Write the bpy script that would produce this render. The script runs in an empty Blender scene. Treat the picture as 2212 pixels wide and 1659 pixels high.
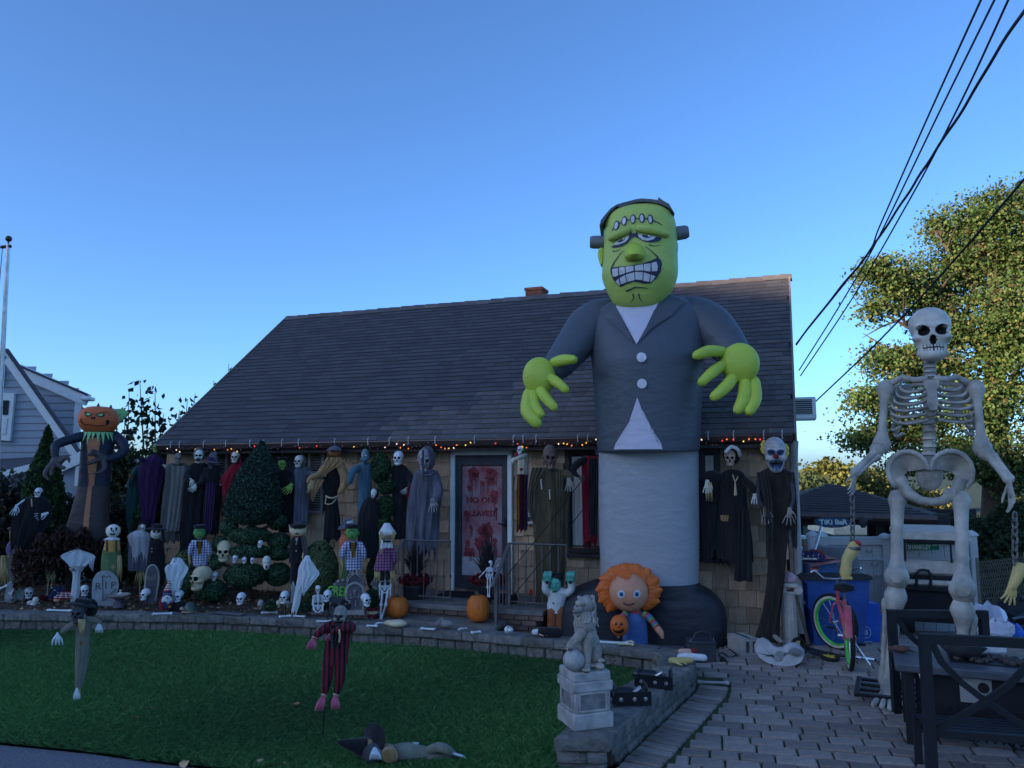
import bpy,bmesh,math,random
import numpy as np
from mathutils import Vector,Matrix,Euler
from mathutils. bvhtree import BVHTree
R=math. radians
PI=math. pi
sc=bpy. context. scene
COL=sc. collection
rnd=random. Random(11)
nrg=np. random. default_rng(5)
U=rnd. uniform
# ------- camera
F_,CX,CY=1661.,1106.,829.5
H_,PITCH,ROLL=2.3,.108,.003
cam=bpy. data. cameras. new('camera')
camo=bpy. data. objects. new('camera',cam)
COL. objects. link(camo)
cam. sensor_width=36
cam. lens=36*F_/2212
cam. clip_end=2000
camo. location=(0,0,H_)
camo. rotation_euler=(Matrix. Rotation(PI/2+PITCH,3,'X')@Matrix. Rotation(-ROLL,3,'Z')). to_euler()
sc. camera=camo
# ------- sky, sun, exposure
SUN_AZ,SUN_EL=R(238),R(13)
w=bpy. data. worlds. new('World')
sc. world=w
w. use_nodes=True
nt=w. node_tree
sky=nt. nodes. new('ShaderNodeTexSky')
sky. sky_type='NISHITA'
sky. sun_disc=False
sky. sun_elevation=SUN_EL
sky. sun_rotation=SUN_AZ
sky. air_density=1.0
sky. dust_density=8.
sky. ozone_density=5.6
sky. altitude=2500
nt. links. new(sky. outputs[0],nt. nodes['Background']. inputs[0])
nt. nodes['Background']. inputs[1]. default_value=.15
sl=bpy. data. lights. new('sun','SUN')
sl. energy=5.
sl. angle=R(.5)
sl. color=(1,.83,.6)
so=bpy. data. objects. new('sun',sl)
COL. objects. link(so)
sd=Vector((math. sin(SUN_AZ)*math. cos(SUN_EL),math. cos(SUN_AZ)*math. cos(SUN_EL),math. sin(SUN_EL)))
so. rotation_euler=sd. to_track_quat('Z','Y'). to_euler()
so. location=(-30,-20,20)
vs=sc. view_settings
vs. view_transform='Standard'
vs. look='None'
vs. gamma=1
vs. use_curve_mapping=False
vs. exposure=1.25
# ------- measuring helpers
def ray(vx,vy):
 X,Y=vx-CX,vy-CY
 a=X*math. cos(ROLL)-Y*math. sin(ROLL)
 b=X*math. sin(ROLL)+Y*math. cos(ROLL)
 f=Vector((0,math. cos(PITCH),math. sin(PITCH)))
 u=Vector((0,-math. sin(PITCH),math. cos(PITCH)))
 return Vector((a,0,0))+f*F_-u*b
CAMP=Vector((0,0,H_))
def A(vx,vy,y):
 d=ray(vx,vy)
 return CAMP+d*(y/d. y)
def G(vx,vy,z=0.):
 d=ray(vx,vy)
 return CAMP+d*((z-H_)/d. z)
PHI=.355
D0=Vector((-1.0,12.4,0))
UU=Vector((math. cos(PHI),-math. sin(PHI),0))
NN=Vector((math. sin(PHI),math. cos(PHI),0))
def W(vx,vy,off=0.):
 d=ray(vx,vy)
 return CAMP+d*((-off-NN. dot(CAMP-D0))/NN. dot(d))
def WS(vx,vy,off=0.):
 p=W(vx,vy,off)-D0
 return UU. dot(p),p. z
def mpp(p):
 return(p. y*math. cos(PITCH)+(p. z-H_)*math. sin(PITCH))/F_
# ------- materials
MATS={}
def mat(name,col,rough=.75,var=.22,scale=9.,bump=.15,metal=0.,rand=.0,spec=.35,stretch=(1,1,1),trans=0.,emit=None,col2=None,bscale=None,dist=.02,sheen=0.,world=False):
 if name in MATS:
  return MATS[name]
 warm=lambda q:tuple(min(.78,x*k)for x,k in zip(q,(1.45,1.32,1.2)))
 col=warm(col);col2=warm(col2)if col2 else None
 m=bpy. data. materials. new(name)
 m. use_nodes=True
 t=m. node_tree
 N,L=t. nodes,t. links
 b=N['Principled BSDF']
 b. inputs['Roughness']. default_value=rough
 b. inputs['Metallic']. default_value=metal
 b. inputs['Specular IOR Level']. default_value=spec
 tc=N. new('ShaderNodeTexCoord')
 mp=N. new('ShaderNodeMapping')
 mp. inputs['Scale']. default_value=stretch
 if world:
  ge=N. new('ShaderNodeNewGeometry')
  L. new(ge. outputs['Position'],mp. inputs[0])
 else:
  L. new(tc. outputs['Object'],mp. inputs[0])
 nz=N. new('ShaderNodeTexNoise')
 nz. inputs['Scale']. default_value=scale
 nz. inputs['Detail']. default_value=6
 nz. inputs['Roughness']. default_value=.62
 L. new(mp. outputs[0],nz. inputs[0])
 rp=N. new('ShaderNodeValToRGB')
 rp. color_ramp. elements[0]. position=.3
 rp. color_ramp. elements[1]. position=.7
 c2=col2 or tuple(min(1,c*(1+var))for c in col)
 rp. color_ramp. elements[0]. color=(*[c*(1-var)for c in col],1)
 rp. color_ramp. elements[1]. color=(*c2,1)
 L. new(nz. outputs[0],rp. inputs[0])
 out=rp. outputs[0]
 if rand:
  oi=N. new('ShaderNodeObjectInfo')
  mr=N. new('ShaderNodeMapRange')
  mr. inputs[3]. default_value=1-rand
  mr. inputs[4]. default_value=1+rand
  L. new(oi. outputs['Random'],mr. inputs[0])
  hs=N. new('ShaderNodeHueSaturation')
  L. new(mr. outputs[0],hs. inputs['Value'])
  L. new(out,hs. inputs['Color'])
  out=hs. outputs[0]
 L. new(out,b. inputs['Base Color'])
 if bump:
  n2=N. new('ShaderNodeTexNoise')
  n2. inputs['Scale']. default_value=bscale or scale*3
  n2. inputs['Detail']. default_value=5
  L. new(mp. outputs[0],n2. inputs[0])
  bp=N. new('ShaderNodeBump')
  bp. inputs['Strength']. default_value=bump
  bp. inputs['Distance']. default_value=dist
  L. new(n2. outputs[0],bp. inputs['Height'])
  L. new(bp. outputs[0],b. inputs['Normal'])
 if sheen:
  b. inputs['Sheen Weight']. default_value=sheen
 if emit:
  b. inputs['Emission Color']. default_value=(*emit[:3],1)
  b. inputs['Emission Strength']. default_value=emit[3]
 if trans:
  tr=N. new('ShaderNodeBsdfTranslucent')
  L. new(out,tr. inputs['Color'])
  mx=N. new('ShaderNodeMixShader')
  mx. inputs[0]. default_value=trans
  L. new(b. outputs[0],mx. inputs[1])
  L. new(tr. outputs[0],mx. inputs[2])
  L. new(mx. outputs[0],N['Material Output']. inputs[0])
 MATS[name]=m
 return m
def vc_mat(name,rough=.7,bump=.1,scale=30.,trans=0.,rand=.0):
 if name in MATS:
  return MATS[name]
 m=mat(name,(.5,.5,.5),rough=rough,bump=bump,scale=scale,trans=trans,var=.3,rand=rand)
 t=m. node_tree
 at=t. nodes. new('ShaderNodeAttribute')
 at. attribute_name='tint'
 mx=t. nodes. new('ShaderNodeMix')
 mx. data_type='RGBA'
 mx. blend_type='MULTIPLY'
 mx. inputs[0]. default_value=1
 src=next(n for n in t. nodes if n. type=='VALTORGB')
 src. color_ramp. elements[0]. color=(.75,.75,.75,1)
 src. color_ramp. elements[1]. color=(1.2,1.2,1.2,1)
 dst=[l. to_socket for l in t. links if l. from_node==src]
 t. links. new(src. outputs[0],mx. inputs[6])
 t. links. new(at. outputs['Color'],mx. inputs[7])
 for s in dst:
  t. links. new(mx. outputs[2],s)
 return m
# ------- objects
def setp(o,label=None,cat=None,group=None,kind=None):
 if label:o['label']=label
 if cat:o['category']=cat
 if group:o['group']=group
 if kind:o['kind']=kind
 return o
def thing(name,label,cat,loc=(0,0,0),rz=0.,group=None):
 o=bpy. data. objects. new(name,None)
 o. empty_display_size=.1
 COL. objects. link(o)
 o. location=loc
 o. rotation_euler=(0,0,rz)
 return setp(o,label,cat,group)
def link_mesh(name,me,parent=None,loc=(0,0,0),rot=(0,0,0),scale=(1,1,1)):
 o=bpy. data. objects. new(name,me)
 COL. objects. link(o)
 o. parent=parent
 o. location=loc
 o. rotation_euler=rot
 o. scale=(scale,)*3  if isinstance(scale,(int,float))else scale
 return o
def dup(root,loc=None,rz=None,scale=None,label=None):
 r=root. copy()
 COL. objects. link(r)
 if loc is not None:r. location=loc
 if rz is not None:r. rotation_euler=(0,0,rz)
 if scale is not None:r. scale=(scale,)*3
 if label:r['label']=label
 for c in root. children:
  k=c. copy()
  COL. objects. link(k)
  k. parent=r
  for g in c. children:
   q=g. copy()
   COL. objects. link(q)
   q. parent=k
 return r
def TR(x=0,y=0,z=0,rx=0,ry=0,rz=0,s=1):
 S=Matrix. Diagonal((*(s if isinstance(s,(tuple,list))else(s,s,s)),1))
 return Matrix. Translation((x,y,z))@Euler((rx,ry,rz)). to_matrix(). to_4x4()@S
def frame(d,up=Vector((0,0,1))):
 d=d. normalized()
 if abs(d. dot(up))>.98:up=Vector((0,1,0))
 a=d. cross(up). normalized()
 return a,a. cross(d). normalized()
class MB:
 def __init__(s,M=None):
  s. v,s. f,s. m=[],[],[]
  s. M=M or Matrix()
  s. mi=0
 def add(s,vs,fs,mi=None):
  b=len(s. v)
  M=s. M
  s. v+=[tuple(M@Vector(p))for p in vs]
  s. f+=[tuple(b+i for i in f)for f in fs]
  s. m+=[s. mi if mi is None else mi]*len(fs)
  return s
 def box(s,c,d,bv=0.,rot=None,taper=1.):
  h=[x/2  for x in d]
  Q=Euler(rot). to_matrix()if rot else None
  c=Vector(c)
  def T(p):
   p=Vector(p)
   if taper!=1.:
    k=1+(taper-1)*(p. z/h[2]+1)/2
    p. x*=k;p. y*=k
   return c+(Q@p if Q else p)
  if not bv:
   vs=[T((x*h[0],y*h[1],z*h[2]))for z in(-1,1)for y in(-1,1)for x in(-1,1)]
   return s. add(vs,[(0,2,3,1),(4,5,7,6),(0,1,5,4),(2,6,7,3),(0,4,6,2),(1,3,7,5)])
  bv=min(bv,min(h)*.9)
  vs,ix=[],{}
  for x in(-1,1):
   for y in(-1,1):
    for z in(-1,1):
     for a in range(3):
      p=[x*(h[0]-bv),y*(h[1]-bv),z*(h[2]-bv)]
      p[a]=(x,y,z)[a]*h[a]
      ix[x,y,z,a]=len(vs)
      vs. append(T(p))
  fs=[]
  for a in range(3):
   b,e=(a+1)%3,(a+2)%3
   for sg in(-1,1):
    q=[]
    for(p,r)in((-1,-1),(1,-1),(1,1),(-1,1)):
     k=[0,0,0];k[a]=sg;k[b]=p;k[e]=r
     q. append(ix[(*k,a)])
    fs. append(q)
   for p in(-1,1):
    for r in(-1,1):
     k=[0,0,0];k[b]=p;k[e]=r
     k1,k2=k[:],k[:]
     k1[a]=-1;k2[a]=1
     fs. append([ix[(*k1,b)],ix[(*k2,b)],ix[(*k2,e)],ix[(*k1,e)]])
  for x in(-1,1):
   for y in(-1,1):
    for z in(-1,1):
     fs. append([ix[x,y,z,a]for a in range(3)])
  return s. add(vs,fs)
 def loft(s,rings,caps=True,close=True,mi=None):
  n=len(rings[0])
  vs=[p for r in rings for p in r]
  fs=[]
  for i in range(len(rings)-1):
   for j in range(n if close else n-1):
    k=(j+1)%n
    fs. append((i*n+j,i*n+k,(i+1)*n+k,(i+1)*n+j))
  if caps:
   fs. append(tuple(range(n))[::-1])
   fs. append(tuple((len(rings)-1)*n+j for j in range(n)))
  return s. add(vs,fs,mi)
 def tube(s,pts,rad,n=8,caps=True,rnd_=False,flat=1.,mi=None):
  pts=[Vector(p)for p in pts]
  rad=[rad]*len(pts)if isinstance(rad,(int,float))else list(rad)
  if rnd_:
   d0=(pts[0]-pts[1]). normalized();d1=(pts[-1]-pts[-2]). normalized()
   r0,r1=rad[0],rad[-1]
   pts=[pts[0]+d0*r0*.95,pts[0]+d0*r0*.7]+pts+[pts[-1]+d1*r1*.7,pts[-1]+d1*r1*.95]
   rad=[r0*.3,r0*.72]+rad+[r1*.72,r1*.3]
  rings=[]
  a=None
  for i,p in enumerate(pts):
   d=(pts[min(i+1,len(pts)-1)]-pts[max(i-1,0)])
   if d. length<1e-9:d=Vector((0,0,1))
   d. normalize()
   if a is None:
    a,b=frame(d)
   else:
    a=(a-d*a. dot(d)). normalized()
    b=a. cross(d)*-1
   b=d. cross(a)
   rings. append([p+(a*math. cos(2*PI*k/n)+b*math. sin(2*PI*k/n)*flat)*rad[i]for k in range(n)])
  return s. loft(rings,caps,mi=mi)
 def lathe(s,prof,n=16,c=(0,0,0),fn=None,caps=True,sx=1.,sy=1.,mi=None):
  rings=[]
  for i,(r,z)in enumerate(prof):
   q=[]
   for k in range(n):
    t=2*PI*k/n
    rr,zz=(r,z)if fn is None else fn(t,i,r,z)
    q. append((c[0]+rr*math. cos(t)*sx,c[1]+rr*math. sin(t)*sy,c[2]+zz))
   rings. append(q)
  return s. loft(rings,caps,mi=mi)
 def ell(s,c,r,n=14,m=9,mi=None):
  r=(r,r,r)if isinstance(r,(int,float))else r
  prof=[(max(math. sin(PI*i/m),.02),-math. cos(PI*i/m))for i in range(m+1)]
  return s. loft([[(c[0]+p*math. cos(2*PI*k/n)*r[0],c[1]+p*math. sin(2*PI*k/n)*r[1],c[2]+z*r[2])for k in range(n)]for p,z in prof],mi=mi)
 def prism(s,pts,y0,y1,mi=None):
  n=len(pts)
  vs=[(x,y0,z)for x,z in pts]+[(x,y1,z)for x,z in pts]
  fs=[tuple(range(n)),tuple(range(2*n-1,n-1,-1))]+[(i,n+i,n+(i+1)%n,(i+1)%n)for i in range(n)]
  return s. add(vs,fs,mi)
 def mesh(s,name,mats,smooth=True,ang=42,fix=True):
  me=bpy. data. meshes. new(name)
  me. from_pydata(s. v,[],s. f)
  for q in(mats if isinstance(mats,(list,tuple))else[mats]):
   me. materials. append(q)
  if any(s. m):
   me. polygons. foreach_set('material_index',s. m)
  if fix and len(s. f)<30000:
   bm=bmesh. new();bm. from_mesh(me)
   bmesh. ops. recalc_face_normals(bm,faces=bm. faces)
   bm. to_mesh(me);bm. free()
  if smooth:
   me. polygons. foreach_set('use_smooth',[True]*len(me. polygons))
   if ang:me. set_sharp_from_angle(angle=R(ang))
  me. update()
  return me
 def build(s,name,mats,parent=None,smooth=True,ang=42,sub=0,**k):
  o=link_mesh(name,s. mesh(name,mats,smooth,ang),parent,**k)
  if sub:
   md=o. modifiers. new('sub','SUBSURF')
   md. levels=md. render_levels=sub
  return o
def np_mesh(name,V,Q,mats,parent=None,tint=None,mi=None,smooth=False):
 me=bpy. data. meshes. new(name)
 n,k=Q. shape
 me. vertices. add(len(V));me. vertices. foreach_set('co',np. ascontiguousarray(V,dtype=np. float32). ravel())
 me. loops. add(n*k);me. loops. foreach_set('vertex_index',np. ascontiguousarray(Q,dtype=np. int32). ravel())
 me. polygons. add(n);me. polygons. foreach_set('loop_start',np. arange(0,n*k,k,dtype=np. int32))
 for q in(mats if isinstance(mats,(list,tuple))else[mats]):
  me. materials. append(q)
 if mi is not None:me. polygons. foreach_set('material_index',np. asarray(mi,dtype=np. int32))
 if smooth:me. polygons. foreach_set('use_smooth',[True]*n)
 me. update(calc_edges=True)
 if tint is not None:
  at=me. attributes. new('tint','FLOAT_COLOR','FACE')
  c=np. ones((n,4),dtype=np. float32);c[:,:3]=tint
  at. data. foreach_set('color',c. ravel())
 return link_mesh(name,me,parent)
def leaves(P,size,aspect=1.6,droop=0.,nrm=None,jit=.5):
 n=len(P)
 a=nrg. normal(size=(n,3))
 if nrm is not None:a=np. cross(nrm,a)
 a[:,2]-=droop
 a/=np. linalg. norm(a,axis=1)[:,None]+1e-9
 b=nrg. normal(size=(n,3))
 if nrm is not None:b=nrm+jit*b
 b=np. cross(a,b)
 b/=np. linalg. norm(b,axis=1)[:,None]+1e-9
 s=(np. asarray(size)*nrg. uniform(.6,1.25,n))[:,None]
 c=np. cross(a,b)*s*.18
 V=np. stack([P-a*s*aspect/2,P+b*s/2+c,P+a*s*aspect/2,P-b*s/2+c],1). reshape(-1,3)
 return V,np. arange(4*n). reshape(-1,4)
def shell_pts(c,r,n,lo=.85,hi=1.05,zmin=-1.):
 d=nrg. normal(size=(n,3))
 d/=np. linalg. norm(d,axis=1)[:,None]
 if zmin>-1:d[:,2]=np. where(d[:,2]<zmin,-d[:,2],d[:,2])
 k=nrg. uniform(lo,hi,n)[:,None]
 return np. array(c)+d*k*np. array(r),d
def tints(n,cols,wts=None,var=.25):
 c=np. array(cols)[nrg. choice(len(cols),n,p=wts)]*np. array([1.4,1.32,1.15])
 return c*nrg. uniform(1-var,1+var,(n,1))
LEAF=vc_mat('leaf',rough=.6,bump=0,trans=.35)
NEEDLE=vc_mat('needle_foliage',rough=.8,bump=0,trans=.12)
def text_mesh(s,size,mats,depth=.004,align='CENTER',bold=0.):
 cu=bpy. data. curves. new('lettering','FONT')
 cu. body=s;cu. size=size;cu. extrude=depth;cu. align_x=align;cu. align_y='CENTER';cu. offset=bold;cu. resolution_u=2
 o=bpy. data. objects. new('lettering',cu)
 COL. objects. link(o)
 dg=bpy. context. evaluated_depsgraph_get()
 me=bpy. data. meshes. new_from_object(o. evaluated_get(dg))
 bpy. data. objects. remove(o)
 me. materials. clear();me. materials. append(mats)
 return me
def text(name,s,size,m,parent,loc,rot=(PI/2,0,0),depth=.004,bold=0.,sc_=(1,1,1),align='CENTER'):
 return link_mesh(name,text_mesh(s,size,m,depth,align,bold),parent,loc,rot,sc_)
def bvh_of(o):
 me=o. data
 Mx=o. matrix_basis
 return BVHTree. FromPolygons([Mx@v. co for v in me. vertices],[tuple(p. vertices)for p in me. polygons])
def decal(mb,bvh,pts,off=.004,step=.05,axis=Vector((0,1,0)),mi=None,conv=None):
 bm=bmesh. new()
 vs=[bm. verts. new((x,0,z))for x,z in pts]
 bm. faces. new(vs)
 bmesh. ops. triangulate(bm,faces=bm. faces[:])
 for _ in range(5):
  ed=[e for e in bm. edges if e. calc_length()>step]
  if not ed:break
  bmesh. ops. subdivide_edges(bm,edges=ed,cuts=1)
  bmesh. ops. triangulate(bm,faces=bm. faces[:])
 bm. verts. ensure_lookup_table()
 out=[]
 last=None
 for v in bm. verts:
  h=bvh. ray_cast(Vector((v. co. x,-20,v. co. z)),axis)
  y=h[0]. y if h[0]else None
  out. append([v. co. x,y,v. co. z])
 ys=[o[1]for o in out if o[1]is not None]
 if not ys:
  bm. free();return
 for o in out:
  if o[1]is None:o[1]=max(ys)
  o[1]-=off
 bm. verts. index_update()
 mb. add(out,[tuple(v. index for v in f. verts)for f in bm. faces],mi)
 bm. free()
def circ(x,z,rx,rz=None,n=18,a0=0.,a1=2*PI,rot=0.):
 rz=rx if rz is None else rz
 q=[]
 for i in range(n):
  t=a0+(a1-a0)*i/(n if abs(a1-a0-2*PI)<1e-6  else n-1)
  px,pz=rx*math. cos(t),rz*math. sin(t)
  q. append((x+px*math. cos(rot)-pz*math. sin(rot),z+px*math. sin(rot)+pz*math. cos(rot)))
 return q
def stroke(pts,w0,w1=None):
 w1=w0 if w1 is None else w1
 L_,R_=[],[]
 n=len(pts)
 for i,(x,z)in enumerate(pts):
  a=pts[max(i-1,0)];b=pts[min(i+1,n-1)]
  dx,dz=b[0]-a[0],b[1]-a[1]
  l=math. hypot(dx,dz)or 1
  w=(w0+(w1-w0)*i/(n-1))/2
  L_. append((x-dz/l*w,z+dx/l*w));R_. append((x+dz/l*w,z-dx/l*w))
 return L_+R_[::-1]
# ------- ground, lawn, road, driveway
def zd(y):
 return-.5*max(0,min(1,(y-10.1)/3.4))
SOIL=mat('soil',(.055,.042,.032),rough=1,scale=3,bump=.5,world=True)
GRASSM=mat('turf',(.012,.03,.014),rough=1,scale=2.2,var=.4,bump=.4,world=True)
def sheet(name,xs,ys,fz,m):
 V=[(x,y,fz(x,y))for y in ys for x in xs]
 n=len(xs)
 Fc=[(j*n+i,j*n+i+1,(j+1)*n+i+1,(j+1)*n+i)for j in range(len(ys)-1)for i in range(n-1)]
 me=bpy. data. meshes. new(name);me. from_pydata(V,[],Fc);me. materials. append(m)
 o=link_mesh(name,me)
 return setp(o,kind='structure')
sheet('ground',[-400,-60,-20,-9,0,9,20,60,400],[-300,-40,-5,0,4,9,10,11,12,13,14,15,17,20,40,100,600],lambda x,y:-.06-.6*max(0,min(1,(y-9)/5)),GRASSM)
sheet('road',[-30,-9,-4.47,3],[-6,0,5.6,6.0],lambda x,y:-.03  if y<6  else-.03,mat('asphalt',(.13,.13,.15),rough=.9,scale=60,var=.35,bump=.9,bscale=70,world=True,dist=.012))
bpy. data. objects. remove(bpy. data. objects['road'])
def poly_sheet(name,pts,z,m,thick=0.):
 mb=MB()
 n=len(pts)
 if thick:
  vs=[(x,y,z)for x,y in pts]+[(x,y,z-thick)for x,y in pts]
  mb. add(vs,[tuple(range(n)),tuple(range(2*n-1,n-1,-1))]+[(i,n+i,n+(i+1)%n,(i+1)%n)for i in range(n)])
 else:
  mb. add([(x,y,z)for x,y in pts],[tuple(range(n))])
 return setp(mb. build(name,m,smooth=False),kind='structure')
RE=[G(*p). xy for p in((-160,1588),(0,1606),(200,1626),(330,1645),(470,1661))]
dr=(RE[-1]-RE[-3]). normalized()
RE=RE+[RE[-1]+dr*1.2,RE[-1]+dr*6]
RE=[RE[0]+(RE[0]-RE[1])*8]+RE
poly_sheet('road',[(p. x,p. y)for p in RE]+[(RE[-1]. x,-8),(RE[0]. x,-8)],-.012,mat('asphalt',(.22,.22,.23),rough=.9,scale=45,var=.4,bump=1.,bscale=55,world=True,dist=.02))
ZT=.25
WL=[G(x,y,ZT). xy for x,y in((-160,1322),(0,1325),(250,1327.5),(480,1331),(640,1338),(790,1345))]
WR=[G(x,y,ZT). xy for x,y in((684,1348),(760,1352),(880,1358),(1000,1366.5),(1100,1375),(1200,1384),(1300,1393),(1372,1402),(1412,1409),(1430,1418),(1424,1432),(1395,1452),(1333,1487),(1262,1535),(1196,1592))]
WO=[G(x,y,ZT). xy for x,y in((1316,1594),(1340,1572),(1402,1521),(1455,1477),(1500,1439),(1505,1427),(1497,1414),(1470,1406))]
LAWN=mat('lawn_soil',(.03,.055,.022),rough=1,scale=5,var=.5,bump=.6,world=True)
lawn_pts=[(p. x,p. y+.02)for p in RE[:-1]]+[(0.75,5.3),(WR[-1]. x,5.2)]+[(p. x,p. y)for p in WR[::-1]]+[(WL[4]. x,WL[4]. y)]+[(p. x,p. y)for p in WL[:4][::-1]]+[(WL[0]. x-6,WL[0]. y+2),]
poly_sheet('lawn',lawn_pts,0,LAWN)
from mathutils. geometry import intersect_point_tri_2d
def in_poly(X,Y,P):
 ins=np. zeros(len(X),bool)
 j=len(P)-1
 for i in range(len(P)):
  xi,yi=P[i];xj,yj=P[j]
  c=((yi>Y)!=(yj>Y))&(X<(xj-xi)*(Y-yi)/(yj-yi+1e-12)+xi)
  ins^=c
  j=i
 return ins
def grass(n):
 x=nrg. uniform(-8.2,2.6,n*3);y=5.2+6.6*nrg. uniform(0,1,n*3)**1.35
 k=in_poly(x,y,lawn_pts)&(np. abs(x)<.72*y+.3)
 x,y=x[k][:n],y[k][:n]
 n=len(x)
 pn=np. sin(x*1.3+1)*np. cos(y*1.7)+np. sin(x*.6-y*.9)
 edge=np. min([np. hypot(x-p. x,y-p. y)for p in RE],axis=0)
 h=nrg. uniform(.03,.075,n)*(1+.12*pn)
 a=nrg. uniform(0,2*PI,n);wd=nrg. uniform(.002,.004,n)*np. clip(y/7,.8,1.5)
 dx,dy=np. cos(a)*wd,np. sin(a)*wd
 lx,ly=nrg. normal(0,.022,n),nrg. normal(0,.022,n)
 z0=np. zeros(n)-.005
 V=np. stack([np. stack([x-dx,y-dy,z0],1),np. stack([x+dx,y+dy,z0],1),np. stack([x+lx+dx*.5,y+ly+dy*.5,h*.62],1),np. stack([x+lx*2.1,y+ly*2.1,h],1)],1). reshape(-1,3)
 Q=np. arange(4*n). reshape(-1,4)
 base=np. array([[.1,.25,.07],[.12,.29,.075],[.08,.21,.07],[.2,.26,.1]])
 t=base[nrg. choice(4,n,p=[.4,.3,.25,.05])]*nrg. uniform(.7,1.3,(n,1))*(1+.16*pn[:,None])
 o=np_mesh('grass_blades',V,Q,vc_mat('grass_blade',rough=.55,bump=0,trans=.3),tint=t)
 setp(o,'short green lawn grass between the road and the stone wall','grass',kind='stuff')
grass(270000)
LF=[mat('dry_leaf_brown',(.22,.1,.05),rough=.8,rand=.35),mat('dry_leaf_tan',(.42,.27,.16),rough=.8,rand=.3)]
def leaf_mesh(k):
 q=[]
 for i in range(7):
  t=i/6;wv=math. sin(PI*(t**.7))*.36*(1+.25*((i+k)%2))
  q. append((t-.5,wv,.06*math. sin(3*t+k)))
 vs=q+[(x,-y,z+.12)for x,y,z in q]+[(t/6-.5,0,-.03)for t in range(7)]
 fs=[(i,i+1,15+i,14+i)for i in range(6)]+[(7+i,14+i,15+i,8+i)for i in range(6)]
 m=MB();m. add(vs,fs)
 return m. mesh('leaf',LF[k%2],fix=False)
leaf_me=[leaf_mesh(i)for i in range(4)]
for i,(vx,vy)in enumerate(((292,1550),(333,1528),(417,1625),(510,1628),(540,1635),(562,1645),(578,1655),(410,1637),(640,1521),(398,1652),(612,1650),(705,1655),(350,1620))):
 p=G(vx,vy,.045  if vy<1600  or vx>560  else .01)
 o=link_mesh('fallen_leaf',leaf_me[i%4],None,p,(U(-.4,.4),U(-.4,.4),U(0,6)),U(.06,.1))
 lb={0:'curled tan leaf on the grass, lower of two at the left',1:'small pale curled leaf on the grass, upper of two at the left',8:'leaf on the open grass right of the striped clown stake'}. get(i,'curled brown leaf fallen at the road edge of the lawn')
 setp(o,lb,'leaf','fallen leaves')
PAV=mat('paver_stone',(.2,.17,.155),rough=.85,scale=14,var=.2,bump=.25,rand=.3,dist=.003)
dw_pts=[(p. x,p. y)for p in WO[:-1]]+[(1.95,9.5),(2.25,10.2),(3.2,10.8),(3.95,10.55),(6.4,17),(12,17),(12,4.6),(1.2,4.6)]
sheet('driveway',list(np. linspace(.9,9,12)),list(np. linspace(4.4,17,40)),lambda x,y:zd(y)-.018,mat('joint_moss',(.04,.055,.02),rough=1,scale=9,var=.5,bump=.5,world=True))
dwo=bpy. data. objects['driveway']
pav_me=[]
for w_ in(.215,.255,.3,.1):
 pav_me. append(MB(). box((0,0,0),(w_,.162,.06),.011). mesh('paver',PAV))
wo=[Vector(p)for p in WO[:6]]+[Vector((p[0],p[1]))for p in dw_pts[7:11]]
def dpath(x,y,P):
 q=Vector((x,y));b=9
 for i in range(len(P)-1):
  d=P[i+1]-P[i];t=max(0,min(1,(q-P[i]). dot(d)/d. length_squared))
  b=min(b,(q-P[i]-d*t). length)
 return b
cand=[]
ca,sa=math. cos(-.25),math. sin(-.25)
yy=2.5
def outside(xx,yy):
 for dy in(-.085,0,.085):
  x,y=xx*ca-(yy+dy)*sa,xx*sa+(yy+dy)*ca
  if not in_poly(np. array([x]),np. array([y]),dw_pts)[0]or dpath(x,y,wo[:6])<.325  or dpath(x,y,wo[5:])<.02:return False
 return True
while yy<17.5:
 xx=-2.
 while xx<9  and not outside(xx,yy):xx+=.02
 xx+=.01
 first=True
 while xx<10:
  k=rnd. choice((0,1,1,2,3))if first else rnd. choice((0,1,1,2));first=False
  w_=(.215,.255,.3,.1)[k]
  px,py=xx+w_/2,yy
  cand. append((px*ca-py*sa,px*sa+py*ca,k))
  xx+=w_+.016
 yy+=.19
X=np. array([c[0]for c in cand]);Y=np. array([c[1]for c in cand])
ok=in_poly(X,Y,dw_pts)&(Y>4.9)&(Y<13.2)&(np. abs(X)<.69*Y+.2)
good=[(c,Vector((c[0],c[1])). length)for c,o_ in zip(cand,ok)if o_]
good. sort(key=lambda g:g[1])
sold=[]
sp=[wo[0]+(wo[0]-wo[1]). normalized()*1.6]+wo[:6]
def walk(P,step):
 out=[];carry=0.
 for i in range(len(P)-1):
  d=P[i+1]-P[i];L_=d. length
  t=carry
  while t<L_:
   out. append((P[i]+d*(t/L_),d. normalized()))
   t+=step
  carry=t-L_
 return out
oo=[]
for i,q in enumerate(sp):
 d=(sp[min(i+1,len(sp)-1)]-sp[max(i-1,0)]). normalized();oo. append(q+Vector((d. y,-d. x))*.165)
for q,d in walk(oo,.128):sold. append((q. x,q. y,math. atan2(-d. x,d. y)))
sold_me=MB(). box((0,0,0),(.3,.102,.06),.012). mesh('paver',PAV)
for x,y,a in sold:
 link_mesh('paver',sold_me,dwo,(x,y,zd(y)-.022+U(-.006,.006)),(U(-.012,.012),U(-.012,.012),a+U(-.03,.03)))
nleft=298-len(sold)
rest=MB()
for i,((x,y,k),d)in enumerate(good):
 tilt=(U(-.014,.014),U(-.014,.014),-.25+U(-.025,.025))
 if i<nleft:
  link_mesh('paver',pav_me[k],dwo,(x,y,zd(y)-.022+U(-.004,.004)),tilt)
 else:
  rest. M=TR(x,y,zd(y)-.022+U(-.004,.004),*tilt)
  rest. box((0,0,0),((.215,.255,.3,.1)[k],.162,.06),.011)
rest. M=Matrix()
setp(rest. build('paver',PAV,dwo),kind='stuff')
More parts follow.
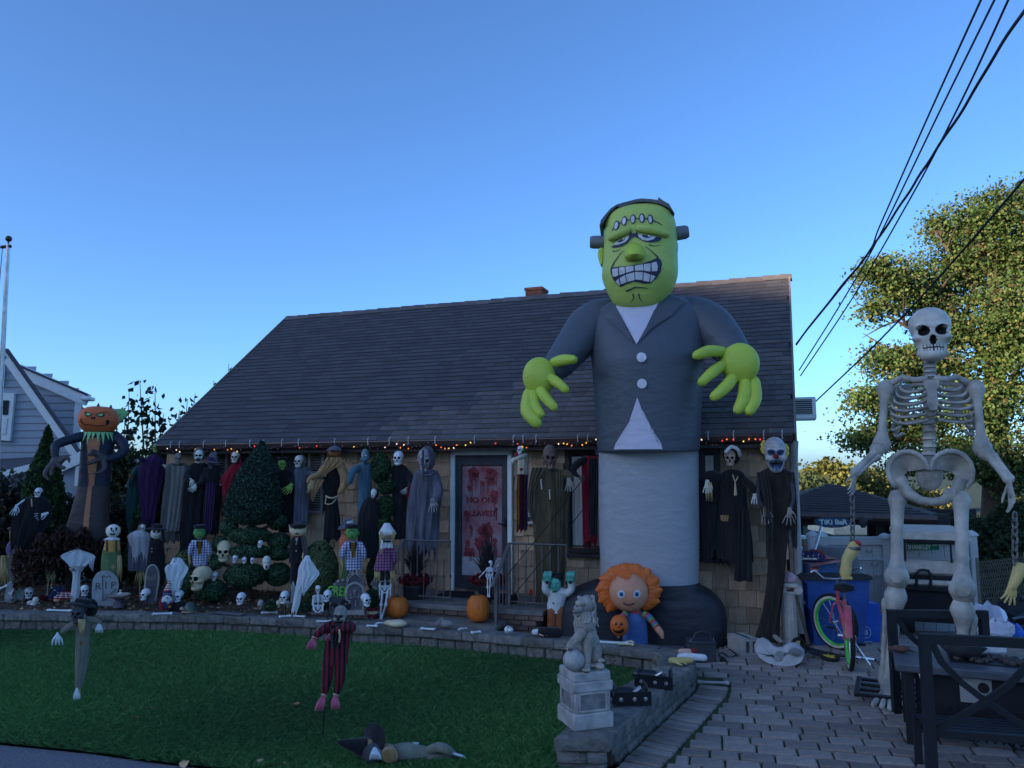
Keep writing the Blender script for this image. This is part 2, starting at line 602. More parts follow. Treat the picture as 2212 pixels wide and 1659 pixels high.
bed=[(p. x,p. y)for p in WL]+[(-1.6,10.7),(-1.2,12.2)]+[(W(340,1300). x,W(340,1300). y+.4),(WL[0]. x-1,WL[0]. y+3.4)]
poly_sheet('garden_bed',bed,.2,SOIL)
poly_sheet('path',[(p. x,p. y+.06)for p in WR[:11]]+[(1.98,9.52),(2.27,10.3),(3.2,10.9),(3.9,10.75),(-1.1,12.4),(-1.9,11.2)],.03,mat('worn_paving',(.12,.11,.11),rough=.95,scale=8,bump=.4,world=True))
n=5200
x=nrg. uniform(-8.5,-.6,n);y=nrg. uniform(10.1,15,n);k=in_poly(x,y,bed)
P=np. stack([x[k],y[k],nrg. uniform(.205,.25,k. sum())],1)
V,Q=leaves(P,.045,1.5,nrm=np. array([[0,0,1.]])*np. ones((len(P),1)),jit=.7)
o=np_mesh('leaf_litter',V,Q,vc_mat('litter',rough=.9,bump=0),tint=tints(len(P),[(.12,.06,.035),(.2,.11,.06),(.06,.04,.03),(.3,.2,.12)],var=.4))
setp(o,'brown leaf litter and mulch scattered over the garden bed','leaf litter',kind='stuff')
STONE=mat('wall_stone',(.12,.115,.11),rough=.95,scale=9,var=.4,bump=1.,rand=.25,dist=.03,col2=(.19,.185,.175))
MOSS=mat('mossy_stone',(.06,.062,.045),rough=.95,scale=4,var=.35,bump=1.,rand=.2,dist=.03,col2=(.075,.09,.04))
def stone_mesh(d,bv,seed,n=2):
 m=MB(). box((0,0,0),d,bv)
 r2=random. Random(seed)
 m. v=[(x+r2. uniform(-.006,.006),y+r2. uniform(-.009,.009),z+r2. uniform(-.004,.004))for x,y,z in m. v]
 return m. mesh('stone',STONE)
cap_me=[stone_mesh((.40,.30,.1),.012,i)for i in range(4)]
blk_me=[stone_mesh((.235,.22,.16),.016,9+i)for i in range(4)]
def wall(name,label,P,side,capw=1.):
 t=thing(name,label,'wall',(P[0]. x,P[0]. y,0))
 b=Vector((P[0]. x,P[0]. y,0))
 for i,(q,d)in enumerate(walk(P,.405)):
  nr=Vector((-d. y,d. x))*side
  c=q+nr*.14*capw+d*.2
  o=link_mesh('cap_stone',cap_me[i%4],t,Vector((c. x,c. y,ZT-.05))-b,(U(-.01,.01),U(-.01,.01),math. atan2(d. y,d. x)+U(-.01,.01)),(1,capw,1))
  if rnd. random()<.35:o. data=cap_me[0]
 for i,(q,d)in enumerate(walk(P,.24)):
  nr=Vector((-d. y,d. x))*side
  c=q+nr*(.16+U(-.008,.008))+d*.12
  link_mesh('stone',blk_me[i%4],t,Vector((c. x,c. y,.065))-b,(0,U(-.01,.01),math. atan2(d. y,d. x)+U(-.02,.02)),(1,1,1.06))
 return t
wall('garden_wall','low mossy stone wall along the front of the garden bed at left',WL,1)
wr=WR[:9]
wall('front_wall','low stone wall running from the striped clown to the giant inflatable',wr,1)
t=thing('curved_wall','curved stone wall end that carries the lion statue','wall',(1.6,8,0))
b=Vector((1.6,8,0))
inner=[Vector(p)for p in WR[8:]]
outer=[Vector(p)for p in WO[::-1]]
def along(P,t):
 L_=[(P[i+1]-P[i]). length for i in range(len(P)-1)]
 s=t*sum(L_)
 for i,l in enumerate(L_):
  if s<=l or i==len(L_)-1:
   return P[i]+(P[i+1]-P[i])*min(1,s/l)
  s-=l
NC=15
for i in range(NC):
 g=.006
 a0,a1=along(inner,i/NC),along(inner,(i+1)/NC)
 b0,b1=along(outer,i/NC),along(outer,(i+1)/NC)
 q=[a0,a1,b1,b0]
 cen=sum(q,Vector((0,0)))/4
 q=[cen+(p-cen)*(1-.02)for p in q]
 lo=[cen+(p-cen)*.985  for p in q]
 mb=MB(TR(*(-Vector((cen. x,cen. y,0)))))
 dz=U(-.004,.004)
 zs=((ZT-.1,1),(ZT-.015+dz,1),(ZT+dz,.93))
 mb. loft([[(cen. x+(p. x-cen. x)*k,cen. y+(p. y-cen. y)*k,z)for p in q]for z,k in zs])
 mb. build('cap_stone',STONE,t,ang=30,loc=Vector((cen. x,cen. y,0))-b)
for P,sd_ in((inner,1),(outer[:],-1)):
 for row in range(2):
  for i,(q,d)in enumerate(walk(P,.24)[:-1]):
   nr=Vector((-d. y,d. x))*sd_
   c=q+nr*.125+d*(.12+.06*row)
   link_mesh('stone',blk_me[(i+row)%4],t,Vector((c. x,c. y,.11-.085*(1-row)-.02))-b,(0,0,math. atan2(d. y,d. x)+U(-.02,.02)),(1,1,.52))
d=outer[-1]-inner[-1];c=(inner[-1]+outer[-1])/2+Vector((-d. y,d. x)). normalized()*.13
for row in range(2):link_mesh('stone',blk_me[row+1],t,Vector((c. x,c. y,.11-.085*(1-row)-.02))-b,(0,0,math. atan2(d. y,d. x)),(d. length*.9/.235,1,.52))
core=MB()
core. loft([[(p. x,p. y,z)for p in[q+(along(outer,.5)-q)*.12  for q in inner]+[q+(along(inner,.5)-q)*.12  for q in outer[::-1]]]for z in(-.02,ZT-.1)])
core. M=Matrix()
core. v=[(x-b. x,y-b. y,z)for x,y,z in core. v]
core. build('wall_core',SOIL,t,smooth=False)
# ------- the house
house=thing('house','brown shingled cape house with a steep dark roof behind the decorations','house',D0,-PHI)
SL_,_=WS(356,1100);SR_,_=WS(1703,1100)
zg=(W(345,962,.35). z+W(1703,935,.35). z)/2
EAVE=zg
ZTHR=W(975.6,1268). z
def hs(vx,vy,off=0.):
 s,z=WS(vx,vy,off)
 return s,z
WALLM=mat('wall_sheathing',(.06,.045,.035),rough=.9)
TRIMB=mat('dark_brown_trim',(.035,.03,.032),rough=.55,bump=.05)
WHITE=mat('white_paint',(.62,.62,.62),rough=.45,bump=.04,var=.06)
SHK=mat('cedar_shake',(.32,.235,.165),rough=.85,scale=4,var=.2,bump=.4,rand=.34,stretch=(7,1,.8),dist=.008)
DEPTH=7.2
mb=MB()
mb. box(((SL_+SR_)/2,DEPTH/2+.06,EAVE/2-.3),(SR_-SL_-.02,DEPTH,EAVE+.5))
mb. build('wall',WALLM,house,smooth=False)
wallo=thing('front_wall_face',None,None);wallo. parent=house
dl,_=hs(977,1100);dr_,_=hs(1110,1100)
w1a,_=hs(497,1050);w1b,_=hs(664,1050)
w2a,_=hs(1223,1080);w2b,_=hs(1558,1080)
zt1=W(590,975). z;zb1=W(600,1108). z
zt2=W(1240,972). z;zb2=W(1250,1193). z
ztd=W(1040,973). z
opens=[(dl,dr_,-1,ztd),(w1a-.38,w1b+.38,zb1-.02,zt1+.06),(w2a,w2b,zb2,zt2)]
rows=12
z0=-.05
EXP=(EAVE-.12-z0)/rows
pieces=[]
for r in range(rows):
 s=SL_+.02-U(0,.1)
 while s<SR_-.03:
  wd=U(.1,.25)
  a,b=max(s,SL_+.02),min(s+wd,SR_-.02)
  s+=wd+.006
  zb=z0+r*EXP
  cuts=[(a,b)]
  for(o0,o1,q0,q1)in opens:
   if zb+EXP*.9>q0 and zb+.02<q1:
    nc=[]
    for(c,d)in cuts:
     if d<=o0 or c>=o1:nc. append((c,d))
     else:
      if c<o0-.03:nc. append((c,o0-.004))
      if d>o1+.03:nc. append((o1+.004,d))
    cuts=nc
  for(c,d)in cuts:
   if d-c>.03:
    pieces. append((c,d,zb+U(-.018,.012)+(.0  if U(0,1)>.12  else-.03),zb+EXP+.06))
def shake(c,d,zb,zt):
 x=(d-c)/2
 h=zt-zb
 return[(-x,-.042,0),(x,-.042,0),(x,.0,0),(-x,.0,0),(-x,-.004,h),(x,-.004,h),(x,.004,h),(-x,.004,h)]
BF=[(0,1,2,3),(4,7,6,5),(0,4,5,1),(2,6,7,3),(1,5,6,2),(0,3,7,4)]
pieces. sort(key=lambda p:-(p[0]))
bulk=MB()
for i,(c,d,zb,zt)in enumerate(pieces):
 vis=i<300
 if vis:
  m=MB();m. add(shake(c,d,zb,zt),BF)
  m. build('wall_shingle',SHK,wallo,smooth=False,loc=((c+d)/2,0,zb))
 else:
  bulk. M=TR((c+d)/2,0,zb);bulk. add(shake(c,d,zb,zt),BF)
bulk. M=Matrix()
setp(bulk. build('wall_shingle',SHK,wallo,smooth=False),kind='stuff')
BRK=mat('dark_brick',(.11,.075,.062),rough=.9,scale=12,bump=.5,rand=.35,dist=.008)
mb=MB();mb. box(((SL_+SR_)/2,.08,-.3),(SR_-SL_,.1,.5));mb. build('foundation',mat('mortar',(.09,.085,.08),rough=1),house,smooth=False)
GLASS=mat('window_glass',(.03,.035,.045),rough=.06,spec=.6,bump=0,var=.05)
CURT=mat('curtain',(.55,.56,.58),rough=.9,scale=3,stretch=(14,1,.3),bump=.3)
def window(s0,s1,z0,z1,mull,curtain=True,fr=TRIMB):
 m=MB();cx,cz=(s0+s1)/2,(z0+z1)/2
 f=.07
 for x in(s0+f/2,s1-f/2):m. box((x,-.02,cz),(f,.09,z1-z0),.006)
 for z in(z0+f/2,z1-f/2):m. box((cx,-.021,z),(s1-s0,.085,f),.006)
 for x in mull:m. box((x,-.012,cz),(.075,.075,z1-z0-.1),.006)
 o=m. build('window',fr,house)
 g=MB();g. box((cx,.035,cz),(s1-s0-.1,.012,z1-z0-.1));g. build('pane',GLASS,o,smooth=False)
 if curtain:
  g=MB()
  for(a,b)in curtain:
   n=24
   g. add([(a+(b-a)*i/n,.024+.006*math. sin(i*1.9),z)for z in(z0+.1,z1-.1)for i in range(n+1)],[(i,i+1,n+2+i,n+1+i)for i in range(n)])
  g. build('curtain',CURT,o)
 g=MB();g. box((cx,-.07,z0-.035),(s1-s0+.1,.14,.05),.008);g. build('sill',fr,o)
 return o
window(w1a,w1b,zb1,zt1,[(w1a+w1b)/2],None)
mm1,_=hs(1268,1080);mm2,_=hs(1518,1080)
window(w2a,w2b,zb2,zt2,[mm1,mm2],[(w2a+.09,mm1-.05),(mm2+.05,w2b-.09),(mm1+.05,mm2-.05)])
SHUT=mat('grey_shutter',(.17,.165,.165),rough=.6,bump=.05)
for s0 in(w1a-.36,w1b+.03):
 m=MB();s1=s0+.33;cz=(zb1+zt1)/2
 for x in(s0+.03,s1-.03):m. box((x,-.045,cz),(.06,.03,zt1-zb1),.004)
 for z in(zb1+.03,cz,zt1-.03):m. box(((s0+s1)/2,-.044,z),(.33,.028,.06),.004)
 o=m. build('shutter',SHUT,house)
 k=0
 z=zb1+.085
 while z<zt1-.08:
  if abs(z-cz)>.05:
   g=MB();g. box(((s0+s1)/2,-.04,z),(.215,.03,.008),rot=(.6,0,0));g. build('slat',SHUT,o,smooth=False)
  z+=.042
dz1=ztd;dz0=ZTHR
door=MB()
fw=.075
for x in(dl+fw/2,dr_-fw/2):door. box((x,-.03,(dz0-.12+dz1)/2),(fw,.12,dz1-dz0+.12),.008)
door. box(((dl+dr_)/2,-.031,dz1-fw/2),(dr_-dl,.118,fw),.008)
do=door. build('door',WHITE,house)
a,b=dl+fw,dr_-fw
STD=mat('dark_storm_door',(.028,.032,.042),rough=.5,bump=.05)
m=MB();st=.105
for x in(a+st/2,b-st/2):m. box((x,-.035,(dz0+dz1-fw)/2),(st,.04,dz1-fw-dz0),.006)
for z,h in((dz0+.1,.2),(dz1-fw-.08,.16)):m. box(((a+b)/2,-.0345,z),(b-a-.2,.039,h),.006)
m. build('storm_door',STD,do)
PAPER=mat('painted_paper',(.27,.24,.28),rough=.6,scale=3.2,var=.2,bump=.4,stretch=(1.3,1,1.2),col2=(.2,.035,.05))
ga,gb,gz0,gz1=a+st,b-st,dz0+.2,dz1-fw-.16
m=MB();n=14
m. add([(ga+(gb-ga)*i/n,-.022+.004*math. sin(i*1.7+j*2.3),gz0+.28+(gz1-gz0-.28)*j/12)for j in range(13)for i in range(n+1)],[(j*(n+1)+i,j*(n+1)+i+1,(j+1)*(n+1)+i+1,(j+1)*(n+1)+i)for j in range(12)for i in range(n)])
m. build('door_paper',PAPER,do)
m=MB();m. box(((ga+gb)/2,.01,(gz0+gz1)/2),(gb-ga,.02,gz1-gz0));m. build('glass',GLASS,do,smooth=False)
m=MB();m. box(((ga+gb)/2,-.012,gz0+.14),(gb-ga,.02,.28));m. box(((ga+gb)/2,-.022,gz0+.16),((gb-ga)*.6,.012,.05),.004)
m. build('door_panel',mat('grey_door_paint',(.3,.3,.33),rough=.5,bump=.03),do)
BLOOD=mat('red_paint',(.15,.02,.03),rough=.5,scale=12,var=.5,bump=.1)
cxd=(ga+gb)/2
for s_,x,z,size in(('NO ONE',cxd,.68,.135),('LEAVES!',cxd,.56,.125)):
 text('lettering',s_,size,BLOOD,do,(x,-.032,gz0+(gz1-gz0)*z),bold=.002)
m=MB()
r2=random. Random(4)
def blot(x,z,r,n=16):
 return[(x+r*r2. uniform(.6,1.25)*math. cos(2*PI*i/n),z+r*r2. uniform(.6,1.25)*math. sin(2*PI*i/n))for i in range(n)]
hh=gz1-gz0
for fx,fz,r in((.6,.41,.17),(.3,.93,.13),(.72,.9,.14),(.22,.2,.12),(.45,.3,.12),(.8,.74,.09),(.12,.55,.07),(.58,.40,.09),(.66,.37,.07),(.25,.13,.07),(.2,.19,.05),(.15,.3,.045),(.3,.9,.09),(.75,.86,.08),(.5,.84,.05),(.2,.79,.06),(.85,.6,.04),(.82,.32,.05),(.22,.44,.04),(.55,.2,.06),(.42,.25,.04),(.1,.24,.03),(.7,.95,.07)):
 x,z=ga+(gb-ga)*fx,gz0+hh*fz
 m. prism([(min(max(p,ga+.01),gb-.01),min(max(q,gz0+.3),gz1-.01))for p,q in blot(x,z,r*.8)],-.031,-.029)
 for _ in range(4):
  dx=r2. uniform(-r,r)*.7;l=r2. uniform(.06,.25)
  m. prism([(x+dx-.006,z),(x+dx+.006,z),(x+dx+.003,max(gz0+.3,z-l)),(x+dx-.003,max(gz0+.3,z-l))],-.0305,-.0295)
m. build('paint_splash',BLOOD,do,smooth=False)
m=MB();m. tube([(b-.045,-.06,dz0+1.0),(b-.045,-.1,dz0+1.0),(b-.15,-.1,dz0+1.01)],.011);m. box((b-.045,-.058,dz0+1.0),(.035,.012,.2),.004)
m. build('door_handle',mat('dark_metal',(.04,.04,.045),rough=.35,metal=.8,bump=0),do)
zp=G(1099,1313,0);
s,z=hs(1148.5,1121)
m=MB();m. box((s,-.09,z),(.16,.1,.16),.02);m. box((s,-.1,z+.085),(.18,.13,.03),.012);m. build('mailbox',WHITE,house)
s,z=hs(1150,1120)
m=MB();m. lathe([(.035,0),(.035,.008)],14);m. v=[(s+x,-.142-zz,z+y)for x,y,zz in m. v];m. build('mailbox_emblem',TRIMB,house)
RD=3.35
RZ=W(1706,597,-RD). z
slope=(RZ-EAVE)/(RD+.35)
SID=mat('white_siding',(.5,.51,.52),rough=.5,bump=.05,rand=.06)
nrow=34;hs_=.155
for i in range(nrow):
 z=-.05+i*hs_
 y0,y1=.02,DEPTH
 if z>EAVE-.1:
  y0=(z-EAVE)/slope-.3
  y1=2*RD-y0
 if y1-y0<.3:break
 m=MB()
 m. add([(0,y0,0),(0,y1,0),(0,y1,hs_+.01),(0,y0+(.16  if z>EAVE-.1  else 0),hs_+.01),(.028,y0,0),(.028,y1,0)],[(4,5,2,3),(0,4,3),(1,2,5),(0,1,5,4)])
 m. build('siding_board',SID,house,smooth=False,loc=(SR_,0,z))
m=MB();m. add([(SR_-.01,.05,EAVE-.2),(SR_-.01,2*RD,EAVE-.2),(SR_-.01,RD,RZ-.12)],[(0,1,2)]);m. add([(SL_+.01,.05,EAVE-.2),(SL_+.01,2*RD,EAVE-.2),(SL_+.01,RD,RZ-.12)],[(0,1,2)])
m. build('gable_wall',WALLM,house,smooth=False)
ALU=mat('grey_aluminium',(.33,.34,.36),rough=.45,bump=.05,metal=.1)
m=MB();m. box((SR_+.035,-.005,EAVE/2-.2),(.09,.07,EAVE+.35),.008);m. build('corner_board',SHUT,house)
m=MB()
m. tube([(SR_+.12,-.3,EAVE-.1),(SR_+.11,-.26,EAVE-.2),(SR_+.1,-.09,EAVE-.38),(SR_+.1,-.08,.35),(SR_+.12,-.12,.1)],.05,10)
for z in(2.2,1.2,.5):m. box((SR_+.1,-.06,z),(.13,.08,.04),.005)
m. build('downspout',ALU,house)
m=MB();m. box((SR_+.05,.35,DEPTH*.0+.9),(.1,.3,.5),.02);m. build('meter_box',ALU,house)
RL0,_=(0,0)
rA=(W(334,950,.35)-D0). dot(UU);rB=SR_+.12
ridL=(W(622,683,-RD)-D0). dot(UU)
rA=(rA+ridL)/2
RF=mat('roof_felt',(.03,.03,.034),rough=1)
TAB=mat('asphalt_shingle',(.098,.09,.095),rough=.95,scale=3,var=.3,bump=.6,bscale=90,rand=.2,dist=.004,col2=(.13,.118,.12))
TAB2=vc_mat('asphalt_shingle_field',rough=.95,bump=.6,scale=60)
ang=math. atan(slope)
SLEN=math. hypot(RD+.35,RZ-EAVE)
roof=thing('roof',None,None);roof. parent=house
m=MB(TR(0,-.35,EAVE,ang,0,0))
m. box(((rA+rB)/2,SLEN/2,-.06),(rB-rA,SLEN,.1))
m. M=TR(0,2*RD+.35,EAVE,PI-ang,0,0)
m. box(((rA+rB)/2,SLEN/2,.06),(rB-rA,SLEN,.1))
m. build('roof_deck',RF,roof,smooth=False)
NR=36
ex=SLEN/NR
tabs=[]
for r in range(NR):
 s=rA-U(0,.3)
 while s<rB:
  wd=U(.17,.36)
  a,b=max(s,rA),min(s+wd,rB)
  s+=wd+.004
  if b-a>.04:tabs. append((a,b,r,U(0,1)))
Rm=TR(0,-.35,EAVE,ang,0,0)
def key(t):
 p=Matrix. Translation(D0)@Matrix. Rotation(-PHI,4,'Z')@Rm@Vector((t[0],t[2]*ex,0))
 return(p-CAMP). length-3*(t[1]-t[0])
tabs. sort(key=key)
big=MB(Rm);tc_=[]
for i,(a,b,r,c)in enumerate(tabs):
 th=.012+.006*c
 pts=[(a,r*ex-.004,.002),(b,r*ex-.004,.002),(b,(r+1)*ex+.02,.002),(a,(r+1)*ex+.02,.002),(a,r*ex-.004,.006+th),(b,r*ex-.004,.006+th),(b,(r+1)*ex+.02,.005),(a,(r+1)*ex+.02,.005)]
 if i<300:
  cx=(a+b)/2
  mm=MB();mm. add([(x-cx,y-r*ex,z)for x,y,z in pts],BF)
  o=mm. build('roof_shingle',TAB,roof,smooth=False)
  o. matrix_local=Rm@TR(cx,r*ex,0)
 else:
  big. add(pts,BF);tc_. append(c)
big. M=Matrix()
me=big. mesh('roof_shingle',TAB2,smooth=False,fix=True)
at=me. attributes. new('tint','FLOAT_COLOR','FACE')
cc=np. ones((len(big. f),4),np. float32)
tcv=np. repeat(np. array(tc_),6)[:,None]
cc[:,:3]=np. array([[.1,.09,.096]])*(.82+.36*tcv)
at. data. foreach_set('color',cc. ravel())
setp(link_mesh('roof_shingle',me,roof),kind='stuff')
x=rA
while x<rB-.05:
 m=MB();l=min(.3,rB-x)
 m. add([(0,-.12,-.12*slope+.03),(l+.06,-.12,-.12*slope+.02),(l+.06,0,.035),(0,0,.05),(l+.06,.12,-.12*slope+.02),(0,.12,-.12*slope+.03)],[(0,1,2,3),(3,2,4,5)])
 m. build('ridge_cap',TAB,roof,smooth=False,loc=(x,RD,RZ+U(0,.012)))
 x+=.3
m=MB(Rm);m. box((rB+.015,SLEN/2,-.05),(.03,SLEN+.02,.16));m. box((rA-.015,SLEN/2,-.05),(.03,SLEN+.02,.16))
m. M=Matrix();m. build('rake_board',mat('weathered_trim',(.16,.15,.14),rough=.7),roof,smooth=False)
p=W(1159,640,-RD-.6)-D0
m=MB();cs=p. dot(UU)
m. box((cs,RD+.6,RZ-.1),(.36,.4,.8));m. box((cs,RD+.6,RZ+.29),(.4,.44,.06))
m. build('chimney',mat('red_chimney_brick',(.18,.07,.05),rough=.9,bump=.4),roof,smooth=False)
m=MB()
gp=[(0,0),(0,-.11),(-.02,-.12),(-.1,-.1),(-.125,-.02),(-.12,0),(-.11,-.01),(-.09,-.09),(-.02,-.1),(-.012,-.01)]
m. loft([[(s,-.33+y,EAVE+z)for y,z in gp]for s in(rA+.1,rB-.02)])
m. build('gutter',mat('brown_gutter',(.045,.028,.026),rough=.4,spec=.5,bump=.03),house,ang=25)
m=MB();m. box(((rA+rB)/2,-.16,EAVE-.16),(rB-rA-.2,.33,.03));m. box(((rA+rB)/2,-.315,EAVE-.09),(rB-rA-.2,.025,.17));m. build('soffit',TRIMB,house,smooth=False)
p=A(1730,884,12.6)
ac=thing('air_conditioner','white window air conditioner sticking out of the house gable','air conditioner',p,-PHI)
m=MB();m. box((.02,0,0),(.42,.5,.36),.02);m. build('casing',WHITE,ac)
m=MB()
m. box((0,-.252,.02),(.34,.01,.24));m. build('grille_opening',TRIMB,ac,smooth=False)
for i in range(7):
 m=MB();m. box((0,-.262,-.08+i*.034),(.33,.008,.006));m. build('grille_bar',WHITE,ac,smooth=False)
porch=thing('porch','brick porch with two stone steps before the front door','porch',D0,-PHI)
BLUE=mat('bluestone',(.13,.125,.12),rough=.8,scale=6,bump=.4,var=.3)
sA,_=hs(860,1300,1.2);sB,_=hs(1240,1300,1.0);sP,_=hs(1098,1313,1.2)
Z1,Z2=.375,.215
def slab(nm,s0,s1,y0,y1,zt,h,m_):
 m=MB();m. box(((s0+s1)/2,(y0+y1)/2,zt-h/2),(s1-s0,y1-y0,h),.012);return m. build(nm,m_,porch)
sE,_=hs(1236,1300,.7)
slab('porch_slab',sA-.1,sP+.5,-1.22,-.03,Z1,.07,BLUE)
slab('step_tread',sA-1.3,sP-.02,-1.62,-1.18,Z2,.06,BLUE)
m=MB();m. box(((sA+sP+.4)/2,-.62,.14),(sP+.4-sA,1.12,.33));m. box(((sA+sP-.1)/2,-1.38,.06),(sP-sA-.1,.36,.19));m. build('porch_core',mat('mortar',(.09,.085,.08)),porch,smooth=False)
bme=MB(). box((0,0,0),(.2,.05,.06),.006). mesh('brick',BRK)
for r in range(5):
 z=.275-r*.069
 s=sA-.1+(.105  if r%2  else 0)
 while s<sP+.38:
  link_mesh('brick',bme,porch,(s+.1,-1.185  if r<5  else 0,z));s+=.21
 y=-1.1+(.1  if r%2  else 0)
 while y<-.1:
  link_mesh('brick',bme,porch,(sP+.405,y,z),(0,0,PI/2));y+=.21
for r in range(2):
 z=.12-r*.069
 s=sA-1.2+(.105  if r%2  else 0)
 while s<sP-.15:
  link_mesh('brick',bme,porch,(s+.1,-1.56,z));s+=.21
for i in range(4):link_mesh('brick',bme,porch,(dl+.2+i*.22,-.06,ZTHR-.035),(0,0,0),(1.05,1.6,1.2))
m=MB();m. box(((dl+dr_)/2-.05,-.35,Z1+.012),(.95,.45,.018),.004)
dm=m. build('door_mat',mat('black_rubber',(.012,.012,.014),rough=.8,scale=60,bump=.5));dm. location=D0;dm. rotation_euler=(0,0,-PHI)
setp(dm,'flat black mat lying before the front door','door mat')
IRON=mat('grey_brown_iron',(.1,.092,.092),rough=.55,bump=.1)
def railing(label,s0,y0,y1,run,zr,flip,side=None):
 t=thing('railing',label,'railing',D0,-PHI)
 x=s0
 lo=(x,y0-run,Z2+.62);hi=(x,y0,Z1+zr)
 m=MB();m. box((x,y0-run,Z2+.3),(.045,.045,.64),.004);m. build('post',IRON,t)
 m=MB();m. box((x,y0,Z1+zr/2),(.04,.04,zr),.004);m. build('post',IRON,t)
 m=MB();m. tube([(x,y0-run-.14,lo[2]-.1),(x,y0-run-.06,lo[2]+.0),lo,hi,(x,y1,Z1+zr)],.028,8,flat=.6)
 m. build('handrail',IRON,t)
 n=int((y1-y0)/.1)
 for i in range(1,n+1):
  m=MB();y=y0+(y1-y0)*i/n
  m. tube([(x,y,Z1+.06),(x,y,Z1+zr)],.009,6);m. ell((x,y,Z1+zr*.42),(.02,.02,.03),8,6);m. build('baluster',IRON,t)
 m=MB();m. tube([(x,y0,Z1+.06),(x,y1,Z1+.06)],.012,6);m. build('bottom_rail',IRON,t)
 for i in range(1,4):
  m=MB();k=i/4
  m. tube([(x,y0-run*(1-k),Z2+.1+.1*k),(x,y0-run*(1-k),lo[2]+(hi[2]-lo[2])*k)],.009,6);m. build('baluster',IRON,t)
 if side:
  m=MB();m. tube([(x,y1,Z1+zr),(x+side,y1,Z1+zr)],.022,8,flat=.6);m. tube([(x,y1,Z1+.06),(x+side,y1,Z1+.06)],.012,6);m. build('side_rail',IRON,t)
  for i in range(1,8):
   m=MB();xx=x+side*i/7
   m. tube([(xx,y1,Z1+.0),(xx,y1,Z1+zr)],.009,6);m. ell((xx,y1,Z1+zr*.42),(.02,.02,.03),8,6);m. build('baluster',IRON,t)
 return t
sR1,_=hs(1096,1200,1.05);sL1,_=hs(868,1200,1.05)
railing('grey iron railing at the right of the porch steps with the small skeleton',sP-.06,-1.0,-.95,.5,.86,1,.82)
railing('grey iron railing at the left of the porch steps behind the bonnet doll',sA-.04,-1.0,-.95,.5,.86,1,.75)
sl_t=thing('string_lights','string of small coloured party lights clipped along the brown gutter','string lights',D0,-PHI)
pts=[];n=150
for i in range(n+1):
 s=rA+.25+(rB-rA-.4)*i/n
 pts. append((s,-.47,EAVE-.035-.05*abs(math. sin(i*.33))-U(0,.012)))
m=MB();m. tube(pts,.005,5);m. build('cord',mat('dark_cord',(.015,.015,.018),rough=.6),sl_t)
BC=[('red',(1,.06,.04)),('amber',(1,.45,.06)),('orange',(1,.2,.04)),('white',(1,.8,.55)),('yellow',(1,.65,.1)),('purple',(.5,.15,.6))]
bmats=[mat('bulb_'+n_,c,rough=.3,bump=0,emit=(*c,.5  if i!=5  else .6))for i,(n_,c)in enumerate(BC)]
off_b=mat('bulb_unlit',(.25,.12,.12),rough=.2,bump=0,spec=.6)
bml=[]
for mt in bmats+[off_b]:
 m=MB();m. ell((0,0,-.012),(.0095,.0095,.014),8,6);bml. append(m. mesh('bulb',mt))
for i in range(2,n,1):
 if rnd. random()<.2:continue
 x,y,z=pts[i]
 lit=rnd. random()<(.62  if i>n*.45  else .28)
 link_mesh('bulb',bml[rnd. randrange(5)if lit else 6],sl_t,(x,y-.01,z+U(-.045,.02)),(U(-1,1),U(-1,1),0))
CLIP=mat('clear_clip',(.5,.52,.55),rough=.3,bump=0)
m=MB();m. tube([(0,0,0),(0,-.012,.05),(0,0,.1),(.012,.012,.115),(0,.02,.1)],.008,6);m. tube([(0,0,0),(.012,-.01,-.03),(0,0,-.045),(-.012,0,-.03)],.007,6)
cme=m. mesh('clip',CLIP)
for vx in(369,388,440,488,540,569,609,645,723,795,841,882,940,1025,1109,1130,1158,1248,1270,1530,1585,1650,1690):
 s,z=hs(vx,955,.47)
 link_mesh('clip',cme,sl_t,(s,-.475,EAVE-.035),scale=.72)
# ------- added hill, unseen behind the viewer, shaped to keep the near yard in shade
sh=Vector((sd. x,sd. y,0)). normalized();sq=Vector((.53,-.848,0))
V,Q=[],[]
nq,na=41,9
for i in range(nq):
 for j in range(na):
  q=-75+150*i/(nq-1);k=j/(na-1)
  p=sh*(80+60*k)+sq*q
  V. append((p. x,p. y,-1.2+(33.2+.3*math. sin(i*1.3)+.2*math. sin(i*3.1))*min(1,k*3.2)*(1  if k<.6  else 1-(k-.6)*1.8)))
for i in range(nq-1):
 for j in range(na-1):Q. append((i*na+j,i*na+j+1,(i+1)*na+j+1,(i+1)*na+j))
m=MB();m. add(V,Q);setp(m. build('added_shade_hill',mat('shade_hill_green',(.03,.05,.025),rough=1,scale=.2,var=.4,world=True),ang=0),kind='structure')
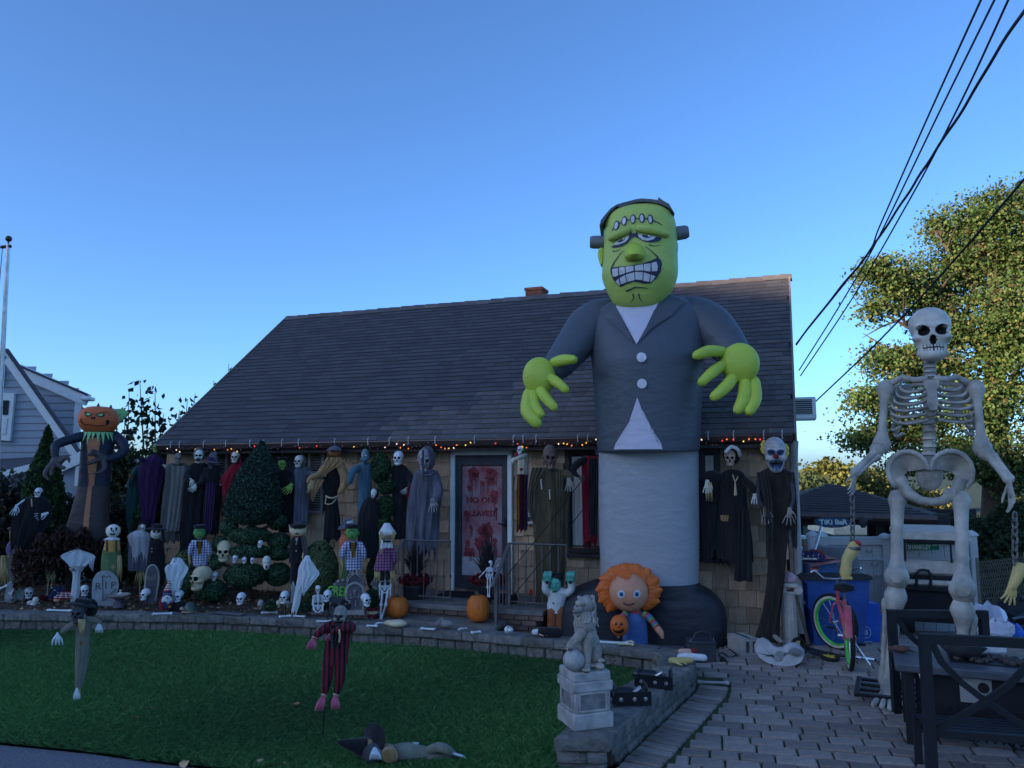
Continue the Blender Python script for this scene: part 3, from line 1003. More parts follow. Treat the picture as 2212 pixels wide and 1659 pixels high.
# ------- heads, hands, bones
def sm(a,b,k):
 h=np. clip(.5+.5*(b-a)/k,0,1)
 return b*(1-h)+a*h-k*h*(1-h)
def elld(p,c,r):
 r=np. array(r)
 return(np. linalg. norm((p-np. array(c))/r,axis=-1)-1)*r. min()
def head_mesh(kind,n=120,m=88):
 """a head seen as distances from its middle, face towards -y, one unit from chin to crown"""
 add,sub,dark=[],[],[]
 S=(-1,1)
 if kind=='skull':
  add=[((0,.07,.18),(.34,.41,.32)),((0,-.14,-.06),(.285,.25,.3)),((0,-.17,-.33),(.25,.2,.17)),((0,-.24,-.4),(.16,.16,.1))]+[((.22*s,-.22,-.09),(.09,.13,.06))for s in S]+[((.13*s,-.3,.105),(.14,.09,.05))for s in S]
  sub=[((.145*s,-.43,.02),(.103,.2,.088))for s in S]+[((0,-.43,-.15),(.056,.14,.088))]+[((.27*s,-.22,-.27),(.06,.16,.085))for s in S]
  ndark=3
 elif kind=='zombie':
  add=[((0,.06,.16),(.31,.4,.34)),((0,-.15,-.12),(.25,.22,.32)),((0,-.2,-.38),(.17,.17,.13)),((0,-.4,-.06),(.05,.09,.12))]+[((.2*s,-.22,-.08),(.09,.12,.08))for s in S]+[((.12*s,-.32,.11),(.14,.09,.05))for s in S]+[((.31*s,0,-.02),(.04,.07,.1))for s in S]
  sub=[((.125*s,-.4,.015),(.085,.12,.06))for s in S]+[((0,-.42,-.29),(.13,.14,.055))]
  ndark=3
 elif kind=='clown':
  add=[((0,.06,.14),(.33,.4,.36)),((0,-.12,-.1),(.29,.25,.34)),((0,-.22,-.4),(.18,.17,.13)),((0,-.42,-.03),(.085,.1,.075))]+[((.2*s,-.26,-.1),(.11,.11,.09))for s in S]+[((.13*s,-.31,.13),(.14,.09,.045))for s in S]
  sub=[((.13*s,-.42,.045),(.08,.1,.05))for s in S]+[((0,-.44,-.27),(.19,.2,.105))]
  ndark=3
 elif kind=='mask':
  add=[((0,.05,.1),(.3,.34,.4)),((0,-.1,-.2),(.22,.22,.3))]
  sub=[((.11*s,-.36,.06),(.07,.1,.1))for s in S]+[((0,-.34,-.26),(.07,.1,.13))]
  ndark=3
 else:
  add=[((0,0,.02),(.42,.42,.47))]
  sub=[];ndark=0
 if kind=='skull':n,m=200,150
 th=np. linspace(0,PI,m+1);ph=np. linspace(0,2*PI,n,endpoint=False)
 T,P_=np. meshgrid(th,ph,indexing='ij')
 D=np. stack([np. sin(T)*np. sin(P_),-np. sin(T)*np. cos(P_),np. cos(T)],-1)
 c0=np. array([0,.02,-.03])
 def f(p):
  d=elld(p,*add[0])
  for a in add[1:]:d=sm(d,elld(p,*a),.05)
  for s in sub:d=-sm(-d,elld(p,*s),.018)
  return d
 r=np. zeros(T. shape);done=np. zeros(T. shape,bool)
 for k in np. linspace(.03,.75,150):
  v=f(c0+D*k)
  hit=(~done)&(v>0)
  r[hit]=k;done|=hit
 r[~done]=.6
 for _ in range(8):
  r-=f(c0+D*r[...,None])*.5
 pos=c0+D*r[...,None]
 V=pos. reshape(-1,3)
 Q,mi=[],[]
 for i in range(m):
  for j in range(n):
   q=(i*n+j,(i+1)*n+j,(i+1)*n+(j+1)%n,i*n+(j+1)%n)
   c=V[list(q)]. mean(0)
   k=0
   for s in sub[:ndark]:
    if elld(c,s[0],[x*1.0  for x in s[1]])<.006:k=1
   if kind=='skull' and c[1]<-.2:
    x,z=c[0],c[2]+.275
    if abs(z)<.013  and abs(x)<.17:k=1
    elif abs(z)<.06  and abs(x)<.165  and((abs(x)+.0)/.047)%1<.2:k=1
   if kind=='zombie' and k and abs(c[2]+.29)<.06  and abs(c[2]+.29)>.012  and(abs(c[0])/.05)%1>.25  and abs(c[0])<.11:k=2
   if kind=='clown':
    if k and c[2]<-.15  and(.055<c[2]+.27<.12  or-.11<c[2]+.27<-.075)and(abs(c[0])/.055)%1>.2  and abs(c[0])<.15:k=2
    if elld(c,(0,-.42,-.03),(.085,.1,.075))<.01:k=3
    elif not k and min(elld(c,(.13*s_,-.34,.07),(.125,.2,.09))for s_ in S)<0:k=4
    elif not k and elld(c,(0,-.36,-.27),(.23,.2,.14))<0:k=5
   Q. append(q);mi. append(k)
 me=bpy. data. meshes. new(kind)
 me. from_pydata([tuple(x)for x in V],[],Q)
 for _ in range(max(mi)+1):me. materials. append(None)
 me. polygons. foreach_set('material_index',mi)
 me. polygons. foreach_set('use_smooth',[True]*len(Q))
 me. update()
 return me
HEADS={}
BLACK=mat('black_paint',(.008,.008,.01),rough=.6,bump=.05)
BONE=mat('bone_plastic',(.5,.48,.43),rough=.55,scale=5,var=.22,bump=.12,col2=(.58,.56,.5))
BONEC=mat('cream_bone_plastic',(.52,.46,.31),rough=.5,scale=4,var=.14,bump=.1)
BONEW=mat('white_bone_plastic',(.66,.66,.66),rough=.45,scale=5,var=.1,bump=.08)
BONEG=mat('grey_bone',(.3,.3,.3),rough=.7,scale=5,var=.35,bump=.3)
BONET=mat('tan_bone',(.36,.28,.22),rough=.6,scale=6,var=.35,bump=.2)
TOOTH=mat('yellow_teeth',(.45,.4,.25),rough=.4,bump=0)
def head(kind,mats,parent=None,loc=(0,0,0),size=.2,rot=(0,0,0),name='head',wide=1.):
 if kind not in HEADS:HEADS[kind]=head_mesh(kind)
 o=link_mesh(name,HEADS[kind],parent,loc,rot,(size*wide,size,size))
 ms=list(mats)
 for i,sl_ in enumerate(o. material_slots):
  sl_. link='OBJECT'
  sl_. material=ms[i]if i<len(ms)else BLACK
 return o
SK=(BONE,BLACK)
def hand_mb(mb,M,s=1.,spread=.28,curl=.5,thin=1.,thumb=1,n=6):
 """hand hanging down: wrist at the origin, fingers towards -z, palm towards -y"""
 old=mb. M
 mb. M=M
 L_=(.36,.41,.38,.3)
 mb. loft([[(x*wd,y*dp,z*s)for x,y in((-1,-.6),(-.4,-1),(.4,-1),(1,-.6),(1,.6),(.4,1),(-.4,1),(-1,.6))]for z,wd,dp in((.05,.13*s*thin,.1*s*thin),(-.12,.17*s*thin,.09*s*thin),(-.38,.22*s*thin,.09*s*thin),(-.46,.2*s*thin,.07*s*thin))])
 for i in range(4):
  a=(i-1.5)*spread*.55
  x0=(i-1.5)*.115*s
  l=L_[i]*s
  p=[Vector((x0*.8,0,-.38*s)),Vector((x0,-.0,-.45*s))]
  d=Vector((math. sin(a),0,-math. cos(a)))
  b=curl
  q=p[-1]
  for k in range(3):
   cd=math. cos(b*(k+.3));sd_=math. sin(b*(k+.3))
   q=q+Vector((d. x*cd,-sd_,d. z*cd))*l*(.42,.33,.25)[k]
   p. append(q)
  r=.05*s*thin
  mb. tube(p,[r,r,r*.95,r*.85,r*.6],n,rnd_=True)
 x=.17*s*thumb
 mb. tube([(x*.6,0,-.12*s),(x*1.35,-.05*s,-.26*s),(x*1.75,-.1*s,-.4*s),(x*1.8,-.13*s,-.5*s)],[.06*s*thin,.055*s*thin,.05*s*thin,.035*s*thin],n,rnd_=True)
 mb. M=old
def bone(mb,a,b,r0,rm,r1,n=10,bend=Vector((0,0,0))):
 a,b=Vector(a),Vector(b);d=b-a
 P=[a+d*t+bend*math. sin(PI*t)for t in(0,.05,.12,.25,.5,.75,.88,.95,1)]
 mb. tube(P,[r0,r0*1.02,r0*.8,rm*1.05,rm,rm*1.05,r1*.8,r1*1.02,r1],n,rnd_=True)
def loose_bone(name,label,p,length,rz,m_=BONEW,r=.018,group='loose bones',tilt=0.):
 m=MB();bone(m,(-length/2,0,0),(length/2,0,0),r*1.1,r*.75,r*1.1,8)
 for x in(-1,1):
  for y in(-1,1):m. ell((x*length/2,y*r,0),(r*1.0,r*.9,r),8,6)
 o=m. build(name,m_,None,loc=p,rot=(0,tilt,rz))
 return setp(o,label,'bone',group)
def skeleton(t,J,s,mats,thin=1.,fine=True,skull_size=None,face=(0,0,0),legs=True,arms=True,nrib=8):
 """bones between the joints J (metres, local); s = length of the trunk from neck to pelvis"""
 bm_,sk=mats
 n=12  if fine else 7
 V=Vector
 hd=V(J['head'])
 head('skull',(sk,BLACK),t,hd,skull_size or s*.47,face,'skull')
 def out(mb,nm,m_=bm_):return mb. build(nm,m_,t)
 neck,sp0,pel=V(J['neck']),V(J['chest']),V(J['pelvis'])
 def vert(a,b,k,r,nm):
  acc=MB()
  for i in range(k):
   mb=MB()if fine else acc
   c=a+(b-a)*((i+.5)/k);h=(b-a). length/k
   mb. lathe([(r*.75,-h*.46),(r*1.08,-h*.4),(r*.85,0),(r*1.08,h*.4),(r*.75,h*.46)],n,c)
   if fine:mb. box(c+V((0,r,0)),(r*.5,r*1.4,h*.5),r*.15);out(mb,nm,BONEG if nm=='neck_bone' else bm_)
  if not fine:out(acc,nm)
 vert(hd+V((0,.02*s,-.25*s))if not fine else V((neck. x,neck. y,hd. z-s*.19)),sp0,5,.045*s*thin+.012*s,'neck_bone')
 by=V((0,.1*s,0))
 vert(sp0+by,pel+by*.6+V((0,0,.05*s)),12  if fine else 7,.06*s*thin,'vertebra')
 mb=MB();fy=-.16*s
 st0,st1=sp0+V((0,fy,-.04*s)),sp0+V((0,fy-.04*s,-.33*s))
 mb. loft([[(c. x+x*wd,c. y+y,c. z)for x,y in((-1,-.018*s),(1,-.018*s),(1,.018*s),(-1,.018*s))]for c,wd in((st0,.07*s),(st0+(st1-st0)*.25,.06*s),(st0+(st1-st0)*.35,.038*s),(st0+(st1-st0)*.8,.05*s),(st1,.03*s))])
 out(mb,'sternum')
 acc=MB()
 for sgn in(-1,1):
  for i in range(nrib):
   k=i/(nrib-1)
   wd=s*(.17+.15*math. sin(PI*min(1,k*.62+.12)));dp=s*(.14+.05*math. sin(PI*min(k+.2,1)))
   z0=sp0. z-s*(.02+.42*k);
   full=i<nrib-2
   zs=sp0. z-s*(.07+.27*min(1,k*1.05))if full else z0-.12*s
   pts=[]
   N=11  if fine else 8
   e=1. if full else .72
   for j in range(N):
    a=PI/2-PI*e*j/(N-1)
    u=j/(N-1)
    zz=z0+(.07*s*(.5-u)if u<.5  else 0)-(.13*s*math. sin(PI*.72*(u-.4)/.6)if u>.4  else 0)
    pts. append((sp0. x+sgn*(wd*math. cos(a)+.03*s*(u if full else 1)+.02*s),sp0. y+.02*s+dp*math. sin(a),zz))
   mb=MB()if fine else acc
   mb. tube(pts,.0145*s*(1  if fine else 1.1),8  if fine else 5,rnd_=fine,flat=1.3)
   if fine:out(mb,'rib')
 if not fine:out(acc,'ribcage')
 for sgn,kk in((-1,'l'),(1,'r')):
  S=V(J['sh_'+kk])
  mb=MB()
  a=st0+V((sgn*.05*s,0,.01*s));b=S+V((-sgn*.06*s,.0,.045*s))
  mb. tube([a,a+(b-a)*.3+V((0,-.03*s,.0)),a+(b-a)*.65+V((0,.0,.045*s)),b],[.028*s,.022*s,.022*s,.03*s],n,rnd_=True,flat=1.2)
  out(mb,'collar_bone')
  if fine:
   mb=MB();q=[(S. x-sgn*.03*s,S. z+.05*s),(S. x-sgn*.24*s,S. z+.03*s),(S. x-sgn*.2*s,S. z-.16*s),(S. x-sgn*.14*s,S. z-.3*s),(S. x-sgn*.08*s,S. z-.12*s)]
   mb. prism(q,S. y+.12*s,S. y+.15*s);out(mb,'shoulder_blade')
 mb=MB()
 R_,N=9,22
 wp=J. get('pw',.3*s)
 for sgn in(-1,1):
  rings=[]
  for i in range(7):
   k=i/6
   a=-.75+2.75*k
   c=V((pel. x+sgn*(wp*.6+wp*.1*math. cos(a)),pel. y+.02*s,pel. z))
   rings. append(None)
  blade=[]
  for u in range(9):
   a=PI*(.02+.98*u/8)
   for lay in(0,1):
    pass
  mb2=mb
  g=[]
  for iu in range(10):
   row=[]
   u=iu/9
   for iv in range(6):
    v=iv/5
    a=-.25*PI+1.2*PI*u
    rr=wp*.56*(.04+.96*v)
    x=sgn*(wp*.5+rr*math. cos(a)*.84)
    z=.05*s+rr*math. sin(a)*.95
    row. append((pel. x+x,pel. y+.06*s-.13*s*v+.03*s*math. cos(a),pel. z+z))
   g. append(row)
  top=[p for r in g for p in r]
  vs=top+[(x,y+.04*s,z)for x,y,z in top]
  fs=[]
  for iu in range(9):
   for iv in range(5):
    q=(iu*6+iv,iu*6+iv+1,iu*6+iv+7,iu*6+iv+6)
    fs+=[q,tuple(60+x for x in q[::-1])]
  for iu in range(9):
   for c in(0,5):fs. append((iu*6+c,iu*6+c+6,60+iu*6+c+6,60+iu*6+c))
  for c in range(5):
   for iu in(0,9):fs. append((iu*6+c,iu*6+c+1,60+iu*6+c+1,60+iu*6+c))
  mb. add(vs,fs)
  mb. tube([g[i][5]for i in range(10)],.024*s,8,rnd_=True)
 mb. ell(pel+V((0,.05*s,.02*s)),(.12*s,.06*s,.16*s),n,8)
 mb. tube([(pel. x-wp*.72,pel. y-.01*s,pel. z-.02*s),(pel. x-wp*.55,pel. y-.04*s,pel. z-.15*s),(pel. x-wp*.25,pel. y-.07*s,pel. z-.225*s),(pel. x,pel. y-.08*s,pel. z-.235*s),(pel. x+wp*.25,pel. y-.07*s,pel. z-.225*s),(pel. x+wp*.55,pel. y-.04*s,pel. z-.15*s),(pel. x+wp*.72,pel. y-.01*s,pel. z-.02*s)],[.065*s,.055*s,.045*s,.04*s,.045*s,.055*s,.065*s],n)
 o=out(mb,'pelvis')
 def limb(a,b,c,r,nm1,nm2,two):
  mb=MB();bone(mb,a,b,r*1.5,r*.72,r*1.55,n);out(mb,nm1)
  d=(c-b). normalized();sd_=d. cross(V((0,1,0)));sd_=sd_. normalized()if sd_. length>.01  else V((1,0,0))
  if fine:
   mb=MB();bone(mb,b-d*r*-1.1,c,r*1.35,r*.62,r*.85,n);out(mb,nm2)
   mb=MB();bone(mb,b+d*r*2.2+sd_*r*two,c+sd_*r*.55*(1  if two>0  else-1),r*.55,r*.38,r*.5,n);out(mb,'thin_'+nm2)
  else:
   mb=MB();bone(mb,b,c,r*1.2,r*.65,r,n);out(mb,nm2)
 if arms:
  for sgn,kk in((-1,'l'),(1,'r')):
   S,E_,Wr,Ht=V(J['sh_'+kk]),V(J['el_'+kk]),V(J['wr_'+kk]),V(J['ha_'+kk])
   limb(S,E_,Wr,.052*s*thin,'upper_arm_bone','forearm_bone',.9)
   mb=MB()
   d=(Ht-Wr)
   M=Matrix. Translation(Wr)@d. to_track_quat('-Z','X'). to_matrix(). to_4x4()
   if fine:
    hand_mb(mb,M,d. length*1.15,.16,.28,.62,-sgn,8)
   else:hand_mb(mb,M,d. length*1.2,.2,.3,.7,-sgn,5)
   out(mb,'hand')
 if legs:
  for sgn,kk in((-1,'l'),(1,'r')):
   Hh,K,An=V(J['hi_'+kk]),V(J['kn_'+kk]),V(J['an_'+kk])
   r=.064*s*thin
   mb=MB()
   bone(mb,Hh,K,r*1.25,r*.86,r*1.6,n)
   if fine:
    mb. ell(K+V((0,-.02*s,.03*s)),(r*1.75,r*1.6,r*1.7),14,10)
    mb. tube([Hh+V((0,0,-.02*s)),Hh+V((-sgn*.1*s,0,.05*s))],[r,r*.8],n,rnd_=True)
   out(mb,'thigh_bone')
   if fine:
    mb=MB();mb. lathe([(r*.2,-r*.5),(r*.9,-r*.3),(r*1.0,0),(r*.9,r*.3),(r*.2,r*.5)],14);mb. M=Matrix();
    mb. v=[(K. x+x,K. y-.02*s-r*1.5+z*.6,K. z+.04*s+y)for x,y,z in mb. v];out(mb,'kneecap')
    mb=MB();d=(An-K). normalized()
    bone(mb,K+d*r*2.15,An,r*1.55,r*.75,r*1.1,n);out(mb,'shin_bone')
    mb=MB();sx=V((sgn*1.,.25,0))*r*1.25
    bone(mb,K+d*r*3.4+sx,An+sx*.75,r*.62,r*.4,r*.7,n);out(mb,'thin_shin_bone')
   else:
    mb=MB();bone(mb,K,An,r*1.3,r*.7,r,n);out(mb,'shin_bone')
   mb=MB();f=s*(1.45  if fine else 1.);h=J. get('ah',.1*s)
   mb. tube([An+V((0,.08*f,-h*.7)),An+V((0,.0,-h*.35)),An+V((0,-.08*f,-h*.5)),An+V((0,-.15*f,-h*.75))],[.045*f,.06*f,.055*f,.05*f],n,rnd_=True)
   for i in range(5):
    x=(i-2)*.03*f
    mb. tube([An+V((x*.6,-.1*f,-h*.5)),An+V((x*1.2,-.2*f,-h*.72)),An+V((x*1.6,-.28*f-.02*f*(2-abs(i-2)),-h*.95))],[.022*f,.016*f,.019*f],7,rnd_=True)
   out(mb,'foot')
# ------- big inflatables, giant skeleton, lion
def smooth_rings(rows,k):
 """rows of numbers, interpolated smoothly k times finer"""
 a=np. array(rows,float);n=len(a);out=[]
 for i in range(n-1):
  p0,p1,p2,p3=a[max(i-1,0)],a[i],a[i+1],a[min(i+2,n-1)]
  for j in range(k):
   t=j/k
   out. append(.5*((2*p1)+(-p0+p2)*t+(2*p0-5*p1+4*p2-p3)*t*t+(-p0+3*p1-3*p2+p3)*t**3))
 out. append(a[-1])
 return out
def sect(cx,cy,z,rx,ry,n=48,p=2.3):
 q=[]
 for i in range(n):
  t=2*PI*i/n
  c,s=math. cos(t),math. sin(t)
  q. append((cx+rx*math. copysign(abs(c)**(2/p),c),cy+ry*math. copysign(abs(s)**(2/p),s),z))
 return q
def nylon(name,col,wr=.55):
 m=mat(name,col,rough=.5,spec=.4,scale=2.2,var=.06,bump=wr,bscale=5,stretch=(1,1,2.2),dist=.03,trans=.06)
 return m
class Loc:
 def __init__(s,vx,vy,y,z=None):
  s. y=y;s. b=A(vx,vy,y);s. px=mpp(s. b)
  if z is not None:s. b. z=z
  s. a=-math. atan2(s. b. x,s. b. y)*.95
  s. n=Vector((math. sin(-s. a),math. cos(-s. a),0));s. R=Matrix. Rotation(-s. a,3,'Z')
 def __call__(s,vx,vy,dy=0.):
  d=ray(vx,vy)
  return s. R@(CAMP+d*((s. n. dot(s. b-CAMP)+dy)/s. n. dot(d))-s. b)
def R3(x,y):return 1097.2+.3307*x,411.5+.3307*y
GREEN=nylon('yellow_green_nylon',(.4,.52,.07));GREENF=nylon('green_nylon',(.38,.5,.12))
NAVY=nylon('charcoal_nylon',(.07,.085,.11));GREY=nylon('grey_nylon',(.29,.315,.36));SHOE=nylon('black_nylon',(.024,.027,.036))
SHIRT=nylon('pale_nylon',(.5,.5,.62));INK=mat('printed_ink',(.03,.032,.07),rough=.6,bump=0);PALE=mat('printed_white',(.5,.53,.6),rough=.55,bump=0)
GREYB=nylon('bolt_nylon',(.14,.16,.19))
L=Loc(1385,1395,10.7,.02)
mon=thing('inflatable_monster','giant inflatable green monster in a dark jacket towering before the house','inflatable',L. b,L. a)
def rings_from(rows,asp,p=2.3,k=4,n=48,dy=0.):
 out=[]
 for vy,xl,xr in smooth_rings(rows,k):
  c=L((xl+xr)/2,vy,dy);rx=(L(xr,vy,dy). x-L(xl,vy,dy). x)/2
  out. append(sect(c. x,dy,c. z,rx,rx*asp if not callable(asp)else asp(vy,rx),n,p))
 return out
def lofted(nm,rows,m_,par,asp=.75,p=2.3,k=4,dy=0.):
 mb=MB();mb. loft(rings_from(rows,asp,p,k,dy=dy));return mb. build(nm,m_,par,ang=60)
coat=lofted('jacket',[(975,1292,1507),(968,1289,1510),(900,1286,1513),(850,1282,1516),(800,1278,1518),(750,1274,1520),(700,1270,1524),(672,1283,1512),(655,1312,1485),(645,1345,1455)],NAVY,mon,asp=lambda vy,rx:.75  if vy>780  else .36+.39*max(0,(vy-640)/140))
tr=lofted('trousers',[(1266,1297,1508),(1200,1295,1509),(1100,1292,1509),(1000,1292,1508),(960,1293,1507)],GREY,mon,asp=.73)
for xa,xb in((1,0),(0,1)):
 rows=[(1399,1240,1530),(1392,1217,1556),(1365,1206,1566),(1330,1205,1568),(1300,1213,1560),(1278,1232,1540),(1264,1262,1516),(1255,1290,1508)]
 rows=[(v,a if xa else 1378,1392  if xa else b)for v,a,b in rows]
 lofted('shoe',rows,SHOE,mon,asp=lambda vy,rx:.52  if vy>1290  else .5,p=2.8)
hd=lofted('head',[(R3(0,y)[1],R3(a,0)[0],R3(b,0)[0])for y,a,b in((786,800,905),(776,745,960),(750,700,1000),(700,668,1045),(640,640,1085),(560,612,1108),(470,618,1108),(350,624,1104),(250,626,1096),(190,640,1080),(150,672,1045),(120,730,990),(108,800,920))],GREENF,mon,asp=.82,p=2.5,dy=-.3)
bh=bvh_of(hd);bc=bvh_of(coat)
fy=-.75
def D3(mb,bv,pts,off=.012,step=.05,mi=None):
 q=[]
 for x,y in pts:
  v=L(*R3(x,y),fy);q. append((v. x,v. z))
 decal(mb,bv,q,off,step)
def dpart(nm,m_,par,bv,*polys,off=.012):
 for p_ in polys:
  mb=MB();D3(mb,bv,p_,off);mb. build(nm,m_,par,ang=0)
dpart('shirt_front',SHIRT,mon,bc,[(700,715),(990,700),(965,750),(905,880),(840,1000),(780,880),(725,775)],off=.015)
dpart('shirt_tail',SHIRT,mon,bc,[(845,1350),(862,1400),(880,1450),(910,1530),(945,1600),(1000,1650),(1010,1690),(690,1690),(700,1655),(750,1610),(785,1530),(815,1440)],off=.015)
LAP=nylon('lapel_nylon',(.066,.08,.1),.9)
dpart('lapel',LAP,mon,bc,[(575,722),(600,700),(690,705),(735,790),(780,890),(835,1000),(720,890),(660,830)],[(1155,690),(1130,675),(1050,685),(960,755),(905,880),(842,1000),(950,880),(1080,790)],off=.03)
dpart('button',PALE,mon,bc,circ(872,1091,32),circ(875,1263,32),off=.03)
dpart('mouth',INK,hd,bh,[(668,492),(720,491),(780,490),(880,475),(940,452),(975,433),(1000,445),(1008,470),(1000,520),(965,572),(930,597),(890,600),(820,587),(770,602),(735,618),(700,590),(678,550),(667,515)])
top=[((680,502),(718,500),(720,545),(700,553),(683,548)),((724,499),(762,496),(764,537),(728,545)),((768,496),(820,490),(820,522),(770,535)),((828,490),(882,480),(886,520),(830,522)),((888,480),(932,474),(930,527),(890,522)),((938,472),(970,462),(980,490),(975,522),(940,525))]
bot=[((700,582),(722,567),(732,605),(722,607)),((730,563),(765,547),(775,592),(738,602)),((770,545),(825,532),(828,580),(780,590)),((830,530),(882,532),(878,580),(832,576)),((888,533),(930,545),(922,590),(884,584)),((934,546),(965,555),(950,578),(928,592))]
for q in top+bot:dpart('tooth',PALE,hd,bh,q,off=.02)
dpart('eye_mask',INK,hd,bh,[(670,350),(700,340),(790,290),(800,255),(812,275),(835,275),(840,260),(850,280),(900,290),(960,292),(1010,300),(985,325),(930,335),(880,325),(855,310),(825,295),(810,305),(780,340),(740,358),(690,362)])
for q in([(690,338),(720,318),(792,292),(785,312),(765,332),(730,343),(705,345)],[(848,283),(890,288),(968,298),(950,315),(915,325),(880,320),(855,302)]):
 dpart('eye',PALE,hd,bh,q,off=.018)
for q in([(712,325),(765,302),(762,318),(735,330),(718,332)],[(872,285),(935,290),(925,305),(900,306),(880,298)]):dpart('pupil',INK,hd,bh,q,off=.024)
for c in((754,311),(921,294)):dpart('glint',PALE,hd,bh,circ(*c,7,7,10),off=.03)
for q in(stroke([(770,645),(800,635),(830,622),(860,622),(915,628)],10,3),stroke([(815,660),(822,685),(805,712)],10,3),stroke([(855,660),(860,685),(878,707)],10,3),stroke([(675,492),(690,460),(720,420),(752,385)],10,3),stroke([(985,435),(965,415),(930,385),(895,360)],10,3),stroke([(680,378),(705,385),(738,372)],6,2),stroke([(920,350),(960,357),(1000,348)],6,2)):
 dpart('face_line',INK,hd,bh,q)
for i,(x,y)in enumerate(((708,214),(760,190),(817,180),(876,174),(931,180))):
 dpart('stitch',INK,hd,bh,circ(x,y,19,33,14,rot=.18-.07*i));dpart('stitch_fill',PALE,hd,bh,circ(x-2,y+2,12,25,12,rot=.18-.07*i),off=.02)
for a,b_ in(((725,208),(742,196)),((778,186),(799,182)),((836,177),(858,176)),((895,175),(913,177)),((948,186),(1012,214)),((692,222),(678,246))):dpart('stitch_line',INK,hd,bh,stroke([a,b_],7,4))
def px3(x,y,dy):return L(*R3(x,y),dy)
k3=.3307*L. px
mb=MB();a=px3(826,395,-.72);mb. loft([sect(a. x+dx*k3,a. y+dyy,a. z+dz*k3,rx*k3,ry,20,2.2)for dz,rx,ry,dx,dyy in((-66,25,.05,0,-.06),(-62,50,.1,0,-.06),(-45,63,.15,0,-.05),(-10,62,.15,0,-.02),(30,48,.11,0,.02),(58,28,.07,0,.06),(66,12,.03,0,.08))]);mb. build('nose',GREEN,hd,ang=60)
for pts,r in(([(668,310),(720,285),(785,258)],26),([(858,250),(930,258),(1030,285)],29)):
 mb=MB();mb. tube([px3(x,y,-.72+(.06  if abs(x-840)>140  else 0))for x,y in pts],[r*k3*.85,r*k3,r*k3*.9],16,rnd_=True);mb. build('brow',GREENF,hd,ang=60)
for x,sgn in((612,-1),(1088,1)):
 mb=MB();a=px3(x,438  if sgn<0  else 392,-.3);mb. loft([sect(a. x,a. y,a. z+dz*k3,rx*k3,.1,14)for dz,rx in((-56,6),(-40,14),(0,24),(35,26),(52,20),(56,8))]);mb. build('ear',GREEN,hd,ang=60)
mb=MB();mb. tube([px3(660,338,-.3),px3(560,338,-.3),px3(537,338,-.3)],[44*k3,44*k3,38*k3],20,rnd_=False);mb. build('neck_bolt',GREYB,mon,ang=50)
mb=MB();mb. tube([px3(1060,288,-.3),px3(1160,272,-.3),px3(1180,269,-.3)],[48*k3,46*k3,36*k3],20);mb. build('neck_bolt',GREYB,mon,ang=50)
o_=[(603,265),(612,230),(640,195),(672,158),(710,133),(750,120),(790,110),(830,99),(870,93),(930,97),(974,103),(980,84),(1010,108),(1047,128),(1062,155),(1082,188)]
i_=[(1060,165),(1040,150),(990,128),(930,116),(860,113),(790,128),(740,158),(715,142),(680,170),(650,205),(632,240),(618,258)]
mb=MB();mb. prism([(px3(x,y,-.3). x,px3(x,y,-.3). z)for x,y in o_+i_],-.56,.05);mb. build('hair',NAVY,hd,smooth=False)
for P,rr in(([(1300,690,0),(1272,708,-.05),(1243,742,-.2),(1205,790,-.42)],(50,50,43,33)),([(1490,686,0),(1525,700,-.05),(1557,730,-.2),(1588,768,-.42)],(50,51,46,35))):
 mb=MB();rows=smooth_rings([(*L(x,y,dy),r*L. px)for(x,y,dy),r in zip(P,rr)],4)
 mb. tube([r[:3]for r in rows],[r[3]for r in rows],24,rnd_=True);mb. build('sleeve',NAVY,mon,ang=60)
for(cx,cy,rx,rz),fl in(((205,1215,110,128),[((300,1125),(360,1108),(425,1105),35),((245,1205),(310,1245),(375,1298),32),((195,1275),(240,1345),(300,1415),34),((140,1330),(130,1440),(185,1515),46),((165,1300),(175,1400),(215,1460),34)]),((1515,1130,122,132),[((1400,1052),(1310,1050),(1235,1076),36),((1420,1130),(1345,1180),(1268,1250),34),((1480,1200),(1430,1275),(1350,1345),37),((1545,1245),(1545,1340),(1505,1430),40),((1610,1250),(1615,1360),(1578,1440),38)])):
 mb=MB();c=px3(cx,cy,-.55)
 mb. loft([sect(c. x,c. y,c. z+rz*k3*math. sin(a),rx*k3*max(math. cos(a),.06),.17*max(math. cos(a),.06),24)for a in np. linspace(-PI/2,PI/2,13)])
 ho=mb. build('hand',GREEN,mon,ang=60)
 for i,(a,b_,e,r)in enumerate(fl):
  mb=MB();rows=smooth_rings([(*px3(*a,-.56),r*k3*.95),(*px3(*b_,-.72),r*k3*1.05),(*px3(*e,-.82),r*k3*.85)],3)
  mb. tube([q[:3]for q in rows],[q[3]for q in rows],16,rnd_=True);mb. build('finger',GREEN,ho,ang=60)
ROPE=mat('black_rope',(.012,.012,.014),rough=.8,bump=0)
for nm,a,b_ in(('left',A(1278,1010,10.5),A(1085,1190+65,10.9)),('low',A(1290,1060,10.5),A(1110,1285,10.6)),('right',A(1530,1040,10.6),G(1640,1290,.5))):
 mb=MB();mb. tube([a,a. lerp(b_,.5)-Vector((0,0,.03)),b_],.006,5);o=mb. build('tether_rope',ROPE);setp(o,'black tether rope of the giant inflatable, %s one'%{'left':'the upper left','low':'the lower left','right':'the right-hand'}[nm],'rope')
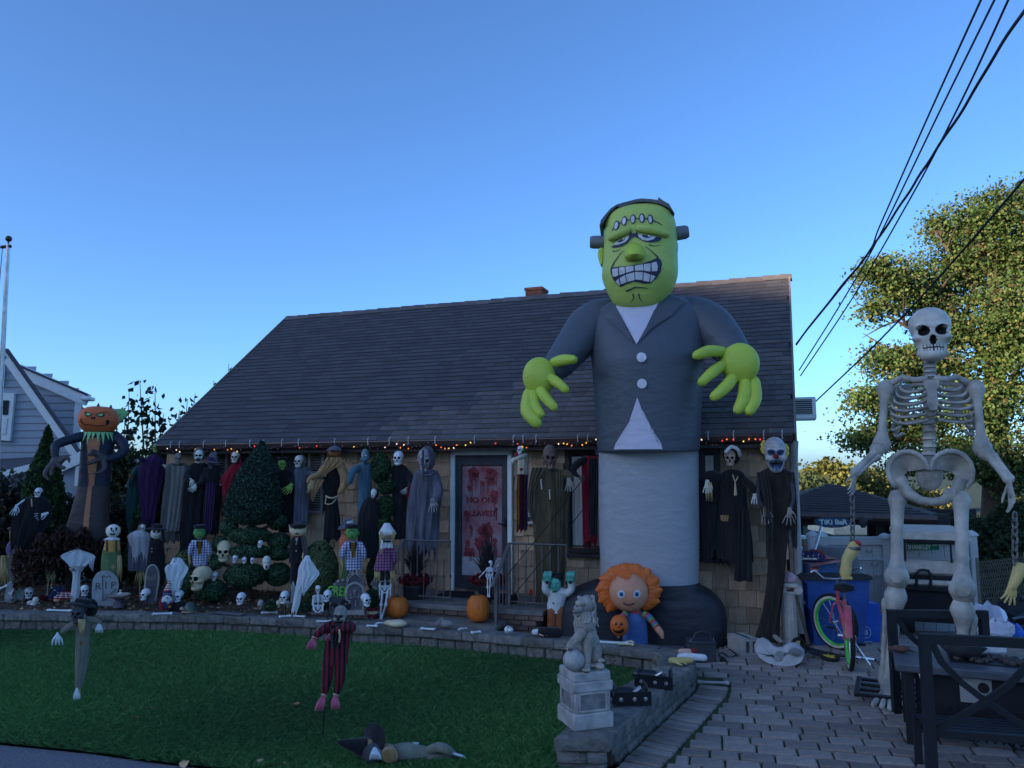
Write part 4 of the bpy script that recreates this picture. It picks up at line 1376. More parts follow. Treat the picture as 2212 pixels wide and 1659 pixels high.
# ---- inflatable doll at its feet, kept plain
L=Loc(1372,1402,10.02,.05)
doll=thing('inflatable_doll','inflatable orange-haired doll in blue overalls before the black shoes','inflatable',L. b,L. a)
ORH=nylon('orange_nylon',(.75,.12,.02));TAN=nylon('tan_nylon',(.5,.24,.15));BLU=nylon('blue_nylon',(.05,.12,.32));RED=nylon('red_nylon',(.35,.04,.05));GRN=nylon('leaf_green_nylon',(.07,.22,.07))
kp=L. px
def ell_part(nm,m_,vx,vy,rx,rz,ry,par,dy=0.,p=2.2):
 c=L(vx,vy,dy);mb=MB()
 mb. loft([sect(c. x,c. y,c. z+rz*kp*math. sin(a),rx*kp*max(math. cos(a),.05),ry*max(math. cos(a),.05),28,p)for a in np. linspace(-PI/2,PI/2,17)])
 return mb. build(nm,m_,par,ang=60)
fh=ell_part('head',TAN,1358,1279,42,42,.2,doll,-.04)
hair=ell_part('hair',ORH,1359,1272,55,46,.22,doll,.12)
for i in range(22):
 a=-.75+(PI+1.5)*i/21
 c=L(1359+50*math. cos(a),1274-42*math. sin(a),.05);o_=L(1359+(68+5*(i%2))*math. cos(a+.12),1276-(56+4*(i%2))*math. sin(a+.12),0)
 mb=MB();mb. tube([c,c. lerp(o_,.5),o_],[.11,.08,.008],8,rnd_=False);mb. build('tuft',ORH,hair)
mb=MB();bf=bvh_of(fh)
def dv(mb,bv,pts,off=.008,dy=-.25):decal(mb,bv,[(L(x,y,dy). x,L(x,y,dy). z)for x,y in pts],off,.04)
dv(mb,bf,[(1326,1262),(1332,1248),(1345,1242),(1358,1255),(1366,1241),(1384,1246),(1392,1262),(1396,1250),(1390,1240),(1358,1234),(1330,1241)]);mb. build('fringe',ORH,fh,ang=0)
for x in(1342,1376):
 for r,m_,o in((8,PALE,.01),(5,mat('blue_ink',(.05,.2,.32),bump=0),.016),(2.5,INK,.022)):
  mb=MB();dv(mb,bf,circ(x,1284,r,r*1.1,14),o);mb. build('eye',m_,fh,ang=0)
mb=MB();dv(mb,bf,stroke([(1346,1303),(1353,1308),(1363,1308),(1370,1303)],3,3),.01);mb. build('mouth',INK,fh,ang=0)
mb=MB();rows=smooth_rings([(1402,27),(1380,27),(1350,25),(1330,22),(1320,14)],3)
mb. loft([sect(L(1372,v). x,0,L(1372,v). z,r*kp,r*kp*.8,28)for v,r in rows]);ob=mb. build('overalls',BLU,doll,ang=60)
mb=MB();dv(mb,bvh_of(ob),[(1358,1321),(1386,1321),(1380,1331),(1364,1331)],.01);mb. build('collar',RED,doll,ang=0)
mb=MB();dv(mb,bvh_of(ob),circ(1385,1332,3,3,12),.012);mb. build('button',RED,doll,ang=0)
for P,st in(([(1390,1326),(1403,1334),(1414,1348),(1420,1357)],4),([(1352,1325),(1344,1334),(1338,1345),(1336,1356)],4)):
 for i in range(8):
  t0,t1=i/8,(i+1)/8
  def pt(t):k=min(int(t*3),2);u=t*3-k;return L(P[k][0]+(P[k+1][0]-P[k][0])*u,P[k][1]+(P[k+1][1]-P[k][1])*u,-.12-.1*t)
  mb=MB();mb. tube([pt(t0),pt((t0+t1)/2),pt(t1)],7.5*kp,14);mb. build('sleeve_band',(GRN,RED,BLU)[i%3],doll,ang=60)
 e=pt(1.);mb=MB();mb. tube([e,e+Vector((.04  if P[0][0]>1370  else 0,-.02,-.05)),e+Vector((.06  if P[0][0]>1370  else 0,-.03,-.1))],[.042,.04,.02],12,rnd_=True);mb. build('hand',TAN,doll,ang=60)
pk=thing('pumpkin_bucket','round orange jack-o-lantern cushion held by the orange-haired doll','pumpkin',L. b,L. a)
pp=ell_part('pumpkin',ORH,1338,1351,19.5,22,.11,pk,-.28)
bp_=bvh_of(pp)
for q in([(1327,1350),(1331,1342),(1334,1350)],[(1338,1351),(1342,1343),(1347,1351)],[(1334,1356),(1337,1352),(1340,1356)],[(1323,1357),(1328,1362),(1333,1362),(1334,1365),(1338,1365),(1339,1362),(1348,1357),(1347,1364),(1341,1369),(1331,1368),(1325,1363)]):
 mb=MB();dv(mb,bp_,q,.006,-.38);mb. build('face',BLACK,pk,ang=0)
# ---- pumpkin reaper inflatable at left
def RA(x,y):return x*.1736,822.9+y*.1736
L=Loc(196,1190,13.0,.2);kp=L. px
rp_=thing('pumpkin_reaper','inflatable pumpkin-headed figure with clawed hands at the left of the garden','inflatable',L. b,L. a)
RBK=nylon('dark_blue_nylon',(.018,.022,.04));RBR=nylon('brown_nylon',(.05,.035,.035));ORR=nylon('pumpkin_nylon',(.62,.13,.04));LGR=nylon('mint_nylon',(.2,.48,.2));ORS=nylon('orange_stripe_nylon',(.42,.16,.08));CLAW=nylon('claw_nylon',(.075,.055,.055))
def rl(nm,m_,rows,asp=.7,par=rp_,p=2.2):
 mb=MB();mb. loft([sect(L(c,v). x,0,L(c,v). z,r*kp,r*kp*asp,32,p)for v,c,r in smooth_rings(rows,3)]);return mb. build(nm,m_,par,ang=60)
rb2=rl('skirt',RBR,[(1195,188,48),(1150,190,44),(1100,196,37),(1051,203,31)])
rb1=rl('body',RBK,[(1051,203,31),(1000,207,31),(965,211,33),(945,213,33),(935,213,24)])
for i,(a,b_,bv)in enumerate((([(187,945),(218,945),(211,975),(203,1000),(203,1050),(191,1050),(192,1000),(193,975)],0,rb1),([(190,1050),(199,1050),(193,1110),(190,1150),(188,1190),(176,1190),(178,1150),(182,1110)],0,rb2))):
 mb=MB();decal(mb,bvh_of(bv),[(L(x,y,-.2). x,L(x,y,-.2). z)for x,y in a],.012,.06);mb. build('stripe',ORS,rp_,ang=0)
ph_=rl('pumpkin_head',ORR,[(938,213,8),(936,213,20),(928,213,33),(912,213,40),(900,213,40.5),(888,213,35),(880,213,22),(878,213,8)],.85)
bv=bvh_of(ph_)
def dr3(nm,m_,pts,off=.012):
 mb=MB();decal(mb,bv,[(L(*RA(x,y),-.3). x,L(*RA(x,y),-.3). z)for x,y in pts],off,.05);mb. build(nm,m_,ph_,ang=0)
for q in([(1050,375),(1075,380),(1145,410),(1120,435),(1085,445),(1060,420)],[(1190,420),(1250,405),(1300,395),(1300,430),(1270,450),(1225,445)]):dr3('eye_socket',BLACK,q)
for q in([(1068,400),(1090,392),(1132,410),(1110,428),(1080,425)],[(1205,422),(1250,408),(1285,405),(1280,428),(1250,440)]):dr3('eye',LGR,q,.02)
for q in(stroke([(1060,380),(1110,395),(1160,412),(1175,390)],8,4),stroke([(1185,415),(1250,390),(1310,380),(1350,395),(1372,430)],8,4),circ(1145,460,12,18,10),circ(1173,460,12,18,10),stroke([(1000,460),(1005,500),(1030,530),(1060,545),(1100,540),(1180,560),(1250,555),(1320,550),(1350,530),(1362,500),(1340,480),(1320,490)],12,6)):dr3('face_line',BLACK,q)
for x,y in((1040,350),(1375,330),(1220,310)):
 c=L(*RA(x,y+20),.0);e=L(*RA(x+(8  if x>1200  else-22),y-35),0);mb=MB();mb. tube([c,e],[.035,.006],8);mb. build('thorn',RBR,ph_)
mb=MB();n=22
for i in range(n):
 a=2*PI*i/n;b_=2*PI*(i+1)/n;m2=(a+b_)/2
 c=L(213,934);l=-.13-.09*(i%3)/2
 mb. add([(c. x+.24*math. cos(a),.19*math. sin(a),c. z),(c. x+.24*math. cos(b_),.19*math. sin(b_),c. z),(c. x+.3*math. cos(m2),.25*math. sin(m2),c. z+l)],[(0,1,2)])
mb. build('leaf_collar',LGR,rp_,smooth=False)
mb=MB();q=[RA(*p)for p in((1320,400),(1340,325),(1440,350),(1540,345),(1600,395),(1540,470),(1460,560),(1410,610))]
mb. prism([(L(x,y,.25). x,L(x,y,.25). z)for x,y in q],.22,.26);mb. build('wing',LGR,rp_,smooth=False)
for a,b_ in(((1400,590),(1640,370)),((1430,500),(1560,335))):
 mb=MB();mb. tube([L(*RA(*a),.24),L(*RA(*b_),.24)],[.03,.012],8);mb. build('wing_rib',RBR,rp_)
for P,r in(([(1090,680,0),(900,720,-.1),(710,790,-.2),(685,870,-.25),(690,985,-.3)],(11,10.5,9.5,8,7)),([(1420,690,0),(1510,760,-.1),(1545,860,-.2),(1450,945,-.28),(1330,975,-.35)],(13,12,10,9,8))):
 rows=smooth_rings([(*L(*RA(x,y),dy),q*kp)for(x,y,dy),q in zip(P,r)],3);mb=MB();mb. tube([q[:3]for q in rows],[q[3]for q in rows],16,rnd_=True);mb. build('sleeve',RBK,rp_,ang=60)
for c,fl in(((700,1010),[[(650,1040),(580,1110),(560,1180),(600,1228)],[(670,1050),(640,1110),(640,1165)],[(740,1010),(800,965),(850,965),(862,1010)],[(730,1040),(750,1070),(795,1082)]]),((1275,980),[[(1230,950),(1190,880),(1140,875),(1130,900)],[(1240,975),(1170,1000),(1105,1025)],[(1290,1020),(1300,1090),(1240,1140),(1170,1150)],[(1230,930),(1160,900),(1105,915)]])):
 mb=MB();w_=L(*RA(*c),-.36);mb. ell(w_,(.09,.06,.09),12,8);hh_=mb. build('hand',CLAW,rp_)
 for f in fl:
  rows=smooth_rings([(*L(*RA(*p),-.38-.03*i),r)for i,(p,r)in enumerate(zip([c]+f,(.06,.05,.038,.03,.014)))],3);mb=MB();mb. tube([q[:3]for q in rows],[q[3]for q in rows],10,rnd_=True);mb. build('finger',CLAW,hh_,ang=60)
# ---- giant skeleton over the driveway
L=Loc(2003,1500,7.85,.06)
gs=thing('giant_skeleton','giant grey plastic skeleton standing on the driveway at right','skeleton',L. b)
GBN=mat('giant_bone',(.27,.27,.255),rough=.55,scale=3.5,var=.45,bump=.15,col2=(.45,.44,.41));GSK=mat('giant_skull',(.44,.43,.4),rough=.5,scale=3,var=.2,bump=.1)
L0=L;ga_=L. a;gs. rotation_euler=(0,0,ga_)
J=dict(head=L(2010,723),neck=L(2009,800),chest=L(2009,815),pelvis=L(2008,1030),pw=.385,ah=.13,sh_l=L(1912,838),sh_r=L(2107,838),el_l=L(1904,962,-.1),el_r=L(2122,970,-.1),wr_l=L(1846,1020,-.35),wr_r=L(2178,1036,-.35),ha_l=L(1841,1072,-.45),ha_r=L(2192,1108,-.45),hi_l=L(1938,1075),hi_r=L(2076,1078,-.05),kn_l=L(1937,1252,-.03),kn_r=L(2079,1280,-.35),an_l=L(1922,1474,0),an_r=L(2080,1500,-.3))
skeleton(gs,J,1.05,(GBN,GSK),1.0,True,.575,(0,0,.05))
mb=MB()
for z in(0.0,):
 c=L(1925,1500)
 for dy in(-.3,-.1,.1,.3):mb. box((c. x+.05,c. y+dy,.015),(.75,.06,.03),.005)
 for dx in(-.3,.38):mb. box((c. x+dx,c. y,.016),(.05,.7,.034),.005)
mb. build('base_frame',mat('black_metal',(.015,.016,.02),rough=.4,metal=.3,bump=.05),gs)
BLKM=MATS['black_metal']
CHAIN=mat('chain_plastic',(.06,.06,.065),rough=.4,scale=12,var=.8,bump=.3,metal=.2,col2=(.2,.2,.2))
mb=MB();q=[]
for i in range(17):
 a=2*PI*i/16
 q. append((.032*math. cos(a),0,.055*math. sin(a)))
mb. tube(q[:-1]+[q[0],q[1]],.013,8,caps=False)
link_me=mb. mesh('chain_link',CHAIN)
def chain(label,a,b_,n):
 t=thing('chain',label,'chain',b_)
 for i in range(n):
  p=a. lerp(b_,(i+.5)/n)-b_
  link_mesh('chain_link',link_me,t,p,(0,U(-.12,.12),(i%2)*PI/2+U(-.2,.2)+.4),(a-b_). length/n/.088)
 return t
wm=lambda k:L0. b+Matrix. Rotation(ga_,3,'Z')@J[k]
ca_=wm('ha_l');yl=ca_. y;yr=wm('ha_r'). y;cb=A(1842,1180,yl)
chain('grey plastic chain hanging from the left hand of the giant skeleton',ca_,cb,8)
FLESH=mat('waxy_flesh',(.42,.33,.13),rough=.5,scale=4,var=.2,bump=.15)
mb=MB();p=[A(1845,1180,yl),A(1838,1195,yl),A(1829,1210,yl),A(1828,1225,yl),A(1826,1238,yl)]
mb. tube(p,[.055,.06,.05,.052,.055],14,rnd_=True);
for i in range(5):mb. ell(p[-1]+Vector(((i-2)*.02,-.03,-.045)),(.013,.02,.018),8,6)
sv=thing('foot_prop','yellow severed foot with a red stump hanging from the chain','foot prop',A(1826,1238,yl))
mb. M=Matrix();mb. v=[tuple(Vector(v)-sv. location)for v in mb. v];mb. build('foot',FLESH,sv,ang=60)
mb=MB();mb. ell(A(1850,1174,yl)-sv. location,(.05,.05,.035),12,8);mb. build('stump',mat('red_flesh',(.3,.03,.03),rough=.4),sv)
mb=MB();mb. tube([Vector((.055*math. cos(a),.055*math. sin(a),0))+A(1845,1184,yl)-sv. location for a in np. linspace(0,2*PI,13)],.018,8);mb. build('shackle',CHAIN,sv)
ca_=wm('ha_r');cb=A(2192,1220,yr)
chain('grey plastic chain hanging from the right hand of the giant skeleton',ca_,cb,7)
sv=thing('hand_prop','yellow severed hand hanging from the right-hand chain','hand prop',A(2200,1240,yr))
mb=MB();mb. tube([A(2203,1228,yr)-sv. location,A(2193,1255,yr)-sv. location,A(2186,1268,yr)-sv. location],[.055,.045,.036],12,rnd_=True)
d=A(2172,1300,yr)-A(2188,1264,yr)
hand_mb(mb,Matrix. Translation(A(2188,1264,yr)-sv. location)@Matrix. Rotation(PI,4,'Z')@Matrix. Rotation(-.35,4,'Y'),.21,.55,.12,1.,-1,8)
mb. build('hand',FLESH,sv,ang=60)
# ---- lion on its pedestal
pz=.25
pc=G(1264,1562,pz)
CONC=mat('pale_concrete',(.29,.29,.3),rough=.9,scale=7,var=.4,bump=.5,dist=.006,col2=(.4,.4,.4));LIO=mat('lion_concrete',(.33,.3,.27),rough=.85,scale=9,var=.45,bump=.5,dist=.008,col2=(.42,.39,.36))
lr=.33
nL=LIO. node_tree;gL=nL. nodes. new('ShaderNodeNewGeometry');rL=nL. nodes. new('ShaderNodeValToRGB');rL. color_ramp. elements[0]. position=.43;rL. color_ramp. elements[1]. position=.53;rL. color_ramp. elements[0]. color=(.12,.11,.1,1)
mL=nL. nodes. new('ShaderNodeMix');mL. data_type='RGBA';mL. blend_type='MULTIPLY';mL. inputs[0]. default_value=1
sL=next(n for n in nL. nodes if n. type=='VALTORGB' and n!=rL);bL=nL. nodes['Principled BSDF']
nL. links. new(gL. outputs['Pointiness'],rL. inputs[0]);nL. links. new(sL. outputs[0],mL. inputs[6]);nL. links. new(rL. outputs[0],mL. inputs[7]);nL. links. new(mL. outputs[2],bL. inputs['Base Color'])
ped=thing('pedestal','grey moulded concrete pedestal on the end of the curved wall','pedestal',pc,lr)
w_=.345
for nm,z0,z1,s in(('base',0,.125,1.),('die',.12,.29,.9),('cornice',.285,.365,1.),('top_slab',.36,.435,.92)):
 mb=MB();mb. box((0,0,(z0+z1)/2),(w_*s,w_*s,z1-z0),.01);mb. build(nm,CONC,ped)
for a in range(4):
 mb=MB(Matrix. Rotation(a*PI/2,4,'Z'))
 for x,z,dx,dz in((0,.275,.25,.018),(0,.14,.25,.018),(-.116,.207,.018,.15),(.116,.207,.018,.15)):mb. box((x,-w_*.45-.004,z),(dx,.012,dz),.004)
 mb. build('panel_frame',CONC,ped)
 mb=MB(Matrix. Rotation(a*PI/2,4,'Z'));mb. box((0,-w_*.45-.001,.207),(.215,.005,.118));mb. build('panel',mat('panel_concrete',(.15,.15,.155),rough=.95,scale=9,var=.5,bump=.3),ped,smooth=False)  # plate inside each frame, in a darker concrete tone
lion=thing('lion_statue','seated concrete lion statue with its paw on a ball','statue',(pc. x,pc. y,pz+.435),0)
k=.00091
def lp(x,y,dy=0.):return Vector(((x-590)*k,dy,(845-y)*k))
mb=MB()
E_=lambda x,y,dy,rx,ry,rz:mb. ell(lp(x,y,dy),(rx*k,ry*k,rz*k),20,12)
E_(600,300,-.02,78,75,78);E_(540,325,-.06,48,42,36);E_(508,332,-.085,30,28,24);E_(560,275,-.05,50,45,30);E_(520,365,-.075,26,26,20)
E_(625,330,.03,85,95,110);E_(600,440,-.02,100,95,130);E_(640,400,.04,70,80,130);E_(575,510,-.03,75,65,80);E_(615,560,0,90,90,120);E_(650,650,.03,85,95,120);E_(690,720,.0,58,75,95);E_(660,720,.1,60,60,95)
E_(552,238,.0,20,16,18);E_(670,240,.0,24,18,28)
mb. tube([lp(570,520,-.07),lp(520,570,-.09),lp(470,620,-.09),lp(455,650,-.1)],[48*k,42*k,36*k,38*k],14,rnd_=True)
mb. tube([lp(620,560,-.06),lp(612,680,-.08),lp(600,790,-.09),lp(595,825,-.11)],[46*k,38*k,32*k,34*k],14,rnd_=True)
E_(590,828,-.13,44,50,22);E_(715,810,-.09,42,55,28);E_(650,815,.0,80,90,22)
mb. tube([lp(735,800,.02),lp(755,780,-.03),lp(745,765,-.07),lp(720,765,-.08)],[15*k]*3+[20*k],10,rnd_=True)
r2=random. Random(8)
for i in range(46):
 a=r2. uniform(-1.7,1.3);z=r2. uniform(280,560)
 rr=105-abs(z-420)*.25
 x0=612+rr*math. sin(a);y0=-rr*math. cos(a)*k
 if abs(x0-545)<75  and z<390  and y0<-.03:continue
 mb. tube([lp(x0,z-25,y0*.95),lp(x0+r2. uniform(-14,6),z+10,y0*1.08),lp(x0+r2. uniform(-20,14),z+48,y0*.9)],[12*k,17*k,5*k],8,rnd_=True)
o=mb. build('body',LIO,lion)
md=o. modifiers. new('r','REMESH');md. mode='VOXEL';md. voxel_size=.0036;md. use_smooth_shade=True
md=o. modifiers. new('s','SMOOTH');md. iterations=2;md. factor=.5
mb=MB();mb. ell(lp(487,755,-.1),95*k,28,18);mb. build('ball',CONC,lion)
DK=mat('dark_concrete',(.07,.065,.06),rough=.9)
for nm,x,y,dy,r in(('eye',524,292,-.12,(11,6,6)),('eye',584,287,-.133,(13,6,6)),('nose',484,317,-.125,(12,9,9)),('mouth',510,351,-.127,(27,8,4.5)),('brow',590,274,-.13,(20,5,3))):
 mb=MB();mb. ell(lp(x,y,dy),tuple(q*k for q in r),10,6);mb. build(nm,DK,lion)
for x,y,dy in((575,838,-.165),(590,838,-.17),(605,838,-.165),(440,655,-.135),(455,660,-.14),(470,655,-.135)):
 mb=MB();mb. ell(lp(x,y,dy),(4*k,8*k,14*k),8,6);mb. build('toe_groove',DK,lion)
# ------- figures: hung along the eave, staked in the bed, standing about
def cloth(name,col,var=.3,stretch=(3,3,.5),**k):
 return mat(name,col,rough=.95,spec=.1,var=var,scale=6,stretch=stretch,bump=.35,bscale=9,dist=.02,trans=.12,sheen=.2,**k)
CBLACK=cloth('black_cloth',(.018,.018,.021));CGREY=cloth('grey_cloth',(.12,.115,.115));CPURP=cloth('purple_cloth',(.05,.022,.08));CTEAL=cloth('teal_cloth',(.02,.075,.08))
CRED=cloth('red_cloth',(.22,.015,.03));CBURL=cloth('burlap',(.33,.2,.1));CBLUE=cloth('blue_cloth',(.07,.15,.22));CDGREY=cloth('blue_grey_gauze',(.1,.105,.14),.5);CBROWN=cloth('brown_gauze',(.085,.07,.045),.5)
CWHITE=cloth('white_sheet',(.62,.62,.68),.06);CGAUZE=cloth('pale_gauze',(.34,.36,.4),.3);CSHEER=cloth('brown_black_veil',(.03,.026,.024),.5);COLIVE=cloth('olive_grey_cloth',(.17,.17,.14),.25)
STRAW=mat('straw',(.42,.32,.16),rough=.8,var=.3,scale=20,stretch=(1,1,.3),bump=.2)
TWINE=mat('twine',(.4,.33,.22),rough=.9)
SKINS={'green':mat('green_skin',(.16,.3,.06),var=.3,bump=.2,rough=.5),'grey':mat('grey_skin',(.2,.19,.18),var=.45,scale=7,bump=.4),'brown':mat('brown_skin',(.12,.085,.07),var=.4,scale=9,bump=.4),'pale':mat('pale_face',(.6,.58,.55),var=.15,bump=.15),'blue':mat('blue_skin',(.13,.22,.27),var=.3,scale=14,bump=.5),'mummy':mat('bandaged_grey',(.24,.22,.25),var=.5,scale=8,bump=.6,stretch=(1,1,3)),'dark':mat('dark_skin',(.04,.045,.055),var=.5,scale=7,bump=.4),'flesh':mat('plastic_flesh',(.5,.3,.24),var=.12,bump=.1),'lime':mat('lime_glow_plastic',(.32,.36,.12),var=.12,bump=.05)}
MOUTH_RED=mat('mouth_red',(.16,.015,.015));EYEBLUE=mat('face_blue',(.03,.06,.16),var=.4)
class Fig:
 def __init__(s,name,label,cat,cx,vb,off=None,p=None,group=None,turn=.95):
  p=Vector(p)if p is not None else W(cx,vb,off)
  s. p=p;s. px=mpp(p)
  s. a=-math. atan2(p. x,p. y)*turn
  s. n=Vector((math. sin(-s. a),math. cos(-s. a),0))
  s. R=Matrix. Rotation(-s. a,3,'Z')
  s. t=thing(name,label,cat,p,s. a,group)
  s. seed=int(cx)
 def L(s,vx,vy,dy=0.):
  d=ray(vx,vy)
  return s. R@(CAMP+d*((s. n. dot(s. p-CAMP)+dy)/s. n. dot(d))-s. p)
 def robe(s,m,rows,folds=9,amp=.16,rag=0.,asp=.45,nm='robe',par=None,n=54,dy=0.,k=4,closed=True):
  r2=random. Random(s. seed+len(rows));ph=r2. uniform(0,6)
  R_=smooth_rings(rows,k);N=len(R_)
  rings=[]
  jag=[r2. uniform(0,1)**2  for _ in range(n)]
  jag=[(jag[i]+jag[(i+1)%n]*.5)if i%3  else 1.2*jag[i]for i in range(n)]
  for i,(v,a,b)in enumerate(R_):
   c=s. L((a+b)/2,v,dy);rx=(b-a)/2*s. px;t=i/(N-1)
   q=[]
   for j in range(n):
    th=2*PI*j/n
    f=1+amp*min(1,t*1.6)*(math. sin(folds*th+ph+2.2*t)*.7+math. sin((folds*2+3)*th+ph*2-3*t)*.3)
    z=c. z-(rag*s. px*jag[j]*max(0,(t-.7)/.3)if rag else 0)
    q. append((c. x+rx*f*math. cos(th),c. y+rx*asp*f*math. sin(th),z))
   rings. append(q)
  mb=MB();mb. loft(rings,caps=False)
  if closed:
   mb. add(rings[0],[tuple(range(n))])
  return mb. build(nm,m,par or s. t,ang=70)
 def head(s,kind,mats,vx,vy,h,rot=(0,0,0),nm='head',wide=1.,dy=-.03,par=None):
  return head(kind,mats,par or s. t,s. L(vx,vy,dy),h*s. px,rot,nm,wide)
 def tube(s,nm,m,pts,r,par=None,n=12,flat=1.,rr=True,sm_=3):
  r=[r]*len(pts)if isinstance(r,(int,float))else r
  rows=smooth_rings([(*s. L(*(p if len(p)==3  else(*p,0.))),q*s. px)for p,q in zip(pts,r)],sm_)
  mb=MB();mb. tube([q[:3]for q in rows],[q[3]for q in rows],n,rnd_=rr,flat=flat)
  return mb. build(nm,m,par or s. t,ang=60)
 def hand(s,m,vx,vy,l,ang=0.,dy=-.1,par=None,spread=.3,curl=.3,nm='hand',side=1,thin=.8):
  mb=MB();hand_mb(mb,Matrix. Translation(s. L(vx,vy,dy))@Matrix. Rotation(ang,4,'Y'),l*s. px*1.15,spread,curl,thin,side,6)
  return mb. build(nm,m,par or s. t,ang=60)
 def ell(s,nm,m,vx,vy,rx,rz,ry,dy=0.,par=None,p=2.1,n=22,m_=12):
  c=s. L(vx,vy,dy);mb=MB()
  mb. loft([sect(c. x,c. y,c. z+rz*s. px*math. sin(a),rx*s. px*max(math. cos(a),.05),ry*s. px*max(math. cos(a),.05),n,p)for a in np. linspace(-PI/2,PI/2,m_)])
  return mb. build(nm,m,par or s. t,ang=60)
 def lathe(s,nm,m,vx,rows,asp=1.,par=None,dy=0.,tilt=0.,n=24):
  mb=MB();c0=s. L(vx,rows[0][0],dy)
  mb. lathe([(r*s. px,s. L(vx,v,dy). z-c0. z)for v,r in rows],n,sy=asp)
  return mb. build(nm,m,par or s. t,loc=c0,rot=(0,tilt,0))
 def plate(s,nm,m,pts,y0=-.02,y1=.02,par=None,smooth=False):
  q=[s. L(x,y,0)for x,y in pts]
  mb=MB();mb. prism([(v. x,v. z)for v in q],y0,y1);return mb. build(nm,m,par or s. t,smooth=smooth)
 def drape(s,nm,m,pts,dy=-.12,par=None,k=0.):
  n=12;vs=[];R_=smooth_rings(pts,4);ph=U(0,6)
  for i,(v,a,b)in enumerate(R_):
   for j in range(n+1):
    q=s. L(a+(b-a)*j/n,v,dy+.015*math. sin(j*1.7+ph+i*.2))
    if i==len(R_)-1:q. z-=k*s. px*U(0,1)
    vs. append(q)
  mb=MB();mb. add(vs,[(i*(n+1)+j,i*(n+1)+j+1,(i+1)*(n+1)+j+1,(i+1)*(n+1)+j)for i in range(len(R_)-1)for j in range(n)])
  return mb. build(nm,m,par or s. t,ang=70)
 def straw(s,vx,v0,v1,w,n=16,dy=0.,nm='straw',flare=1.5,par=None):
  mb=MB()
  for i in range(n):
   x=(i/(n-1)-.5)*w+U(-1,1)
   mb. tube([s. L(vx+x,v0,dy+U(-.03,.03)),s. L(vx+x*(1+flare)/2+U(-1,1),(v0+v1)/2,dy),s. L(vx+x*flare+U(-2,2),v1+U(-5,3),dy+U(-.04,.02))],[.009,.008,.003],4)
  return setp(mb. build(nm,STRAW,par or s. t,ang=0),kind='stuff')
 def cord(s,vx,vy):
  a=s. L(vx,vy,0);b=Vector((a. x,a. y+.03,max(EAVE-.06-s. p. z,a. z+.05)))
  mb=MB();mb. tube([a,b],.005,5);mb. build('hanging_cord',BLKM,s. t)
 def dec(s,o,m,pts,off=.006,nm='face_mark',dy=-.15,par=None):
  if not hasattr(s,'bv'):s. bv={}
  if o. name not in s. bv:s. bv[o. name]=bvh_of(o)
  mb=MB();decal(mb,s. bv[o. name],[(s. L(x,y,dy). x,s. L(x,y,dy). z)for x,y in pts],off,.03);return mb. build(nm,m,o if o. location. length<1e-6  else s. t,ang=0)
HG='figures hung along the eave'
def hang(name,label,cx,hem,off=.42,p=None):return Fig(name,label,'halloween figure',cx,hem,off,p,HG)
f=hang('teal_figure','ragged teal gown hanging behind the purple witch at the house corner',284,1175,.2)
f. robe(CTEAL,[(1005,300,316),(1022,284,322),(1060,280,326),(1100,278,322),(1175,284,312)],rag=45,amp=.25)
f. head('zombie',(SKINS['green'],BLACK,TOOTH),322,993,22,nm='head');f. tube('sleeve',CTEAL,[(296,1012),(286,1030,-.1),(279,1046,-.15)],[6,6,5]);f. drape('cuff',CBURL,[(1022,279,285),(1040,278,286),(1046,281,284)],-.16);f. hand(SKINS['pale'],278,1042,11,.4,-.16)
f=hang('purple_witch','hooded purple witch with a green face at the far left of the eave',322,1115,.42)
f. robe(CPURP,[(981,328,343),(990,316,352),(1006,306,354),(1050,304,346),(1085,308,336),(1115,313,330)],rag=40,amp=.22);f. head('zombie',(SKINS['green'],BLACK,TOOTH),336.5,968,20,(0,0,-.2))
f. ell('hood',CPURP,335,965,8.5,10,9,.05);f. tube('sleeve',CPURP,[(314,996),(303,992,-.1)],[6,4]);f. hand(SKINS['pale'],303,992,11,1.1,-.1);f. hand(SKINS['pale'],352,1004,11,-.9,-.1);f. cord(336,957)
f=hang('grey_zombie','bald grey zombie in a long grey tabard hanging second from the corner',383,1165,.42)
f. robe(CGREY,[(1000,374,396),(1007,362,406),(1040,360,410),(1090,354,405),(1165,347,393)],amp=.12,rag=10,asp=.4)
f. drape('tabard',cloth('pale_grey_cloth',(.19,.18,.17),.15),[(1006,368,402),(1060,366,398),(1120,361,390),(1148,358,386)],-.2);f. head('zombie',(SKINS['grey'],BLACK,TOOTH),384.5,991,25);f. tube('collar',CBLACK,[(372,1004),(384,1008,-.1),(397,1004)],3.5);f. cord(384,979)
f=hang('white_faced_ghoul','white-faced screaming ghoul in black robes between the grey zombie and the witch',424,1195,.5)
f. robe(CBLACK,[(1000,418,442),(1010,408,452),(1035,404,450),(1090,398,442),(1195,392,436)],amp=.16,rag=15)
f. ell('hood',CGREY,430,982,12,16,11,.05);f. head('clown',(SKINS['pale'],BLACK,SKINS['pale'],SKINS['pale'],BLACK,BLACK),430,986,29,(0,0,-.15),wide=.92)
f. tube('sleeve',CBLACK,[(408,1018),(403,1030,-.12),(408,1037,-.2)],[8,7,5]);f. hand(SKINS['pale'],411,1034,17,-.3,-.22);f. tube('sleeve',CBLACK,[(440,1020),(438,1040,-.15),(426,1047,-.22)],[8,7,5]);f. hand(SKINS['pale'],424,1047,20,.75,-.24);f. cord(430,970)
f=hang('hat_witch','dark witch in a purple-banded hat with a long purple skirt panel',458,1150,.42)
f. robe(CBLACK,[(1006,450,470),(1014,442,482),(1040,444,478),(1090,442,474),(1150,440,470)],amp=.14,rag=12)
